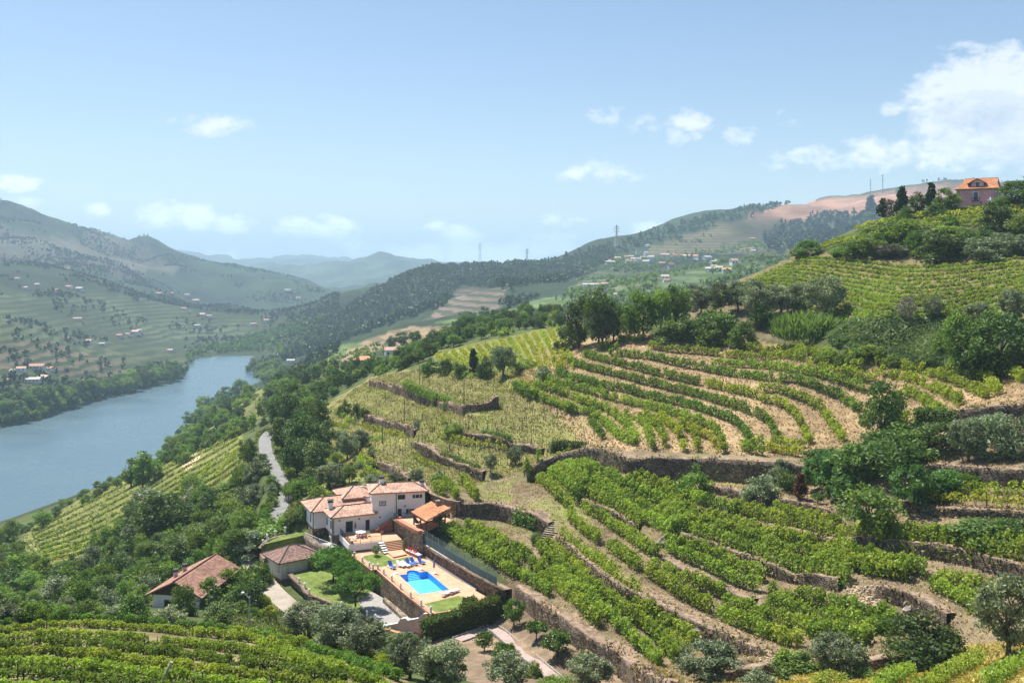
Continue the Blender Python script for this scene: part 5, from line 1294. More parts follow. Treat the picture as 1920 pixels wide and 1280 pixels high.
def crown_parts(n_cl, cards_per, rad, z0, z1, cl_r, card, seed, shape='ball', flat=0.0, up=0.25, elong=1.3, droop=0.0):
    """leaf clumps spread through the crown's volume, with gaps between them"""
    q = np.random.default_rng(seed); parts = []
    for i in range(n_cl):
        for _ in range(30):
            p = q.uniform(-1, 1, 3); rr = np.linalg.norm(p)
            if rr > 1: continue
            if q.random() < 0.75 and rr < 0.55: continue
            break
        f = (p[2] + 1) / 2
        if shape == 'cone': w = (1 - f) * 0.95 + 0.08; p[:2] *= w / max(0.35, math.sqrt(max(1e-3, 1 - p[2]**2)))
        elif shape == 'column': p[:2] *= 0.9
        elif shape == 'umbrella': p[2] = abs(p[2]) ** 0.8 * (1 if q.random() < .75 else -0.7)
        elif shape == 'dome': p[2] = abs(p[2]) * 2 - 1
        c = np.array([p[0] * rad, p[1] * rad, z0 + (p[2] + 1) / 2 * (z1 - z0)])
        r = cl_r * q.uniform(0.65, 1.35)
        d = q.normal(size=(cards_per, 3)); d /= np.linalg.norm(d, axis=1)[:, None]; d *= r * q.random((cards_per, 1)) ** 0.45
        d[:, 2] *= 0.75; 
        if droop: d[:, 2] -= droop * (d[:, 0]**2 + d[:, 1]**2) / r
        tint = q.uniform(0.15, 0.85) + q.normal(0, 0.2, cards_per)
        parts.append(cards(c + d, card * q.uniform(0.7, 1.3, cards_per), tint, flat, up, elong, q))
    return parts
PROTO = {}
def proto(kind, mat, trunk, crown, bark='bark', variants=3, name=None):
    PROTO[kind] = []
    for v in range(variants):
        tm = trunk(v) if trunk else None
        cm = foliage_mesh("crown", crown(v)); cm.materials.append(LM[mat])
        tme = None
        if tm:
            tme = bpy.data.meshes.new("trunk"); tme.from_pydata(tm.v, [], tm.f); tme.materials.append(M[bark]); tme.update()
        PROTO[kind].append((tme, cm, name or kind))
sd_ = lambda k, v: 100 * k + v
proto('oak', 'oak', lambda v: trunk_mb(.32, .035, 5, .3, .05*v, v), lambda v: crown_parts(48, 80, .40, .14, 1.0, .15, .044, sd_(1,v)), 'barkdark', 4, "broadleaf_tree")
proto('tree', 'mid', lambda v: trunk_mb(.34, .032, 5, .3, -.05*v, v+9), lambda v: crown_parts(46, 76, .38, .16, 1.0, .15, .044, sd_(2,v)), 'bark', 4, "broadleaf_tree")
proto('brighttree', 'bright', lambda v: trunk_mb(.34, .03, 5, .3, .03*v, v+19), lambda v: crown_parts(46, 76, .38, .15, 1.0, .15, .044, sd_(3,v)), 'bark', 3, "broadleaf_tree")
proto('olive', 'olive', lambda v: trunk_mb(.36, .045, 6, .36, .08*(v-1), v+29), lambda v: crown_parts(56, 110, .44, .22, 1.0, .13, .033, sd_(4,v), elong=2.0), 'bark', 4, "olive_tree")
proto('locust', 'locust', lambda v: trunk_mb(.48, .03, 6, .42, .05, v+39), lambda v: crown_parts(64, 90, .56, .50, 1.0, .16, .042, sd_(5,v), 'umbrella', 0.4, 0.7, 1.8), 'barkdark', 2, "locust_tree")
proto('citrus', 'citrus', lambda v: trunk_mb(.32, .035, 5, .3, .06*(v-1), v+49), lambda v: crown_parts(42, 70, .44, .26, 1.0, .15, .056, sd_(6,v)), 'barkdark', 3, "citrus_tree")
proto('flatcitrus', 'citrus', lambda v: trunk_mb(.5, .04, 5, .4, .1, v+49), lambda v: crown_parts(40, 46, .60, .52, 1.0, .17, .085, sd_(16,v)), 'barkdark', 1, "citrus_tree")
proto('conifer', 'conifer', lambda v: trunk_mb(.85, .03, 3, .1, 0, v+59), lambda v: crown_parts(60, 34, .28, .06, 1.02, .085, .060, sd_(7,v), 'cone', 0.3, 0.2, 1.9), 'barkdark', 3, "conifer_tree")
proto('poplar', 'tree' if False else 'mid', lambda v: trunk_mb(.6, .022, 4, .12, 0, v+69), lambda v: crown_parts(46, 36, .22, .08, 1.0, .10, .050, sd_(8,v), 'column'), 'bark', 2, "poplar_tree")
proto('bush', 'mid', None, lambda v: crown_parts(36, 80, .52, .0, 0.92, .20, .062, sd_(9,v), 'dome'), variants=4, name="bush")
proto('darkbush', 'oak', None, lambda v: crown_parts(36, 80, .52, .0, 0.92, .20, .062, sd_(10,v), 'dome'), variants=4, name="evergreen_shrub")
proto('brightbush', 'bright', None, lambda v: crown_parts(36, 80, .52, .0, 0.92, .20, .062, sd_(11,v), 'dome'), variants=3, name="leafy_shrub")
proto('olivebush', 'olive', None, lambda v: crown_parts(38, 100, .52, .0, 0.92, .19, .05, sd_(12,v), 'dome', elong=1.9), variants=3, name="scrub_bush")
proto('ball', 'olive', lambda v: trunk_mb(.3, .05, 4, .2, 0, v), lambda v: crown_parts(34, 40, .44, .22, 1.0, .16, .07, sd_(13,v)), variants=1, name="clipped_tree")
proto('cherry', 'cherry', lambda v: trunk_mb(.4, .03, 7, .5, .05, v+79), lambda v: crown_parts(56, 40, .62, .16, 1.0, .15, .065, sd_(14,v), elong=2.0, droop=.4), 'bark', 3, "fruit_tree")
proto('rustcone', 'rusty', None, lambda v: crown_parts(40, 36, .30, .0, 1.0, .12, .07, sd_(15,v), 'cone'), variants=1, name="conifer_tree")
proto('greybush', 'grey', lambda v: trunk_mb(.3, .02, 8, .4, 0, v+99), lambda v: crown_parts(30, 26, .46, .05, 1.0, .17, .05, sd_(17,v), elong=3.0), variants=1, name="bare_bush")
proto('yellowbush', 'vineyel', None, lambda v: crown_parts(32, 38, .52, .0, 0.92, .2, .085, sd_(18,v), 'dome'), variants=2, name="leafy_shrub")
def reed_parts(v):
    q = np.random.default_rng(700 + v); n = 1500
    a = q.random(n) * 2 * math.pi; r = np.sqrt(q.random(n)) * .55; hh = q.uniform(.35, 1.0, n) * (1 - r * .45); ln = q.uniform(.0, .28, n)
    C = np.c_[r*np.cos(a) * (1 + ln), r*np.sin(a) * (1 + ln), hh]
    d = np.c_[np.cos(a) * .35, np.sin(a) * .35, np.ones(n)]; d += q.normal(0, .22, (n, 3)); d /= np.linalg.norm(d, axis=1)[:, None]
    s = np.cross(d, q.normal(size=(n, 3))); s /= np.linalg.norm(s, axis=1)[:, None]; L_ = q.uniform(.10, .2, (n, 1)); w = .02
    V_ = np.stack([C - d*L_, C + s*w, C + d*L_, C - s*w], 1).reshape(-1, 3)
    return [(V_, np.arange(4*n).reshape(n, 4), np.repeat(np.clip(q.uniform(0, 1, n) * .6 + hh * .4, 0, 1), 4))]
proto('reed', 'reed', None, reed_parts, variants=2, name="reed_clump")
NPL = 0
def plant(kind, x, y, z, h, w, label, group=None, cat=None, rz=None):
    """h, w in metres"""
    global NPL
    tme, cme, nm = PROTO[kind][NPL % len(PROTO[kind])]; NPL += 1
    rz = random.random() * 6.28 if rz is None else rz
    cat = cat or {'bush': 'bush', 'evergreen_shrub': 'shrub', 'leafy_shrub': 'shrub', 'scrub_bush': 'bush', 'reed_clump': 'reeds', 'bare_bush': 'bush'}.get(nm, 'tree')
    if tme is None:
        o = bpy.data.objects.new(nm, cme); COL.objects.link(o); root = o
    else:
        root = empty(nm)
        for n_, me_ in (("trunk", tme), ("crown", cme)):
            c = bpy.data.objects.new(n_, me_); COL.objects.link(c); c.parent = root
    root.location = (x, y, z - 0.05 * h * 0.3); root.rotation_euler = (0, 0, rz)
    xr = {'locust': 1.12, 'cherry': 1.24, 'conifer': .56, 'poplar': .46, 'rustcone': .6, 'flatcitrus': 1.2}.get(kind, 0.95)
    sx = w / xr; root.scale = (sx, sx * random.uniform(.92, 1.08), h)
    return tag(root, label, cat, group)
def tree_at(kind, px, py, hpx, wpx, label, group=None, z=None):
    if z is None: p = pts_of(px, py)
    else: p = np.array(PZ(px, py, z))
    return plant(kind, p[0], p[1], p[2], hpx / F * p[1], wpx / F * p[1], label, group)

# ------------------------------------------------------------------ vine rows
ORD = ["first","second","third","fourth","fifth","sixth","seventh","eighth","ninth","tenth","eleventh","twelfth","thirteenth","fourteenth","fifteenth","sixteenth","seventeenth","eighteenth","nineteenth","twentieth","twenty-first","twenty-second","twenty-third","twenty-fourth","twenty-fifth","twenty-sixth","twenty-seventh","twenty-eighth","twenty-ninth","thirtieth"]
VROWS = 0
def vine_row(pix, label, group, mat='vine', h=1.7, w=0.38, dens=55, card=0.30, gap=0.05, low=0.3, yel=None, base_off=0.0, stakes=True, ragged=0.3):
    """a trellised row following the ground under pixels of the photograph"""
    global VROWS; VROWS += 1
    q = np.random.default_rng(1000 + VROWS)
    line = smooth_line([np.array([a, b, 0.]) for a, b in pix], 5) if len(pix) > 2 else np.array([[*p, 0.] for p in pix])
    pts = [pts_of(a, b + base_off) for a, b, _ in line]
    # keep to one stretch of hillside: drop points that jump behind something
    keep = [pts[0]]
    for p in pts[1:]:
        if abs(p[1] - keep[-1][1]) < max(9.0, 0.09 * keep[-1][1]): keep.append(p)
    pts = np.array(keep)
    if len(pts) < 2: return None
    s = np.r_[0, np.cumsum(np.hypot(*np.diff(pts[:, :2], axis=0).T))]; Ln = s[-1]
    if Ln < 1.0: return None
    n = int(Ln * dens); t = q.random(n) * Ln
    pl = np.floor(t / 1.25).astype(int); NP = int(Ln / 1.25) + 2
    vig = q.normal(1.0, ragged * 0.5, NP); vig[q.random(NP) < gap] = 0.25; vig = np.clip(vig, 0.2, 1.35)
    lat = q.normal(0, 0.12, NP); tn = q.normal(0.5, 0.16, NP)
    u_ = (t / 1.25 - pl - 0.5) * 2
    v_ = vig[pl] * (1 - 0.28 * u_ * u_)
    keepm = q.random(n) < np.clip(v_, 0.12, 1) ; t, pl, v_ = t[keepm], pl[keepm], v_[keepm]; n = len(t)
    x = np.interp(t, s, pts[:, 0]); y = np.interp(t, s, pts[:, 1])
    d = np.gradient(pts[:, :2], axis=0); dx = np.interp(t, s, d[:, 0]); dy = np.interp(t, s, d[:, 1]); dl = np.hypot(dx, dy) + 1e-9
    f = q.random(n) ** 0.75
    off = q.normal(0, 1, n) * w * (0.55 + 0.6 * f * (1 - f) * 2) + lat[pl]
    x = x - dy / dl * off; y = y + dx / dl * off
    z = ground(x, y) + low * 0.8 + f * (h - low) * v_
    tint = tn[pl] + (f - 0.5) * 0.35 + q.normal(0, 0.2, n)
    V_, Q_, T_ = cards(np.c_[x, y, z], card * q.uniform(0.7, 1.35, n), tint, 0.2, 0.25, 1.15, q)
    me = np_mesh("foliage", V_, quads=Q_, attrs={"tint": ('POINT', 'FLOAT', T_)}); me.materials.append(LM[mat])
    root = tag(empty("vine_row", tuple(pts[len(pts)//2])), label, "vine row", group)
    fo = link("foliage", me); under(fo, root)
    if stakes:
        sm = MB(); k = max(2, int(Ln / 4.5))
        for i in range(k):
            tt = Ln * (i + 0.3) / k; xx, yy = float(np.interp(tt, s, pts[:, 0])), float(np.interp(tt, s, pts[:, 1])); zz = float(ground(np.array([xx]), np.array([yy]))[0])
            sm.tube((xx, yy, zz - .2), (xx, yy, zz + h * 0.98), 0.045, n=4, cap=False)
        k = int(Ln / 1.25)
        for i in range(k):
            tt = Ln * (i + 0.5) / k; xx, yy = float(np.interp(tt, s, pts[:, 0])), float(np.interp(tt, s, pts[:, 1])); zz = float(ground(np.array([xx]), np.array([yy]))[0])
            sm.tube((xx, yy, zz - .1), (xx + random.uniform(-.1, .1), yy, zz + 0.75), 0.05, 0.03, n=4, cap=False)
        st_ = sm.build("stems_and_stakes", M['barkdark']); tag(under(st_, root), kind="stuff")
    return root
def zr(ox, oy, s, pts): return [(ox + x / s, oy + y / s) for x, y in pts]
A1 = lambda *p: zr(960, 610, 4, p)
A2 = lambda *p: zr(1440, 610, 4, p)
R3 = lambda *p: zr(800, 850, 4, p)
R4 = lambda *p: zr(1240, 860, 4, p)
R5 = lambda *p: zr(960, 1040, 4, p)
R6 = lambda *p: zr(1440, 1010, 4, p)
R8 = lambda *p: zr(0, 1060, 4, p)
def lerp_rows(l1, l2, n, skip=()):
    a = np.array(l1, float); b = np.array(l2, float); out = []
    m = max(len(a), len(b))
    ra = np.c_[np.interp(np.linspace(0, 1, m), np.linspace(0, 1, len(a)), a[:, 0]), np.interp(np.linspace(0, 1, m), np.linspace(0, 1, len(a)), a[:, 1])]
    rb = np.c_[np.interp(np.linspace(0, 1, m), np.linspace(0, 1, len(b)), b[:, 0]), np.interp(np.linspace(0, 1, m), np.linspace(0, 1, len(b)), b[:, 1])]
    for i in range(n): out.append([tuple(p) for p in ra + (rb - ra) * i / (n - 1)])
    return out

# the bowl
bowl = [
 (A1((1300,75),(1500,110),(1700,145),(1920,180)) + A2((200,180),(450,212),(640,240),(900,280),(1150,335),(1350,395),(1500,455),(1640,525)), 'vine', .04),
 (A1((650,155),(790,150)), 'vine', .1), (A1((800,95),(990,90)), 'vine', .1),
 (A1((1030,140),(1180,165),(1420,185),(1600,205),(1800,228),(1920,225)) + A2((150,220),(300,245),(560,285),(740,312)), 'vine', .2),
 (A2((760,315),(980,375),(1080,400),(1200,440),(1350,520),(1450,575)), 'vineyel', .25),
 (A1((730,195),(1000,218),(1200,262),(1400,303),(1580,342),(1750,365),(1920,388)) + A2((200,400),(430,472),(600,562),(690,630)), 'vinedark', .05),
 (A1((1490,275),(1700,282),(1920,300)) + A2((200,325),(400,365),(560,412),(720,472)), 'vine', .06),
 (A2((300,295),(560,345),(700,375),(810,405)), 'vine', .15),
 (A1((540,200),(700,247),(900,297),(1100,347),(1300,397),(1410,422)), 'vinedark', .03),
 (A1((1450,432),(1650,472),(1850,527),(1920,550)) + A2((60,560),(150,615),(230,700),(280,800),(310,870)), 'vine', .04),
 (A1((1850,470),(1920,472)) + A2((80,475),(200,512),(370,592),(450,690),(520,800),(570,850)), 'vine', .04),
 (A1((430,262),(600,312),(800,357),(1000,412),(1200,462),(1400,512),(1560,562),(1700,602),(1830,652),(1920,705)) + A2((30,760),(80,850)), 'vinedark', .03),
 (A1((330,345),(520,397),(700,442),(900,482),(1100,537),(1300,582),(1500,642),(1650,702),(1740,772),(1780,850),(1760,905)), 'vinedark', .03),
 (A1((220,385),(400,432),(560,477),(800,542),(1000,592),(1200,642),(1400,712),(1520,772),(1580,860),(1590,930)), 'vine', .04),
 (A1((150,420),(350,482),(500,542),(700,612),(800,682),(880,762),(930,850)), 'vine', .06),
 (A1((20,430),(130,470),(250,540),(400,602),(600,652),(700,722),(800,822),(920,872)), 'vine', .08),
 (A1((10,440),(70,490),(180,530)), 'vinedark', .1), (A1((400,610),(480,640)), 'vinedark', .05),
 (A1((850,640),(950,692),(1020,780),(1050,905)), 'vine', .25),
 (A1((980,650),(1100,762),(1160,895)), 'vine', .4), (A1((1100,682),(1230,782),(1290,925)), 'vineyel', .3), (A1((1170,692),(1350,782),(1400,930)), 'vineyel', .3), (A1((1280,742),(1480,822),(1570,932)), 'vineyel', .3),
 (A1((580,700),(650,772),(680,832)), 'vinedark', .2),
 (A2((1030,480),(1150,542),(1250,622),(1330,692)), 'vine', .15), (A2((1340,320),(1480,345)), 'vineyel', .05), (A2((1700,345),(1800,360),(1920,405)), 'vineyel', .05),
 (A2((1500,360),(1640,400),(1720,500)), 'vineyel', .35), (A2((0,905),(120,940),(250,955)), 'vineyel', .1), (A2((20,860),(140,880),(280,890)), 'vine', .05),
 (A1((1720,900),(1800,930),(1900,950)), 'vine', .05), (A1((300,270),(420,225)), 'vineyel', .1), (A1((330,290),(380,300)), 'vineyel', .1), (A1((1760,860),(1900,900)), 'vine', .1), (A2((980,700),(1080,760)), 'vine', .2),
]
def rowtxt(kind): return {'vine': "green", 'vineyel': "yellowish", 'vinedark': "deep green"}[kind]
for i, (p, mt, gp) in enumerate(bowl):
    short = len(p) <= 4
    vine_row(p, f"{ORD[i % 30]} {'short' if short else 'long'} {rowtxt(mt)} vine row counted down the curved bowl vineyard" if i < 30 else f"{ORD[i-30]} extra {'short' if short else 'long'} {rowtxt(mt)} vine row at the bowl's lower rim", "vine rows of the curved bowl", mt, 1.95, 0.42, 130, 0.32, gp * .8, 0.35, base_off=8)

# villa field and the right-hand terraces
field = [R3((60,240),(130,310)), R3((130,210),(235,325)), R3((265,185),(370,345)), R3((350,160),(490,350)), R3((450,155),(620,365)), R3((560,135),(790,390)), R3((640,115),(950,395)), R3((730,85),(900,220),(1075,380)), R3((820,55),(1000,180),(1160,325)), R3((900,60),(1100,190),(1300,330),(1450,420),(1600,545)), R3((960,40),(1200,200),(1400,300),(1560,445),(1700,510),(1900,600)), R3((1030,40),(1250,160),(1400,285),(1700,435),(1920,530)), R3((1130,65),(1300,130),(1450,205),(1700,325),(1920,440)), R3((1500,195),(1750,285),(1920,360)), R3((1550,175),(1800,245),(1920,310))]
for i, p in enumerate(field):
    vine_row(p, f"{ORD[i]} bushy vine row from the villa across the field above the stairs", "vine rows above the villa", 'vine', 2.3, 0.45, 187, 0.31, .01, .3, base_off=10, ragged=0.22)
L4r = [R4((0,235),(300,305),(470,355),(560,380)), R4((520,350),(700,402),(830,442),(1000,492),(1300,562),(1700,622),(1920,650)), R4((840,385),(1100,452),(1350,482)), R6((1000,0),(1200,40),(1400,85),(1650,120),(1920,155)), R6((1150,-40),(1500,10),(1920,60)), R4((1500,520),(1750,570),(1920,590)), R6((1000,-40),(1300,-20),(1920,10))]
for i, p in enumerate(L4r): vine_row(p, f"{ORD[i]} thick vine row on the terrace above the shaded long wall", "vine rows on the shaded terrace", 'vine', 2.2, 0.49, 187, 0.31, .01, .3, base_off=10, ragged=0.22)
L3r = [R4((0,410),(300,485),(500,520),(700,590),(900,690)), R4((0,470),(200,505),(450,615),(700,702),(900,785),(1200,855),(1400,890)), R4((150,400),(400,502),(700,602),(1000,702),(1300,772),(1600,832),(1850,872)), R4((400,425),(700,542),(1000,602),(1300,682),(1600,762),(1900,830)), R4((0,350),(250,400),(420,430)), R6((500,60),(750,140),(1000,210),(1200,250)), R6((300,90),(600,190),(900,250),(1060,270))]
for i, p in enumerate(L3r): vine_row(p, f"{ORD[i]} dense sunlit vine row between the boulder wall and the shaded wall", "vine rows above the boulder wall", 'vine', 2.2, 0.45, 200, 0.31, .01, .3, base_off=10, ragged=0.22)
L2r = [R4((40,655),(250,762),(450,852),(620,932),(740,960)), R4((130,625),(350,702),(560,792),(770,885)), R4((20,600),(150,640)),
       R3((1060,440),(1150,532),(1300,642)), R3((1370,690),(1480,762),(1600,852)), R5((1010,115),(1150,212),(1300,302),(1500,412)), R5((1560,432),(1700,512),(1850,562),(1930,602)), R3((1160,395),(1300,462),(1500,602),(1650,702),(1740,742)), R5((1050,70),(1250,172),(1400,232),(1600,282)), R5((1590,340),(1750,402),(1920,482)),
       R6((0,485),(300,562),(600,622),(800,682)), R6((0,585),(300,662),(600,722),(780,765)), R6((0,685),(150,772),(240,760)), R6((450,475),(700,562),(950,642)), R6((830,560),(960,605)), R6((200,440),(420,480)), R6((300,690),(600,740),(760,770)), R6((0,420),(200,470)),
       R6((1220,335),(1400,422),(1550,502)), R6((1260,305),(1500,362),(1700,402)), R6((1450,450),(1580,540))]
for i, p in enumerate(L2r): vine_row(p, f"{ORD[i]} bushy vine row on the terraces below the boulder wall", "vine rows below the boulder wall", 'vine', 2.15, 0.45, 200, 0.30, .01, .3, base_off=10, ragged=0.22)
L1r = [R3((100,540),(300,672),(500,792),(640,872)) , R5((0,105),(120,172),(280,282)), R3((180,535),(400,662),(600,762),(700,800)), R5((130,55),(300,192),(480,332),(560,422),(665,505)), R3((290,525),(500,622),(700,732),(780,780)), R3((770,800),(950,902),(1150,1062)), R5((300,120),(500,250),(700,425),(850,560),(1000,720),(1110,800)), R3((830,690),(950,800),(1100,930)), R5((330,60),(500,160),(700,302),(900,442),(1050,562),(1150,682),(1240,770)), R3((900,665),(1060,805),(1220,930)), R5((440,15),(650,115),(800,252),(950,372),(1100,462),(1250,562),(1380,655)), R3((995,645),(1200,802),(1400,962)), R5((860,430),(1000,520),(1180,640),(1300,740))]
for i, p in enumerate(L1r): vine_row(p, f"{ORD[i]} lush vine row on the lowest terrace right of the pool fence", "vine rows right of the pool", 'vine', 2.1, 0.42, 206, 0.30, .01, .3, base_off=10, ragged=0.22)
L5r = [R4((1900,300),(1760,330)), zr(1280,640,3,[(1360,890),(1500,900),(1700,910),(1920,925)]), zr(1280,640,3,[(1480,850),(1700,870),(1920,880)]), zr(1280,640,3,[(1550,830),(1750,835),(1920,840)])]
for i, p in enumerate(L5r): vine_row(p, f"{ORD[i]} thin trellised vine row on the ledge at the right edge", "trellised vines by the right edge", 'vineyel' if i % 2 else 'vine', 1.8, 0.45, 60, 0.30, .12, .8, base_off=7)

# foreground vineyard
fg = [R8((-60,425),(500,378),(900,388),(1300,418),(1800,472),(2100,520)), R8((-60,480),(500,425),(900,440),(1300,470),(1920,540),(2200,600)), R8((-60,540),(400,500),(900,525),(1300,560),(1920,640),(2400,740)), R8((-60,605),(400,565),(800,590),(1200,640),(1920,730),(2600,850)), R8((-60,670),(300,640),(700,660),(1150,725),(1920,825),(2800,960)), R8((-60,745),(300,720),(700,750),(1200,820),(1920,915),(2900,1060)), R8((-60,830),(300,810),(700,850),(1200,920),(1900,1010)), R8((-60,925),(300,910),(700,950),(1200,1010)), R8((1950,575),(2300,680),(2700,830),(2950,950)), R8((1900,515),(2250,590),(2650,700),(3000,830)), R8((1750,475),(2200,550),(2700,650),(3050,775)), R8((-60,1020),(400,1010),(900,1060))]
for i, p in enumerate(fg): vine_row(p, f"{ORD[i]} vine row of the near vineyard counted from its far edge", "vine rows of the near vineyard", 'vine' if i % 3 else 'vinedark', 0.95, 0.28, 300, 0.18, .02, .05, base_off=10, ragged=0.2)
for i, p in enumerate([[(1640,1300),(1690,1270),(1700,1262)], [(1720,1300),(1790,1262),(1835,1240)], [(1850,1290),(1900,1255),(1960,1225)]]):
    vine_row(p, f"{ORD[i]} vine row from the left on the yellow grass slope", "vine rows in the bottom right corner", 'vine', 1.5, 0.5, 200, 0.2, .03, .25, base_off=6)

# left slope, upper vineyard, small vineyard, spur rows
for i, p in enumerate(lerp_rows([(62,992),(150,948),(250,898),(340,848),(400,812),(440,790)], [(85,1048),(165,1030),(245,990),(320,940),(400,905),(455,868)], 9)):
    vine_row(p, f"{ORD[i]} vine row from the skyline on the slope falling to the river", "vine rows on the river slope", 'vine', 1.0, 0.32, 60, 0.38, .06, .1, base_off=4, stakes=False)
for i, p in enumerate([[(318,968),(335,930),(352,900)], [(352,950),(372,905),(395,870)], [(395,900),(415,880),(440,850)]]):
    vine_row(p, f"{ORD[i]} loose vine row running straight down the grassy river slope", "vine rows running down the river slope", 'vineyel', 1.6, 0.5, 26, 0.42, .2, .3, stakes=False)
for i, p in enumerate(lerp_rows([(1500,480),(1560,482),(1620,488),(1700,497),(1800,494),(1930,480)], [(1318,560),(1400,548),(1540,578),(1640,602),(1740,594),(1930,566)], 14)):
    vine_row(p, f"{ORD[i]} vine row from the top of the upper hillside vineyard", "vine rows of the upper hillside", 'vine', 0.8, 0.20, 80, 0.28, .06, .05, base_off=5, stakes=False)
for i, p in enumerate(lerp_rows([(818,666),(838,680),(845,690)], [(1045,614),(1062,650),(1075,690)], 16)):
    vine_row(p, f"{ORD[i]} short yellow green vine row from the left in the small ridge vineyard", "vine rows of the small ridge vineyard", 'vineyel', 1.5, 0.4, 34, 0.36, .2, .25, base_off=3, stakes=False)
Z7 = lambda *p: zr(560, 640, 4, p)
for i, (p, mt) in enumerate([(Z7((270,520),(360,580),(440,610)), 'vine'), (Z7((460,620),(560,650),(680,680),(780,710)), 'vineyel'), (Z7((540,710),(640,740)), 'vine'), (Z7((140,560),(240,610),(380,640)), 'vine'), (Z7((1030,690),(1120,720),(1250,750),(1370,775)), 'vineyel'), (Z7((980,660),(1050,610),(1120,590)), 'vine'), (Z7((1400,760),(1550,790),(1640,800)), 'vineyel'), (Z7((440,880),(520,960),(640,1000)), 'vine'), (Z7((460,860),(580,950)), 'vineyel'), (Z7((1150,250),(1300,260),(1460,255)), 'vine'), (Z7((860,850),(960,920),(1060,940)), 'vineyel')]):
    vine_row(p, f"{ORD[i]} scattered {rowtxt(mt)} vine row on the half bare spur terraces", "vine rows on the bare spur", mt, 1.5, 0.4, 36, 0.34, .2, .25, base_off=4)
for i, (p, h_) in enumerate([([(1602,432),(1650,420),(1720,408),(1800,404),(1930,392)], 2.2), ([(1610,444),(1680,432),(1760,424),(1860,418)], 2.2), ([(1530,470),(1580,455),(1620,446)], 1.8), ([(1600,420),(1640,412),(1690,408)], 2.0), ([(1730,420),(1800,414),(1900,404),(1930,402)], 2.4), ([(1790,399),(1850,395),(1930,383)], 2.0), ([(1540,462),(1585,448)], 1.7), ([(1900,430),(1930,425)], 2.0)]):
    vine_row(p, f"{ORD[i]} overhead vine trellis from the pink house downward", "vine trellises under the pink house", 'vineyel' if i % 2 == 0 else 'vine', h_, 0.8, 70, 0.42, .05, .9, base_off=3, stakes=False)
# ------------------------------------------------------------------ hedges and creepers
def leafy_block(name, corners, z0, z1, mat, label, cat="hedge", dens=70, card=0.26, group=None, rough=0.18, seed=0):
    """clipped leafy block over a footprint polygon"""
    q = np.random.default_rng(900 + seed); P_ = [np.array(c[:2], float) for c in corners]
    A = 0.5 * sum(P_[i][0]*P_[(i+1) % len(P_)][1] - P_[(i+1) % len(P_)][0]*P_[i][1] for i in range(len(P_)))
    if A < 0: P_ = P_[::-1]
    C = []
    for i in range(len(P_)):
        a, b_ = P_[i], P_[(i+1) % len(P_)]; l = np.linalg.norm(b_ - a); n = int(l * (z1 - z0) * dens)
        t = q.random(n)[:, None]; nv = np.array([(b_-a)[1], -(b_-a)[0]]) / l
        xy = a + (b_ - a) * t + nv * q.normal(0, rough, (n, 1)); C.append(np.c_[xy, z0 + (z1 - z0) * q.random(n)])
    xs = [p[0] for p in P_]; ys = [p[1] for p in P_]; n = int(abs(A) * dens * 1.3)
    X, Y = q.uniform(min(xs), max(xs), n * 4), q.uniform(min(ys), max(ys), n * 4); m = in_poly([tuple(p) for p in P_], X, Y); X, Y = X[m][:n], Y[m][:n]
    C.append(np.c_[X, Y, z1 + q.normal(0, rough * 0.8, len(X))])
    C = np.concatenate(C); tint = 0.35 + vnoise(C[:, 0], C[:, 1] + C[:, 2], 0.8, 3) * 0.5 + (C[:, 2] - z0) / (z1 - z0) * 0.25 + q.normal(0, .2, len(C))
    V_, Q_, T_ = cards(C, card * q.uniform(.7, 1.3, len(C)), tint, 0.0, 0.2, 1.2, q)
    me = np_mesh("foliage", V_, quads=Q_, attrs={"tint": ('POINT', 'FLOAT', T_)}); me.materials.append(LM[mat])
    c = sum(P_) / len(P_); root = tag(empty(name, (c[0], c[1], z0)), label, cat, group)
    under(link("foliage", me), root)
    core = MB(); core.prism([tuple(c + (p - c) * 0.9) for p in P_], z0 - 0.3, z1 - 0.15); under(core.build("branches", M['barkdark']), root)
    return root
leafy_block("hedge", [uv(-5.6,-17.4), uv(0.2,-15.6), uv(0.0,-14.0), uv(-6.0,-15.8)], -53.0, -49.6, 'hedge', "dark clipped hedge below the pool lawn, left of the gap", seed=1)
leafy_block("hedge", [uv(0.5,-15.7), uv(4.2,-15.3), uv(7.6,-13.6), uv(7.4,-11.9), uv(3.8,-13.5), uv(0.4,-14.1)], -52.6, -49.0, 'hedge', "tall dark clipped hedge meeting the stone wall, right of the gap", seed=2)
leafy_block("hedge", [uv(1.4,-13.9), uv(3.4,-13.4), uv(3.6,-11.9), uv(1.6,-12.4)], -50.2, -48.9, 'hedge', "short hedge stub standing on the pool lawn corner", seed=3)
leafy_block("creeper", [uv(-8.2,-16.4), uv(-5.8,-17.2), uv(-6.0,-15.9), uv(-8.0,-15.2)], -53.6, -51.4, 'rusty', "rust brown creeper spilling over the wall by the gate", "creeper", seed=4)
leafy_block("hedge", [spt(5.0,-0.6), spt(11.8,0.6), spt(11.8,-0.6), spt(5.0,-1.8)], -54.0, -52.1, 'hedge', "clipped hedge along the wall of the small tiled house", seed=5)
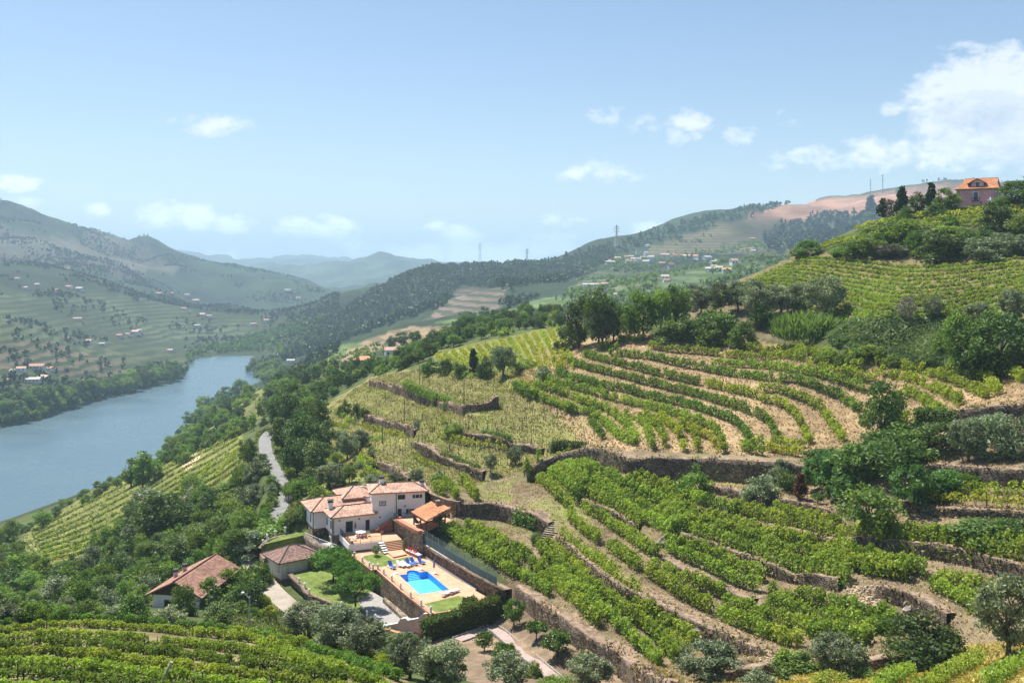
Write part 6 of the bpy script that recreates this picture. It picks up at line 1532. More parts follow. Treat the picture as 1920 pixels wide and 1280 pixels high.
def ivy_on(px0, py0, px1, py1, hgt, mat, label, off=0.0, depth=0.6):
    a = pts_of(px0, py0); b_ = pts_of(px1, py1); a, b_ = np.array(a), np.array(b_)
    d = (b_ - a)[:2]; d /= np.hypot(*d); nv = np.array([d[1], -d[0]])
    cs = [a[:2] + nv*depth, b_[:2] + nv*depth, b_[:2] - nv*0.3, a[:2] - nv*0.3]
    zb = float(ground(np.array([a[0]+nv[0]*1.2]), np.array([a[1]+nv[1]*1.2]))[0])
    zb2 = float(ground(np.array([b_[0]+nv[0]*1.2]), np.array([b_[1]+nv[1]*1.2]))[0])
    zt = max(a[2], b_[2]) + 0.15
    return leafy_block("creeper", cs, max(min(zb, zb2), zt - hgt), zt, mat, label, "creeper", 45, .32, None, .3, int(px0))
ivy_on(1036,846,1100,832,3.6,'oak',"dark ivy mass smothering the left end of the long curving wall",depth=1.0)
ivy_on(972,960,1015,970,3.0,'mid',"green creeper bush hanging over the wall beside the stone stairs",depth=1.2)
ivy_on(760,733,868,756,2.4,'mid',"long ivy curtain on the uppermost spur wall")
ivy_on(905,808,958,826,2.0,'mid',"ivy patch on the middle spur wall")
ivy_on(822,848,862,862,2.6,'oak',"dark creeper on the curved spur wall")
ivy_on(866,864,898,878,2.4,'mid',"lighter creeper beside the curved spur wall's end")
ivy_on(1720,800,1800,775,3.0,'oak',"dark creeper covering the right wall below the bowl",depth=1.2)
ivy_on(1462,1250,1535,1236,2.6,'mid',"round ivy clump on the low wall left of the leaning olive",depth=1.0)

# ------------------------------------------------------------------ trees that can be told apart
T = tree_at
T('oak',1655,838,128,92,"tall dark green tree alone on the lower rim of the bowl vineyard")
T('oak',1085,655,98,58,"dark tree at the left end of the big grove above the bowl"); T('oak',1122,652,108,62,"tallest dark tree of the grove above the bowl"); T('olive',1128,650,78,64,"greyish tree at the foot of the dark grove")
T('oak',1150,640,80,52,"dark tree on the right shoulder of the grove"); T('darkbush',1065,655,50,44,"dark bush at the left foot of the grove")
T('brighttree',1205,635,92,70,"broad bright green tree right of the dark grove"); T('tree',1238,625,82,56,"mid green tree behind the broad bright one"); T('oak',1265,612,78,62,"dark tree before the olives on the bank"); T('brighttree',1180,640,60,44,"small yellowish tree beside the broad bright one")
T('darkbush',1290,632,46,64,"dark bush under the bank at the top of the bowl"); T('darkbush',1322,640,40,60,"second dark bush under the bank, further right"); T('rustcone',1296,632,22,22,"small brown clump of dry growth on the bank")
for i,(x,y,h,w,lb) in enumerate([(1315,590,46,44,"lowest olive at the left end of the olive line"),(1352,590,60,56,"round olive second in the olive line"),(1385,586,62,52,"pale olive third in the olive line"),(1418,602,78,66,"spreading olive with visible trunk in the olive line"),(1465,596,66,70,"wide grey olive in the middle of the olive line"),(1500,598,66,60,"grey olive touching the dark tall one"),(1546,600,86,74,"tallest and darkest olive at the right of the line")]): T('olive',x,y,h,w,lb,"olive trees above the bowl")
T('darkbush',1345,632,60,74,"dense bush hanging below the olive line"); T('bush',1330,648,44,40,"rounded green shrub at the bowl's top edge"); T('bush',1395,648,48,46,"shrub between the reeds and the olives"); T('darkbush',1430,612,44,50,"shadowy bush beneath the spreading olive"); T('darkbush',1262,640,46,60,"bush beneath the trees at the bowl's top edge")
T('bush',1478,625,40,44,"green bush behind the reed clump"); T('darkbush',1560,625,40,46,"dark bush beneath the tallest olive")
T('reed',1512,650,68,96,"bright clump of giant reeds above the bowl"); 
T('tree',1795,700,112,84,"tall leafy tree at the edge of the bracken bank"); T('oak',1872,705,120,122,"big dark spreading tree at the right edge"); T('olive',1835,640,72,60,"olive behind the big dark spreading tree"); T('olive',1905,610,70,56,"olive at the right edge under the upper vineyard"); T('olive',1752,602,46,44,"small olive on the grassy strip"); T('greybush',1700,602,48,32,"bare grey bush on the grassy strip"); T('bush',1790,640,50,50,"mid green bush on the bracken bank's shoulder"); T('greybush',1838,690,34,44,"grey thicket under the big dark tree"); T('darkbush',1905,700,60,60,"dark bush hiding the right end of the bank"); T('darkbush',1820,702,50,60,"dark bush below the tall leafy tree"); T('brightbush',1775,660,44,44,"lighter bush against the bracken")
# below the pink house
for k,x,y,h,w,lb in [('darkbush',1517,478,30,50,"round dark bush alone on the left shoulder of the hill"),('brightbush',1622,478,40,66,"wide bright bush over the dry bank"),('bush',1650,455,42,60,"bush beneath the second trellis"),('brightbush',1688,448,46,62,"yellowish tall bush under the trellis"),('brighttree',1715,478,44,36,"small round topped tree on the dry bank"),('darkbush',1768,488,62,82,"large dark bush on the upper vineyard's edge"),('darkbush',1806,482,54,70,"dark bush right of the large one"),('olivebush',1852,482,44,84,"grey green bank of scrub at the vineyard's edge"),('olivebush',1905,478,40,70,"grey scrub at the right edge over the vineyard"),('darkbush',1868,432,60,52,"dark bush under the pink house trellis"),('bush',1780,440,26,50,"low bush between two trellises"),('brightbush',1778,432,30,36,"bright round bush between two trellises"),('bush',1920,440,44,60,"bush at the right edge under the trellis"),('olivebush',1500,480,18,36,"low scrub beside the round dark bush"),('brightbush',1585,478,20,50,"low bright scrub on the crest"),('bush',1735,470,36,40,"bush tucked behind the small round tree"),('greybush',1670,478,20,70,"dry brown scrub on the bank"),('bush',1830,470,30,60,"bush in the scrub belt"),('olivebush',1880,470,36,60,"pale scrub in the scrub belt")]: T(k,x,y,h,w,lb)
for x,y,h,w,lb in [(1633,410,42,28,"leftmost conifer of the ridge grove"),(1655,408,36,26,"small conifer second in the ridge grove"),(1691,408,56,34,"tallest pointed conifer of the ridge grove"),(1746,400,56,30,"narrow conifer nearer the pink house")]: T('conifer',x,y,h,w,lb,"conifers beside the pink house")
for k,x,y,h,w,lb in [('oak',1722,405,42,40,"rounded dark tree between the conifers"),('oak',1772,402,50,44,"dark tree touching the pink house"),('tree',1790,402,38,34,"leafy tree at the pink house corner"),('greybush',1672,408,36,30,"leafless grey tree in the ridge grove"),('darkbush',1705,410,26,40,"dark bush at the conifers' feet"),('darkbush',1755,408,28,44,"dark bush under the ridge grove"),('darkbush',1640,412,20,40,"low dark bush at the grove's left foot"),('oak',1900,392,52,60,"rounded tree right behind the pink house"),('oak',1940,392,66,80,"dark tree at the right edge behind the pink house"),('tree',1880,398,30,40,"small leafy tree right of the pink house")]: T(k,x,y,h,w,lb)
# centre right cluster
for k,x,y,h,w,lb in [('darkbush',1534,868,32,56,"dark creeper bush on the end of the long wall"),('olivebush',1426,932,48,60,"left glaucous round bush under the long wall"),('olivebush',1468,910,52,48,"right glaucous round bush under the long wall"),('rustcone',1502,938,56,32,"brownish cone shaped conifer by the round bushes"),('cherry',1545,915,66,86,"drooping fruit tree nearest the long wall's end"),('cherry',1598,905,74,108,"wide drooping fruit tree in the shaded hollow"),('cherry',1690,898,84,124,"drooping fruit tree spreading over the ledge"),('cherry',1716,948,76,96,"dark fruit tree over the trellised vines"),('cherry',1640,890,60,90,"fruit tree deep in the hollow"),('tree',1632,1012,104,128,"feathery mid green tree standing among the terrace vines"),('oak',1560,880,40,56,"dark tree at the wall's shaded end"),('darkbush',1640,866,60,80,"dark bush behind the fruit trees"),('darkbush',1700,850,64,90,"black green bush under the creeper wall"),('darkbush',1762,838,52,80,"dark bush right of the creeper wall"),('olive',1816,866,82,70,"small olive with a clear trunk on the bare ledge"),('olivebush',1862,852,84,76,"grey green bush behind the small olive"),('olivebush',1908,846,78,64,"grey green bush at the right edge by the wall"),('bush',1300,928,62,54,"leafy bush growing against the short crumbling wall"),('brightbush',1815,915,30,56,"bright spray of leaves below the bare ledge"),('darkbush',1790,905,30,60,"dark shrub at the foot of the ledge wall"),('darkbush',1850,1012,44,110,"dark overgrown shrub on the shaded terrace"),('darkbush',1905,1008,40,80,"dark overgrown shrub at the right edge of the shaded terrace"),('brightbush',1432,900,12,30,"tiny green tuft on the wall foot"),('bush',1006,1016,20,22,"small fresh green bush at the foot of the stone stairs"),('darkbush',1480,920,40,50,"shadowed bush between the round bushes"),('cherry',1575,940,50,60,"low fruit tree beside the cone shaped conifer"),('cherry',1770,930,50,70,"fruit tree low over the ledge vines"),('citrus',1534,945,22,24,"single bare stemmed vine bush on the empty ledge")]: T(k,x,y,h,w,lb)
# bottom right
for k,x,y,h,w,lb in [('olive',1332,1285,80,114,"broad olive at the bottom beside the garden wall"),('olive',1572,1272,82,100,"leaning olive with a forked trunk at the bottom"),('darkbush',1728,1238,92,132,"large dark bush at the lower end of the terraces"),('darkbush',1775,1232,60,70,"dark bush joining the silvery olive"),('olive',1890,1228,150,126,"large silvery olive at the right edge"),('bush',1500,1262,42,84,"leafy bush on the low wall at the bottom"),('yellowbush',1560,1282,24,60,"yellow green weeds at the leaning olive's foot"),('bush',1610,1275,26,60,"green weeds right of the leaning olive"),('brightbush',1660,1185,34,50,"vine like bush below the rubble"),('olivebush',1420,1290,40,60,"grey scrub at the bottom edge")]: T(k,x,y,h,w,lb)
# citrus garden
for k,x,y,h,w,lb in [('citrus',964,1174,50,42,"upright citrus tree beneath the hedge end"),('flatcitrus',1006,1200,34,44,"small flat topped citrus tree"),('citrus',1046,1230,48,60,"bushy citrus tree by the garden wall foot"),('citrus',908,1220,36,36,"ball shaped citrus bush left of the garden path"),('citrus',946,1246,42,46,"dark citrus tree behind the lower olive"),('olive',950,1292,66,82,"olive beside the garden path at the bottom"),('olive',1108,1296,66,84,"olive at the bottom under the garden wall"),('citrus',1098,1262,40,44,"citrus tree peeping over the lower olive"),('brightbush',1045,1292,26,64,"bright green bush at the end of the garden path"),('brightbush',1000,1268,30,28,"bright shrub beside the lower olive"),('yellowbush',872,1222,12,14,"tiny yellow green shrub in the bare garden"),
 ('olive',578,1196,66,92,"leftmost olive of the group under the lower lawn"),('olive',628,1222,84,100,"middle olive of the group under the lower lawn"),('olive',684,1236,76,96,"rightmost olive of the group under the lower lawn"),('olive',656,1212,60,70,"olive half hidden behind the group"),('olive',768,1272,84,86,"left olive below the dark hedge"),('olive',834,1296,92,94,"right olive below the dark hedge"),('olive',800,1284,70,70,"olive between the two below the hedge"),('bush',740,1225,34,36,"bush against the gate wall")]: T(k,x,y,h,w,lb)
# lower garden
T('locust',624,1092,60,80,"feathery tree beside the terrace corner",z=-53.5); T('locust',652,1112,58,62,"feathery tree in the middle of the lower lawn",z=-53.5); T('locust',667,1144,66,80,"feathery tree over the paved drive with dark trunk",z=-53.5)
T('ball',705,1041,19,19,"small round clipped tree on the pool lawn",z=-49.98); T('brightbush',722,1030,11,15,"low bright shrub beside the pool steps",z=-49.98)
T('olivebush',760,1027,20,9,"spiky cactus like plant by the patio wall",z=-49.5)
def flowers(u, v, z, label):
    q = np.random.default_rng(5); C = q.normal(0, .28, (160, 3)) * [1, 1, .6]; V_, Q_, T_ = cards(C, .16, q.random(160), drng=q)
    me = np_mesh("flowers", V_, quads=Q_, attrs={"tint": ('POINT', 'FLOAT', T_)}); me.materials.append(LM['red']); o = link("flowering_plant", me); o.location = uv(u, v, z); return tag(o, label, "flowers")
LM['red'] = leaf_mat("red_flowers", (0.25, 0.01, 0.02), (0.55, 0.03, 0.05), .2, (1.2, .6, .6))
flowers(2.75, 14.6, -49.1, "bright red flowers in the long planter"); flowers(3.2, 13.3, -49.15, "smaller red flowers in the planter's middle")
# round the villa and the road
for k,x,y,h,w,lb in [('bush',528,1006,46,84,"wide green bush between the road and the curved lawn"),('brightbush',500,1012,26,40,"brighter bush under the white posts by the road"),('tree',548,985,30,40,"small tree behind the curved lawn"),('darkbush',566,975,26,26,"round dark bush at the villa's left corner"),('brightbush',585,962,20,34,"palm like plant behind the villa"),('tree',482,1046,38,44,"crooked bare limbed tree beside the lane"),('bush',478,1010,34,40,"bush on the road verge above the lane"),
 ('oak',520,800,56,56,"dark tree at the road's upper bend"),('oak',548,792,76,68,"big dark tree of the roadside grove, uphill end"),('oak',590,806,60,62,"dark tree on the grove's uphill right"),('oak',530,842,60,58,"dark tree leaning over the road"),('oak',562,852,76,76,"broad dark tree in the middle of the roadside grove"),('oak',604,848,60,60,"dark tree on the grove's right"),('oak',556,892,74,78,"large dark tree at the grove's lower end"),('oak',598,890,60,62,"dark rounded tree at the grove's lower right"),('tree',628,880,34,40,"small tree below the grove"),('olive',652,862,48,42,"grey olive right of the grove"),('olive',676,845,38,40,"grey olive by the bare terrace"),('olive',640,836,30,28,"little olive above the grove"),('olive',618,915,46,52,"olive between the grove and the villa"),('darkbush',585,915,40,50,"dark bush at the grove's foot"),('brightbush',572,925,32,50,"bright bank of reeds beside the road"),('reed',556,935,34,40,"pale reeds on the road verge"),('bush',600,938,30,36,"bush above the villa's left roof"),('tree',655,905,34,38,"small tree above the villa roofs"),
 ('oak',464,872,52,40,"dark tree on the river side of the road"),('olivebush',478,908,52,48,"grey green thicket beside the road"),('olivebush',460,965,56,52,"grey green thicket lower beside the road"),('olivebush',484,940,40,40,"reedy thicket on the road's edge"),('bush',450,990,50,60,"bush under the roadside thicket"),('oak',396,976,60,64,"dark round tree on the grassy slope"),('bush',440,930,40,46,"bush left of the roadside thicket"),('reed',470,915,46,50,"reeds among the roadside thicket"),
 ('poplar',246,912,54,34,"left poplar by the river bank"),('poplar',268,916,70,40,"tall poplar pair by the river bank"),('tree',290,900,40,40,"tree beside the poplars"),('tree',80,990,32,42,"round tree alone on the river slope's skyline"),('tree',20,1025,48,44,"dark tree at the left edge above the thicket"),
 ('oak',302,1020,96,112,"largest dark tree of the thicket"),('oak',345,1006,60,70,"dark tree right of the largest one"),('oak',244,1010,40,44,"small dark tree on the slope left of the largest"),('brighttree',372,1052,56,58,"bright green tree behind the cottage"),('darkbush',326,1065,60,66,"pale leaved bush behind the cottage chimneys"),('oak',410,1030,60,70,"dark tree between the thicket and the lane"),('tree',440,1046,56,60,"leafy tree behind the lane"),('bush',420,1075,44,60,"bush behind the cottage roof"),
 ('darkbush',342,1152,60,44,"dark bush against the cottage wall"),('bush',388,1140,62,66,"light leaved bush covering the cottage's right side"),('brightbush',440,1120,64,70,"bright vine covered mound beside the lane"),('darkbush',466,1140,60,62,"dark vine covered mound by the lamp post"),('brightbush',486,1095,44,44,"bright shrub at the lane's bend"),('oak',410,1178,46,80,"low spreading pine like shrub below the cottage"),('olivebush',312,1168,36,56,"grey bush in front of the cottage"),('yellowbush',494,1140,34,26,"yellow green shrub on the lane wall"),('yellowbush',504,1158,26,30,"second yellow green shrub on the lane wall"),('yellowbush',500,1075,20,24,"pale shrub beside the small tiled house"),('rustcone',244,1150,26,34,"reddish brown shrub at the vineyard's far edge"),('olivebush',222,1165,34,50,"grey shrub at the vineyard's far edge"),('olivebush',30,1170,44,70,"silvery bush at the left edge behind the vineyard"),
 # spur
 ('darkbush',806,700,30,30,"leftmost dark bush under the ridge vineyard"),('darkbush',836,702,30,34,"second dark bush under the ridge vineyard"),('darkbush',862,704,28,28,"third dark bush under the ridge vineyard"),('conifer',888,702,48,24,"dark pointed conifer under the ridge vineyard"),('darkbush',910,706,40,30,"dark bush right of the pointed conifer"),('olive',944,706,60,54,"grey green tree at the end of the spur's bush line"),('olivebush',1018,712,28,30,"grey bush beside the little path wall"),('bush',985,690,18,50,"low bushes between the ridge vineyard and the path"),
 ('darkbush',646,778,30,22,"left dark bush of three on the spur terrace"),('darkbush',668,782,26,20,"middle dark bush of three on the spur terrace"),('darkbush',684,784,22,18,"right dark bush of three on the spur terrace"),('ball',783,806,20,16,"small round olive on the spur"),('bush',820,760,24,20,"bush below the ivy curtain"),('bush',850,815,26,30,"bush at the end of a thin vine row"),('olive',966,872,36,38,"olive above the villa field, right"),('olive',920,886,36,24,"slim olive above the villa field, left"),('olive',782,908,30,26,"olive sprig behind the villa's chimney"),('olive',700,915,26,34,"grey bush behind the villa roof"),('olive',740,908,22,30,"grey bush behind the tower roof"),('bush',822,905,24,24,"bush at the corner of the villa field"),('bush',838,766,12,20,"low green tuft on the spur")]: T(k,x,y,h,w,lb)

# ------------------------------------------------------------------ woods and thickets of look-alike plants
def scatter(poly, n, kinds, hr, wr, gap, label, group, seed):
    q = np.random.default_rng(seed); xs = [p[0] for p in poly]; ys = [p[1] for p in poly]; got = []; tries = 0
    while len(got) < n and tries < n * 60:
        tries += 1; x, y = q.uniform(min(xs), max(xs)), q.uniform(min(ys), max(ys))
        if not in_poly(poly, np.array([x]), np.array([y]))[0]: continue
        if any((x - a) ** 2 + (1.4 * (y - b_)) ** 2 < gap * gap for a, b_ in got): continue
        got.append((x, y))
    got.sort(key=lambda p: p[1])
    for x, y in got:
        k = kinds[q.integers(len(kinds))]; h = q.uniform(*hr); w = h * q.uniform(*wr)
        sz = ('small', 'mid sized', 'large')[min(2, int(3 * (h - hr[0]) / (hr[1] - hr[0] + 1e-6)))]
        look = {'oak': 'dark rounded tree', 'tree': 'mid green tree', 'bush': 'mid green bush', 'darkbush': 'dark bush', 'olivebush': 'grey green bush', 'brightbush': 'bright green bush'}[k]
        ix = min(3, int(4 * (x - min(xs)) / (max(xs) - min(xs)))); iy = min(2, int(3 * (y - min(ys)) / (max(ys) - min(ys))))
        tree_at(k, x, y, h, w, f"{sz} {look}, {('upper', 'middle', 'lower')[iy]} {('far left', 'centre left', 'centre right', 'far right')[ix]} of the {label}", group)
scatter([(-30,1010),(60,1075),(150,1085),(190,1020),(250,975),(330,945),(380,930),(430,965),(470,1010),(470,1050),(330,1075),(290,1110),(262,1150),(255,1168),(-30,1172)], 120, ['darkbush','bush','bush','oak','tree','darkbush','olivebush','brightbush','tree'], (26,58), (.8,1.3), 21, "thicket left of the cottage", "thicket left of the cottage", 41)
scatter([(300,850),(330,820),(385,765),(450,730),(480,745),(440,780),(480,800),(440,820),(370,850),(330,880)], 70, ['oak','tree','bush','darkbush'], (14,30), (.8,1.3), 12, "bank above the river bend", "trees on the river bend bank", 42)
scatter([(490,760),(520,720),(600,700),(690,690),(700,700),(640,735),(590,770),(560,790),(520,790),(490,800)], 70, ['oak','oak','tree','darkbush'], (16,34), (.8,1.2), 12, "wooded slope under the bare spur", "trees under the bare spur", 43)
scatter([(740,685),(770,660),(830,640),(880,605),(960,595),(1040,588),(1062,612),(1000,618),(940,625),(860,648),(800,672),(760,695)], 90, ['oak','oak','tree','darkbush'], (15,30), (.8,1.2), 10, "wood behind the ridge vineyard", "wood behind the ridge", 44)
scatter([(640,700),(690,680),(740,672),(760,690),(700,705),(650,715)], 26, ['oak','bush','darkbush'], (10,22), (.8,1.3), 11, "trees among the ridge houses", "trees among the ridge houses", 45)
scatter([(470,700),(480,690),(520,690),(545,705),(520,722),(495,718)], 30, ['tree','oak','bush'], (14,24), (.9,1.3), 9, "little headland in the river", "headland trees", 46)
scatter([(-10,800),(-10,752),(90,742),(230,722),(310,706),(340,700),(346,710),(300,722),(240,736),(170,752),(110,771),(60,787)], 90, ['tree','oak','bush','oak'], (16,32), (.8,1.2), 11, "river's far bank", "trees on the far river bank", 47)
for x,y,h,w,lb in [(190,742,30,13,"tallest poplar on the far river bank"),(243,734,26,11,"poplar right of the tallest on the far bank"),(276,727,22,12,"short poplar on the far bank"),(292,722,18,10,"last poplar before the far bank's point")]: T('poplar',x,y,h,w,lb)
for x,y,h,w,lb in [(733,655,24,24,"dark tree left of the red walled ridge house"),(752,648,26,30,"dark tree behind the red walled ridge house"),(778,645,26,28,"dark tree right of the red walled ridge house"),(1040,600,18,16,"lone tree on the skyline left of the white ridge house"),(985,590,24,18,"lone bushy tree on the green field's edge"),(1072,562,14,10,"tiny pointed conifer in the far field"),(890,596,12,6,"tiny dark cypress on the brown terraces")]: T('oak',x,y,h,w,lb)
scatter([(1545,690),(1640,690),(1760,700),(1900,715),(1900,700),(1760,672),(1640,650),(1560,640)], 11, ['darkbush','bush'], (14,24), (1.2,2.0), 22, "bracken bank's foot", "scrub under the bracken bank", 48)
scatter([(560,905),(640,850),(690,830),(720,900),(640,915),(575,950)], 26, ['bush','olivebush','brightbush'], (9,18), (.9,1.5), 16, "dry slope above the villa", "bushes above the villa", 49)
scatter([(1250,560),(1320,545),(1340,570),(1280,600)], 14, ['darkbush','bush','olivebush'], (12,24), (.9,1.4), 12, "bank left of the olives", "bushes left of the olive line", 50)
scatter([(1540,478),(1700,470),(1900,445),(1930,472),(1760,488),(1640,486)], 24, ['darkbush','bush','olivebush','brightbush'], (12,26), (1.2,2.2), 18, "scrub belt above the upper vineyard", "scrub belt above the upper vineyard", 51)

scatter([(-10,1000),(60,975),(150,930),(250,882),(340,835),(440,780),(445,792),(350,848),(250,900),(150,948),(60,996),(-10,1020)], 46, ['bush','darkbush','tree','brightbush'], (9,20), (.9,1.5), 13, "skyline edge of the river slope", "bushes on the skyline of the river slope", 52)
scatter([(440,1090),(480,1080),(500,1130),(480,1160),(430,1150),(400,1120)], 10, ['bush','brightbush','darkbush'], (18,32), (.9,1.4), 18, "garden bushes beside the lane", "garden bushes beside the lane", 53)
scatter([(494,1000),(508,960),(520,925),(508,890),(492,855),(484,860),(500,900),(508,930),(492,975),(480,1000)], 16, ['bush','brightbush','olivebush','darkbush'], (12,24), (.9,1.4), 10, "road's river side verge", "bushes on the road verge", 54)
# bracken on the bank: nobody could count the fronds
def patch(name, poly, n, mat, card, hmax, label, seed, kind="stuff", elong=1.6, up=.5, ymax=330, ymin=60):
    q = np.random.default_rng(seed); xs = [p[0] for p in poly]; ys = [p[1] for p in poly]
    j = np.nonzero(in_poly(poly, GPX, GPY) & (GY < ymax) & (GY > ymin))
    wgt = (GY[j] ** 2); pick = q.choice(len(j[0]), n, p=wgt / wgt.sum())
    y = GY[j][pick] * np.exp(q.uniform(-.003, .003, n)); x = GX[j][pick] + q.uniform(-.25, .25, n)
    off_ = (np.abs(seg_field(ROAD, x, y)[0]) > 2.3) & (np.abs(seg_field(LANE, x, y)[0]) > 2.1); x, y = x[off_], y[off_]; n = len(x)
    z = ground(x, y) + q.random(n) * hmax
    tint = .5 + vnoise(x, y, 3.0, 77) * .9 + q.normal(0, .16, n)
    V_, Q_, T_ = cards(np.c_[x, y, z], card * q.uniform(.6, 1.4, n), tint, 0, up, elong, q)
    me = np_mesh(name, V_, quads=Q_, attrs={"tint": ('POINT', 'FLOAT', T_)}); me.materials.append(LM[mat])
    return tag(link(name, me), label, name, kind=kind)
patch("bracken", [(1550,628),(1600,605),(1760,600),(1800,640),(1790,690),(1700,690),(1640,672),(1560,650)], 15000, 'fern', .62, .9, "bracken covering the bank above the bowl", 61, elong=2.0)
patch("dry_grass", [(960,700),(1050,655),(1180,630),(1500,655),(1940,700),(1940,770),(1650,835),(1520,860),(1100,842)], 26000, 'grass', .26, .22, "dry grass between the bowl's vine rows", 62)
patch("dry_grass", [(580,795),(690,708),(800,690),(960,690),(1060,700),(1110,850),(1000,880),(860,920),(700,900),(620,860)], 38000, 'grass', .24, .26, "dry grass on the bare spur terraces", 63)
patch("weeds", [(580,795),(690,708),(800,690),(960,690),(1060,700),(1060,850),(1000,880),(860,920),(700,900),(560,960),(620,860)], 26000, 'weed', .25, .28, "green weeds on the bare spur terraces", 64)
patch("dry_grass", [(840,980),(960,860),(1100,860),(1500,900),(1940,800),(1940,1230),(1280,1290),(980,1110)], 36000, 'grass', .20, .18, "dry grass on the wall terraces", 65)
patch("weeds", [(40,1000),(200,915),(300,868),(440,785),(470,850),(440,930),(330,960),(250,1010),(150,1080),(60,1060)], 4500, 'weed', .6, .4, "grass of the river slope", 66, ymax=620)
patch("yellow_grass", [(1280,1300),(1420,1262),(1640,1246),(1820,1212),(1940,1200),(1940,1300)], 12000, 'yellow', .2, .2, "yellow grass slope in the bottom corner", 67)
patch("weeds", [(400,1150),(540,1125),(600,1210),(470,1190)], 5000, 'weed', .3, .4, "weeds around the lamp post", 68)
patch("green_grass", [(1112,866),(1140,856),(1196,868),(1200,874),(1150,872)], 2600, 'brightgrass' if 'brightgrass' in LM else 'weed', .3, .3, "bright grass strip under the long wall", 69)
patch("weeds", [(1300,565),(1500,478),(1700,492),(1930,478),(1930,570),(1740,600),(1600,605),(1420,560)], 700, 'weed', .35, .25, "grass between the upper vine rows", 70)
patch("weeds", [(1570,610),(1760,590),(1800,600),(1640,640)], 3000, 'weed', .4, .4, "grassy strip under the upper vineyard", 71)

patch("weeds", [(440,1060),(475,1000),(520,950),(515,900),(485,850),(480,810),(500,800),(530,830),(560,900),(570,960),(540,1010),(500,1060)], 16000, 'weed', .45, .6, "rough grass on the road verges", 72)
patch("weeds", [(0,1000),(100,960),(250,880),(440,775),(480,800),(300,905),(100,1010),(0,1040)], 5000, 'weed', .6, .5, "rough grass at the crest of the river slope", 73, ymax=620)
patch("weeds", [(540,1030),(520,1130),(560,1180),(600,1200),(560,1215),(480,1180)], 1500, 'weed', .3, .35, "grass beside the lane", 74)
# ------------------------------------------------------------------ far woods
def blob_mesh(seed, cone=False):
    q = np.random.default_rng(seed); C = []
    n = 20
    d = q.normal(size=(n, 3)); d /= np.linalg.norm(d, axis=1)[:, None]; d *= q.uniform(.55, 1.0, (n, 1))
    if cone:
        f = q.random(n); C = np.c_[d[:, 0] * (1.05 - f) * .42, d[:, 1] * (1.05 - f) * .42, .12 + f * .88]
    else: C = np.c_[d[:, 0] * .42, d[:, 1] * .42, .55 + d[:, 2] * .40]
    return cards(C, .42 if not cone else .34, q.uniform(.1, .9, n), 0, .25, 1.2, q)
BL = [blob_mesh(s) for s in range(6)]; BLC = [blob_mesh(s + 20, True) for s in range(4)]
def wood(cond, n, hr, name, label, mat, cone=0.0, seed=0, single=None, wfun=None):
    """trees over the land where cond holds; the nearest ones are objects of their own, the rest one mass"""
    q = np.random.default_rng(seed); j = np.nonzero(cond); wgt = GY[j] ** 2 * (1 if wfun is None else wfun[j])
    pick = q.choice(len(j[0]), n, p=wgt / wgt.sum())
    y = GY[j][pick] * np.exp(q.uniform(-.007, .007, n)); x = GX[j][pick] + q.uniform(-.001, .001, n) * y; z = ground(x, y); h = q.uniform(*hr, n)
    order = np.argsort(y / h); x, y, z, h = x[order], y[order], z[order], h[order]
    ns = 0 if single is None else single[0]
    for i in range(ns):
        lib = BLC if q.random() < cone else BL
        v, qq, t = lib[i % len(lib)]
        key = ("far", mat, id(lib), i % len(lib))
        if key not in PROTO:
            me = np_mesh("crown", v, quads=qq, attrs={"tint": ('POINT', 'FLOAT', t)}); me.materials.append(LM[mat]); PROTO[key] = me
        o = link(single[1], PROTO[key]); o.location = (x[i], y[i], z[i]); o.scale = (h[i] * q.uniform(.8, 1.2),) * 2 + (h[i],); o.rotation_euler = (0, 0, q.random() * 6.3)
        tag(o, single[2], "tree", single[3])
    V_, Q_, T_, nn = [], [], [], 0
    for i in range(ns, n):
        lib = BLC if q.random() < cone else BL
        v, qq, t = lib[i % len(lib)]; a = q.random() * 6.28; s_ = h[i] * q.uniform(.75, 1.2); ca_, sa_ = math.cos(a) * s_, math.sin(a) * s_
        V_.append(np.c_[v[:, 0]*ca_ - v[:, 1]*sa_ + x[i], v[:, 0]*sa_ + v[:, 1]*ca_ + y[i], v[:, 2]*h[i] + z[i] - .4]); Q_.append(qq + nn); T_.append(np.clip(t + q.normal(0, .12), 0, 1)); nn += len(v)
    me = np_mesh(name, np.concatenate(V_), quads=np.concatenate(Q_), attrs={"tint": ('POINT', 'FLOAT', np.concatenate(T_))}); me.materials.append(LM[mat])
    return tag(link(name, me), label, name.replace('_', ' '), kind="stuff")
dryland = inr
pinepoly = [(520,680),(560,650),(640,590),(700,550),(760,520),(830,498),(900,490),(1000,495),(1060,485),(1130,462),(1160,480),(1120,505),(1060,530),(1000,535),(955,545),(930,542),(862,538),(830,580),(790,612),(720,625),(640,655),(590,668),(570,690)]
cond = in_poly(pinepoly, GPX, GPY + 2) & (GY > 1350) & (GY < 2300)
wood(cond, 4200, (9, 14), "pine_forest", "dense pine forest on the hill below the pylons", 'pine', .7, 81, (250, "pine_tree", "pine of the dense forest on the hill below the pylons", "pines on the pylon hill"))
cond = in_poly([(1130,470),(1250,430),(1440,384),(1500,378),(1440,400),(1380,420),(1300,440),(1200,470),(1140,490)], GPX, GPY + 3) & (GY > 1500) & (GY < 2900)
wood(cond, 500, (9, 15), "ridge_wood", "trees along the right hand skyline ridge", 'pine', .4, 82)
cond = in_poly([(1425,445),(1450,425),(1560,400),(1650,400),(1600,440),(1500,475),(1440,470)], GPX, GPY) & (GY > 1200) & (GY < 2700)
wood(cond, 500, (10, 16), "hill_wood", "dark wood on the brown hill", 'conifer', .5, 83)
cond = in_poly([(940,575),(1000,552),(1012,558),(970,580),(940,583)], GPX, GPY) & (GY > 900)
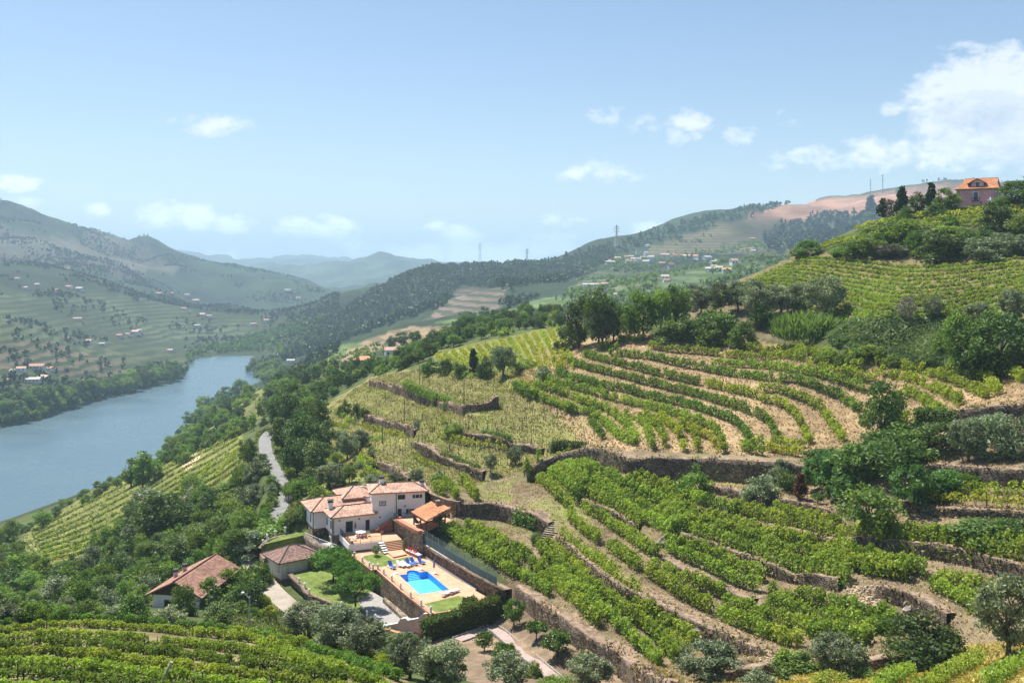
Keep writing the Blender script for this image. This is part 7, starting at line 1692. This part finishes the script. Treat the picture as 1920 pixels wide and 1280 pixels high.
wood(cond, 160, (8, 12), "field_wood", "small wood between the far vineyards", 'pine', .1, 84)
cond = in_poly([(1060,540),(1120,500),(1200,470),(1300,445),(1420,410),(1520,440),(1560,470),(1460,500),(1380,540),(1300,560),(1100,590),(1000,600)], GPX, GPY) & (GY > 700) & (GY < 2600)
wood(cond, 1300, (4, 9), "hillside_trees", "scattered trees and hedgerows around the far village", 'mid', .15, 85, wfun=np.clip(vnoise(GX, GY, 50, 91) * 3 + .25, 0.02, 1))
cond = (GX < GY * -0.18) & (GY > 860) & (GY < 4600) & ~inr & (GZ > RIVER_Z + 1.2)
wood(cond, 15000, (4, 9), "valley_woods", "woods and hedgerows on the far side of the river valley", 'pine', .15, 86, wfun=np.clip(vnoise(GX, GY, 160, 92) * 4 + vnoise(GX, GY, 60, 93) * 3 + .0, 0.006, 1) * np.where(strip > .5, .25, 1) * np.clip(2000 / GY, .25, 1))
cond = in_poly([(350,705),(360,672),(400,662),(500,660),(540,672),(600,640),(640,600),(560,590),(440,640),(350,660)], GPX, GPY) & (GY > 1000) & (GY < 3000) & ~inr
wood(cond, 700, (6, 11), "bend_woods", "trees at the bend of the river", 'mid', .1, 87)
cond = in_poly([(300,840),(400,760),(520,690),(640,660),(860,615),(900,600),(1050,590),(1060,610),(850,655),(700,700),(600,740),(500,800),(420,830)], GPX, GPY) & (GY > 300) & (GY < 900) & (~inr)
wood(cond, 900, (2.0, 4.2), "scrub", "scrub and hedgerows on the slope toward the river bend", 'mid', 0, 88, wfun=np.clip(vnoise(GX, GY, 22, 94) * 3 + .2, .02, 1))
cond = in_poly([(1640,345),(1760,338),(1800,345),(1930,350),(1930,365),(1760,350)], GPX, GPY + 4) & (GY > 1800) & (GY < 3400)
wood(cond, 60, (9, 16), "skyline_trees", "thin row of trees on the highest skyline", 'conifer', .3, 89)

# ------------------------------------------------------------------ far houses
def far_house(px, py, wpx, hpx, label, wall='white', rmat='tile', group="far houses", rz=None, Y=None, hip=False):
    p = pts_of(px, py, ymin=260) if Y is None else np.array(P(px, py, Y))
    w = wpx / F * p[1]; h = hpx / F * p[1]; d = w * random.uniform(.6, .85); rz = random.uniform(-.5, .5) if rz is None else rz
    root = tag(empty("house", (p[0], p[1], p[2]), rz), label, "house", group)
    mb = MB(); mb.box((0, 0, h * .34 - 1), (w, d, h * .68 + 2)); mb.build("wall", M[wall], root)
    z0 = h * .68; o = .06 * w; i_ = w * .3 if hip else 0
    rb = MB(); V_ = [(-w/2-o, -d/2-o, z0), (w/2+o, -d/2-o, z0), (w/2+o, d/2+o, z0), (-w/2-o, d/2+o, z0), (-w/2-o+i_, 0, h), (w/2+o-i_, 0, h)]
    rb.add(V_, [(0,1,5,4), (2,3,4,5), (3,0,4), (1,2,5), (3,2,1,0)]); r = rb.build("roof", M[rmat], root)
    r.data.attributes.new("tint", 'FLOAT', 'POINT').data.foreach_set("value", [random.random()] * 6)
    n = max(2, int(w / 3.2))
    for s_ in range(n):
        if wpx < 9: break
        wm_ = MB(); wm_.box((-w/2 + w * (s_ + .5) / n, -d/2 - .03, h * .36), (w / n * .34, .1, h * .24)); wm_.build("window", M['glass'], root)
    return root
for a in [(654,686,22,12,"white ridge house, left of the orange roofed pair",'white','tile'),(682,687,34,20,"largest white ridge house with an orange hipped roof",'white','tileorange'),(733,668,22,18,"white ridge house with red lower walls",'white','tile'),(628,690,16,7,"orange roofed hut left of the ridge houses",'concrete','tileorange'),(712,672,12,5,"long low shed beside the ridge houses",'concrete','ridge'),(1044,604,26,15,"white house at the edge of the dark grove",'white','tile'),(1062,600,14,10,"annex right of the white house by the grove",'white','tile')]:
    far_house(*a[:5], a[5], a[6], "houses on the near ridge", 0.2, hip=a[2] > 30)
Zv = lambda x, y: (1080 + x * 340 / 1920, 420 + y * 340 / 1920)
VH = [(360,420,90,28,"long pale blue grey shed at the village's left end",'concrete','concrete'),(368,402,46,24,"small orange roofed house above the pale shed",'white','tileorange'),(440,385,60,34,"orange roofed house left in the village",'white','tile'),(535,362,44,24,"orange roof on the village's top row, left",'cream','tileorange'),(585,360,50,26,"pale blue walled village house",'concrete','concrete'),(545,400,40,24,"small house with orange roof, middle of the village",'cream','tileorange'),(608,400,54,42,"white village house with tan gable",'white','tile'),(662,405,56,44,"white village house in the centre",'white','concrete'),(730,370,90,26,"long white village house on the upper row",'white','tile'),(796,376,60,38,"white village house on the upper row's right",'white','concrete'),(744,420,70,36,"white village house nearest the fields",'white','concrete'),(740,328,40,34,"single white house above the village",'white','concrete'),(750,236,44,18,"lone pale house high on the hillside",'white','concrete'),(640,325,16,50,"thin church like white tower above the village",'white','concrete'),(910,440,60,36,"pinkish brown house between the village parts",'pinkwall','tilered'),(1004,474,64,58,"tall red house below the village",'pinkwall','tilered'),(950,345,130,28,"long wall house with terracotta roof",'cream','tile'),(1038,366,58,50,"white house with orange roof in the middle of the hill",'white','tileorange'),(1120,345,40,24,"small orange roofed house right of the white one",'cream','tileorange'),(1175,358,66,30,"white low house on the right row",'white','tile'),(1268,366,50,38,"white house with bright roof, right row",'white','tileorange'),(1270,388,48,18,"low white annex under the bright roofed house",'white','concrete'),(1388,374,76,34,"white farmhouse on the far right row",'white','concrete'),(1450,414,56,26,"white house stepping down the right row",'white','concrete'),(1498,400,46,24,"white cabin at the right row's end",'white','concrete'),(1672,430,80,58,"big white block house at the far right",'white','tile'),(1425,500,96,40,"long white house over the right hand field",'white','concrete'),(1460,460,60,24,"orange roof behind the long white house",'cream','tile'),(1520,490,70,40,"white gabled house over the field",'white','concrete'),(1595,512,90,44,"white house with red roof and dark doors over the field",'white','tileorange'),(945,590,80,50,"large pale gabled farmhouse below the village",'white','concrete'),(955,606,66,22,"orange roofed lower wing of the farmhouse",'white','tileorange'),(800,580,40,16,"small white shed left of the farmhouse",'white','concrete'),(130,665,110,34,"cluster house with white walls at the valley junction",'white','concrete'),(190,655,90,26,"white long roof at the valley junction",'white','concrete'),(310,668,76,46,"pink walled house at the valley junction",'pinkwall','tilered'),(230,690,60,24,"small white outbuilding at the valley junction",'white','concrete'),(200,742,120,26,"grey roofed barn by the junction",'concrete','ridge'),(300,735,60,40,"dark red barn by the junction",'pinkwall','ridge'),(40,715,50,26,"brown house at the junction's left",'cream','tile'),(430,760,60,26,"pale building at the junction's right",'white','concrete'),(580,765,50,20,"white hut behind the dark grove",'white','concrete'),(1865,172,56,26,"orange roofed hut on the brown hill",'cream','tileorange'),(1880,296,50,24,"white hut on the brown hill track",'white','concrete')]
for x, y, w, h, lb, wm_, rm_ in VH:
    px_, py_ = Zv(x, y); far_house(px_, py_, w * .177, h * .177 * 1.15, lb, wm_, rm_, "houses of the far village")
LH = [(12,715,10,6),(25,700,14,8),(40,696,18,9),(68,692,34,10),(94,694,18,7),(62,716,30,9),(84,712,24,9),(22,672,10,5),(50,542,12,5),(70,535,10,4),(105,545,10,4),(130,540,14,5),(150,545,16,7),(135,636,14,5),(168,643,14,7),(192,648,12,6),(225,632,12,6),(240,629,10,5),(255,626,16,7),(262,622,10,5),(145,600,16,5),(345,580,10,4),(352,555,12,4),(368,565,14,4),(380,592,12,5),(392,595,10,5),(370,612,12,4),(300,552,16,4),(320,552,12,4),(285,704,30,10),(265,712,20,6),(320,659,12,5),(33,524,10,4),(500,602,12,4),(475,610,12,5),(540,545,14,3),(560,560,10,3),(545,680,16,7),(560,690,14,6),(574,690,12,5),(530,676,14,5)]
for i, (x, y, w, h) in enumerate(LH):
    wl_ = random.choice(['white','cream','white']); rf_ = random.choice(['tile','tile','tileorange','concrete'])
    far_house(x, y, w * .85, h * 1.05, f"{'long' if w > 15 else 'small'} {wl_} house with {dict(tile='tan', tileorange='orange', concrete='grey')[rf_]} roof, {'near the far river bank' if y > 660 else 'halfway up the far slope' if y > 585 else 'high on the far slope'}, {['leftmost','left','middle','right','by the bend'][min(4, x // 85)]}", wl_, rf_, "small houses across the valley")

# ------------------------------------------------------------------ pylons, masts, poles
def pylon(px, ybase, ytop, label, arms=3, Y=None, w=0.16):
    p = pts_of(px, ybase, ymin=900) if Y is None else np.array(P(px, ybase, Y)); H = (ybase - ytop) / F * p[1]
    root = tag(empty("pylon", tuple(p)), label, "pylon", None); b_ = H * w / 2
    def wd(f): return b_ * (1 - .82 * min(1, f / .75))
    r = H * .0135
    for sx, sy in ((-1,-1),(1,-1),(1,1),(-1,1)):
        mb = MB()
        for k in range(4):
            f0, f1 = k / 4, (k + 1) / 4; mb.tube((sx*wd(f0), sy*wd(f0), H*f0 - (2 if k == 0 else 0)), (sx*wd(f1), sy*wd(f1), H*f1), r, n=4)
        mb.build("leg", M['steel'], root)
    br = MB()
    for k in range(9):
        f0, f1 = k / 9, (k + 1) / 9
        for (a, c) in (((-1,-1),(1,-1)),((1,-1),(1,1)),((1,1),(-1,1)),((-1,1),(-1,-1))):
            br.tube((a[0]*wd(f0), a[1]*wd(f0), H*f0), (c[0]*wd(f1), c[1]*wd(f1), H*f1), r*.6, n=3); br.tube((c[0]*wd(f0), c[1]*wd(f0), H*f0), (a[0]*wd(f1), a[1]*wd(f1), H*f1), r*.6, n=3)
    tag(br.build("bracing", M['steel'], root), kind="stuff")
    for k in range(arms):
        mb = MB(); z = H * (.70 + .11 * k); L_ = H * (.13 if k != 1 else .16)
        mb.tube((-L_, 0, z), (L_, 0, z), r * .9, n=4); mb.tube((-L_, 0, z), (0, 0, z + H*.05), r*.6, n=3); mb.tube((L_, 0, z), (0, 0, z + H*.05), r*.6, n=3); mb.build("crossarm", M['steel'], root)
    return root
pylon(900,494,455,"tall pylon on the pine hill's crest, left one"); pylon(988,497,466,"pylon on the pine hill's crest, right one"); pylon(1156,462,422,"pylon further right on the hill crest"); pylon(1240,445,424,"small pylon beside the white cloud on the crest"); pylon(868,528,500,"faint pylon standing inside the pine forest")
for x, y0, y1, lb in ((1632,366,335,"left radio mast on the high ridge"),(1655,362,326,"taller radio mast on the high ridge")):
    p = pts_of(x, y0, ymin=900); H = (y0 - y1) / F * p[1]; mb = MB(); mb.tube((0,0,0), (0,0,H), H*.022, H*.012, 5)
    for k in range(3): mb.box((0, 0, H*(.62+.14*k)), (H*.08, H*.08, H*.03))
    o = mb.build("radio_mast", M['steel']); o.location = p; tag(o, lb, "mast")
def pole(px, yb, yt, label, mat='pole', arm=True, r=.11, z=None):
    p = pts_of(px, yb) if z is None else np.array(PZ(px, yb, z)); H = (yb - yt) / F * p[1]
    root = tag(empty("utility_pole", tuple(p)), label, "pole", None); mb = MB(); mb.tube((0,0,-.3), (0,0,H), r, r*.7, 7); mb.build("post", M[mat], root)
    if arm:
        mb = MB(); mb.box((0, 0, H*.96), (.9, .09, .09), .4)
        for s_ in (-1, 0, 1): mb.tube((s_*.38*math.cos(.4), s_*.38*math.sin(.4), H*.96), (s_*.38*math.cos(.4), s_*.38*math.sin(.4), H*.96+.2), .03, n=5)
        mb.build("crossarm", M['steel'], root)
    return root
for x, b_, t_, lb in [(787,725,684,"utility pole on the top spur terrace, left"),(870,782,712,"tallest utility pole on the spur"),(758,792,744,"utility pole in the middle of the spur terraces"),(717,832,800,"short utility pole among the thin vines"),(637,918,868,"utility pole behind the villa's left roof"),(624,932,905,"short pole just behind the villa's left roof"),(470,1052,1004,"dark pole beside the lane's upper end"),(812,660,628,"distant pole at the wood's edge"),(488,880,850,"pole beside the road's grassy verge"),(541,945,918,"slim pole standing on the road's edge"),(1278,565,540,"thin pole above the grove") ]: pole(x, b_, t_, lb)
lp = pole(468,1178,1118,"grey concrete lamp post at the edge of the near vineyard",'poleg',False,.14)
H_ = 60 / F * lp.location.y; mb = MB(); mb.tube((0,0,H_*.93), (-.7,0,H_*1.12), .035, n=6); mb.dome((-.85,0,H_*1.13), .22, 8, 4, sz=.5); mb.build("lamp_head", M['plastic'], lp)
mb = MB(); mb.tube((0.12,0.02,H_*.9), (0.12,0.02,H_*1.55), .05, n=6); mb.build("extension_pole", M['screen'], lp)
sl = pole(478,1045,1008,"thin street lamp by the lane",'poleg',False,.07); mb = MB(); mb.dome((0,0,37/F*sl.location.y), .25, 8, 4); mb.build("lamp_head", M['plastic'], sl)
bd = pts_of(1153,846); sg = MB(); sg.box((0,0,0), (.55,.12,1.5), -.3); o = sg.build("metal_cabinet", M['plastic']); o.location = (bd[0], bd[1]-.35, bd[2]-1.0); tag(o, "small white metal cabinet set in the long curving wall", "cabinet")
pl2 = pts_of(302,1279); mb = MB(); mb.box((0,0,.75), (.16,.16,1.7)); o = mb.build("vine_post", M['concrete']); o.location = pl2; o.rotation_euler = (.15,.45,.3); tag(o, "leaning grey post in the near vineyard", "post")

# garden path, stone stairs, rubble
GP = smooth_line([pts_of(*p) for p in [(858,1200),(900,1185),(925,1178),(960,1205),(1000,1238),(1052,1282)]], 6)
ribbon(GP, 0.85, 0.06, "garden_path", M['pathpink'], "pinkish garden path with stone kerbs")
for s_ in (-1, 1):
    d = np.gradient(GP[:, :2], axis=0); d /= np.hypot(d[:, 0], d[:, 1])[:, None]; nn_ = np.c_[-d[:, 1], d[:, 0]] * s_ * .95
    kb = MB()
    for i in range(len(GP) - 1):
        a, b_ = GP[i], GP[i+1]; c = (a + b_) / 2; kb.box((c[0] + nn_[i][0], c[1] + nn_[i][1], c[2] + .08), (np.hypot(*(b_-a)[:2]) + .05, .16, .32), math.atan2((b_-a)[1], (b_-a)[0]))
    tag(kb.build("path_kerb", M['granite']), f"stone kerb on the {'upper' if s_ > 0 else 'lower'} side of the garden path", "kerb")
s0, s1 = pts_of(1021,1018), pts_of(1045,976)
st0 = Vector((s0[0], s0[1], s0[2])); st1 = Vector(s1); 
if (st1 - st0).length > 22: st1 = st0 + (st1 - st0) * 22 / (st1 - st0).length
steps(tuple(st0), tuple(st1), 2.3, 11, "stone_stairs", "weathered stone stairs climbing between two vineyard terraces", (M['wall'], M['wallpale']), "stairs")
def rock(px, py, wpx, hpx, label, mat='rock', seed=0, group=None):
    p = pts_of(px, py); q = np.random.default_rng(seed + 300); mb = MB(); mb.dome((0,0,0), .5, 9, 6)
    V_ = np.array(mb.v); k = q.uniform(.72, 1.2, len(V_)); V_ = V_ * k[:, None]; mb.v = [tuple(v) for v in V_]
    o = mb.build("boulder", M[mat]); w = wpx / F * p[1]; o.scale = (w, w * .8, hpx / F * p[1] * 1.2); o.location = (p[0], p[1], p[2] + o.scale[2] * .25); o.rotation_euler = (0, .2, q.random() * 6); return tag(o, label, "rock", group)
for i, a in enumerate([(1243,1022,26,20,"pale boulder at the end of the short wall among the vines"),(1500,1120,24,20,"dark angular boulder left of the collapsed rubble"),(1535,1122,30,22,"largest angular boulder beside the rubble"),(1518,1108,16,10,"flat slab above the angular boulders"),(1705,1150,26,18,"boulder right of the collapsed rubble"),(1700,1135,20,16,"upper boulder right of the rubble"),(1312,1192,34,18,"dark hollowed rock under the long terrace wall"),(1362,961,14,8,"small pale rock among the bushy rows"),(1345,1268,10,6,"small stone at the foot of the broad olive")]): rock(*a, seed=i)
def rubble(poly, n, label, seed, sz=(.15,.5), mat='rubble'):
    q = np.random.default_rng(seed); xs = [p[0] for p in poly]; ys = [p[1] for p in poly]; mb = MB(); k = 0
    while k < n:
        x, y = q.uniform(min(xs), max(xs)), q.uniform(min(ys), max(ys))
        if not in_poly(poly, np.array([x]), np.array([y]))[0]: continue
        p = pts_of(x, y); s_ = q.uniform(*sz); mb.box((p[0], p[1], p[2] + s_ * .15), (s_, s_ * q.uniform(.5, 1), s_ * q.uniform(.3, .6)), q.random() * 3, taper=q.uniform(.6, .95)); k += 1
    return tag(mb.build("rubble", M[mat]), label, "rubble", kind="stuff")
M['rubble'] = simple("fallen_stones", (0.44, 0.34, 0.235), 0.95, 0.3, 1.5)
rubble([(1590,1100),(1650,1098),(1660,1125),(1640,1150),(1585,1128)], 260, "pale collapsed stones and earth between two terrace walls", 71)
rubble([(1080,1218),(1150,1235),(1220,1275),(1180,1279),(1100,1245)], 140, "loose stones along the garden wall foot", 72, (.12,.4))
rubble([(1390,1262),(1440,1225),(1470,1238),(1440,1275),(1400,1279)], 120, "stony bank beside the broad olive", 73, (.15,.45))

# dry growth on and over the terrace walls
for o in [o for o in COL.objects if o.name.startswith("retaining_wall")]:
    q = np.random.default_rng(len(o.data.vertices)); nv = len(o.data.vertices); co = np.empty(nv * 3); o.data.vertices.foreach_get("co", co); co = co.reshape(11 - 1 if False else -1, 3)
    R_n = 10; n = nv // R_n; G_ = co.reshape(R_n, n, 3); k = int(n * 0.7 * 30)
    i = q.integers(0, n - 1, k); f = q.random(k)[:, None]; r = np.where(q.random(k) < .55, q.uniform(4.4, 6.9, k), q.uniform(.2, 4.4, k)); r0 = np.floor(r).astype(int); fr = (r - r0)[:, None]
    pt = (G_[r0, i] * (1 - f) + G_[r0, i + 1] * f) * (1 - fr) + (G_[r0 + 1, i] * (1 - f) + G_[r0 + 1, i + 1] * f) * fr
    pt = pt + q.normal(0, .10, (k, 3))
    msk = vnoise(pt[:, 0] + pt[:, 2], pt[:, 1], 2.2, 66) > -.12; pt = pt[msk]; k = len(pt)
    V_, Q_, T_ = cards(pt, q.uniform(.16, .42, k), q.random(k), 0, .4, 1.8, q)
    kinds = ('rusty', 'grass', 'rusty', 'weed') ; me = np_mesh("wall_growth", V_, quads=Q_, attrs={"tint": ('POINT', 'FLOAT', T_)})
    for mt in ('wallgrowth', 'grass', 'weed'): me.materials.append(LM[mt])
    me.polygons.foreach_set("material_index", np.where(q.random(k) < .62, 0, np.where(q.random(k) < .7, 1, 2)).astype(np.int32))
    tag(link("wall_growth", me, o), kind="stuff")
# thin vine stakes over the half bare terraces
def stakes_field(poly, n, label, seed):
    q = np.random.default_rng(seed); xs = [p[0] for p in poly]; ys = [p[1] for p in poly]; mb = MB(); k = 0
    while k < n:
        x, y = q.uniform(min(xs), max(xs)), q.uniform(min(ys), max(ys))
        if not in_poly(poly, np.array([x]), np.array([y]))[0]: continue
        p = pts_of(x, y); mb.tube((p[0], p[1], p[2] - .2), (p[0] + q.uniform(-.08, .08), p[1], p[2] + q.uniform(1.3, 1.8)), .05, n=3, cap=False); k += 1
    tag(mb.build("vine_stakes", M['pole']), label, "stakes", kind="stuff")
stakes_field([(620,800),(700,715),(800,705),(960,720),(1000,740),(1100,845),(1000,860),(860,900),(720,880)], 420, "thin wooden stakes on the half bare spur terraces", 91)
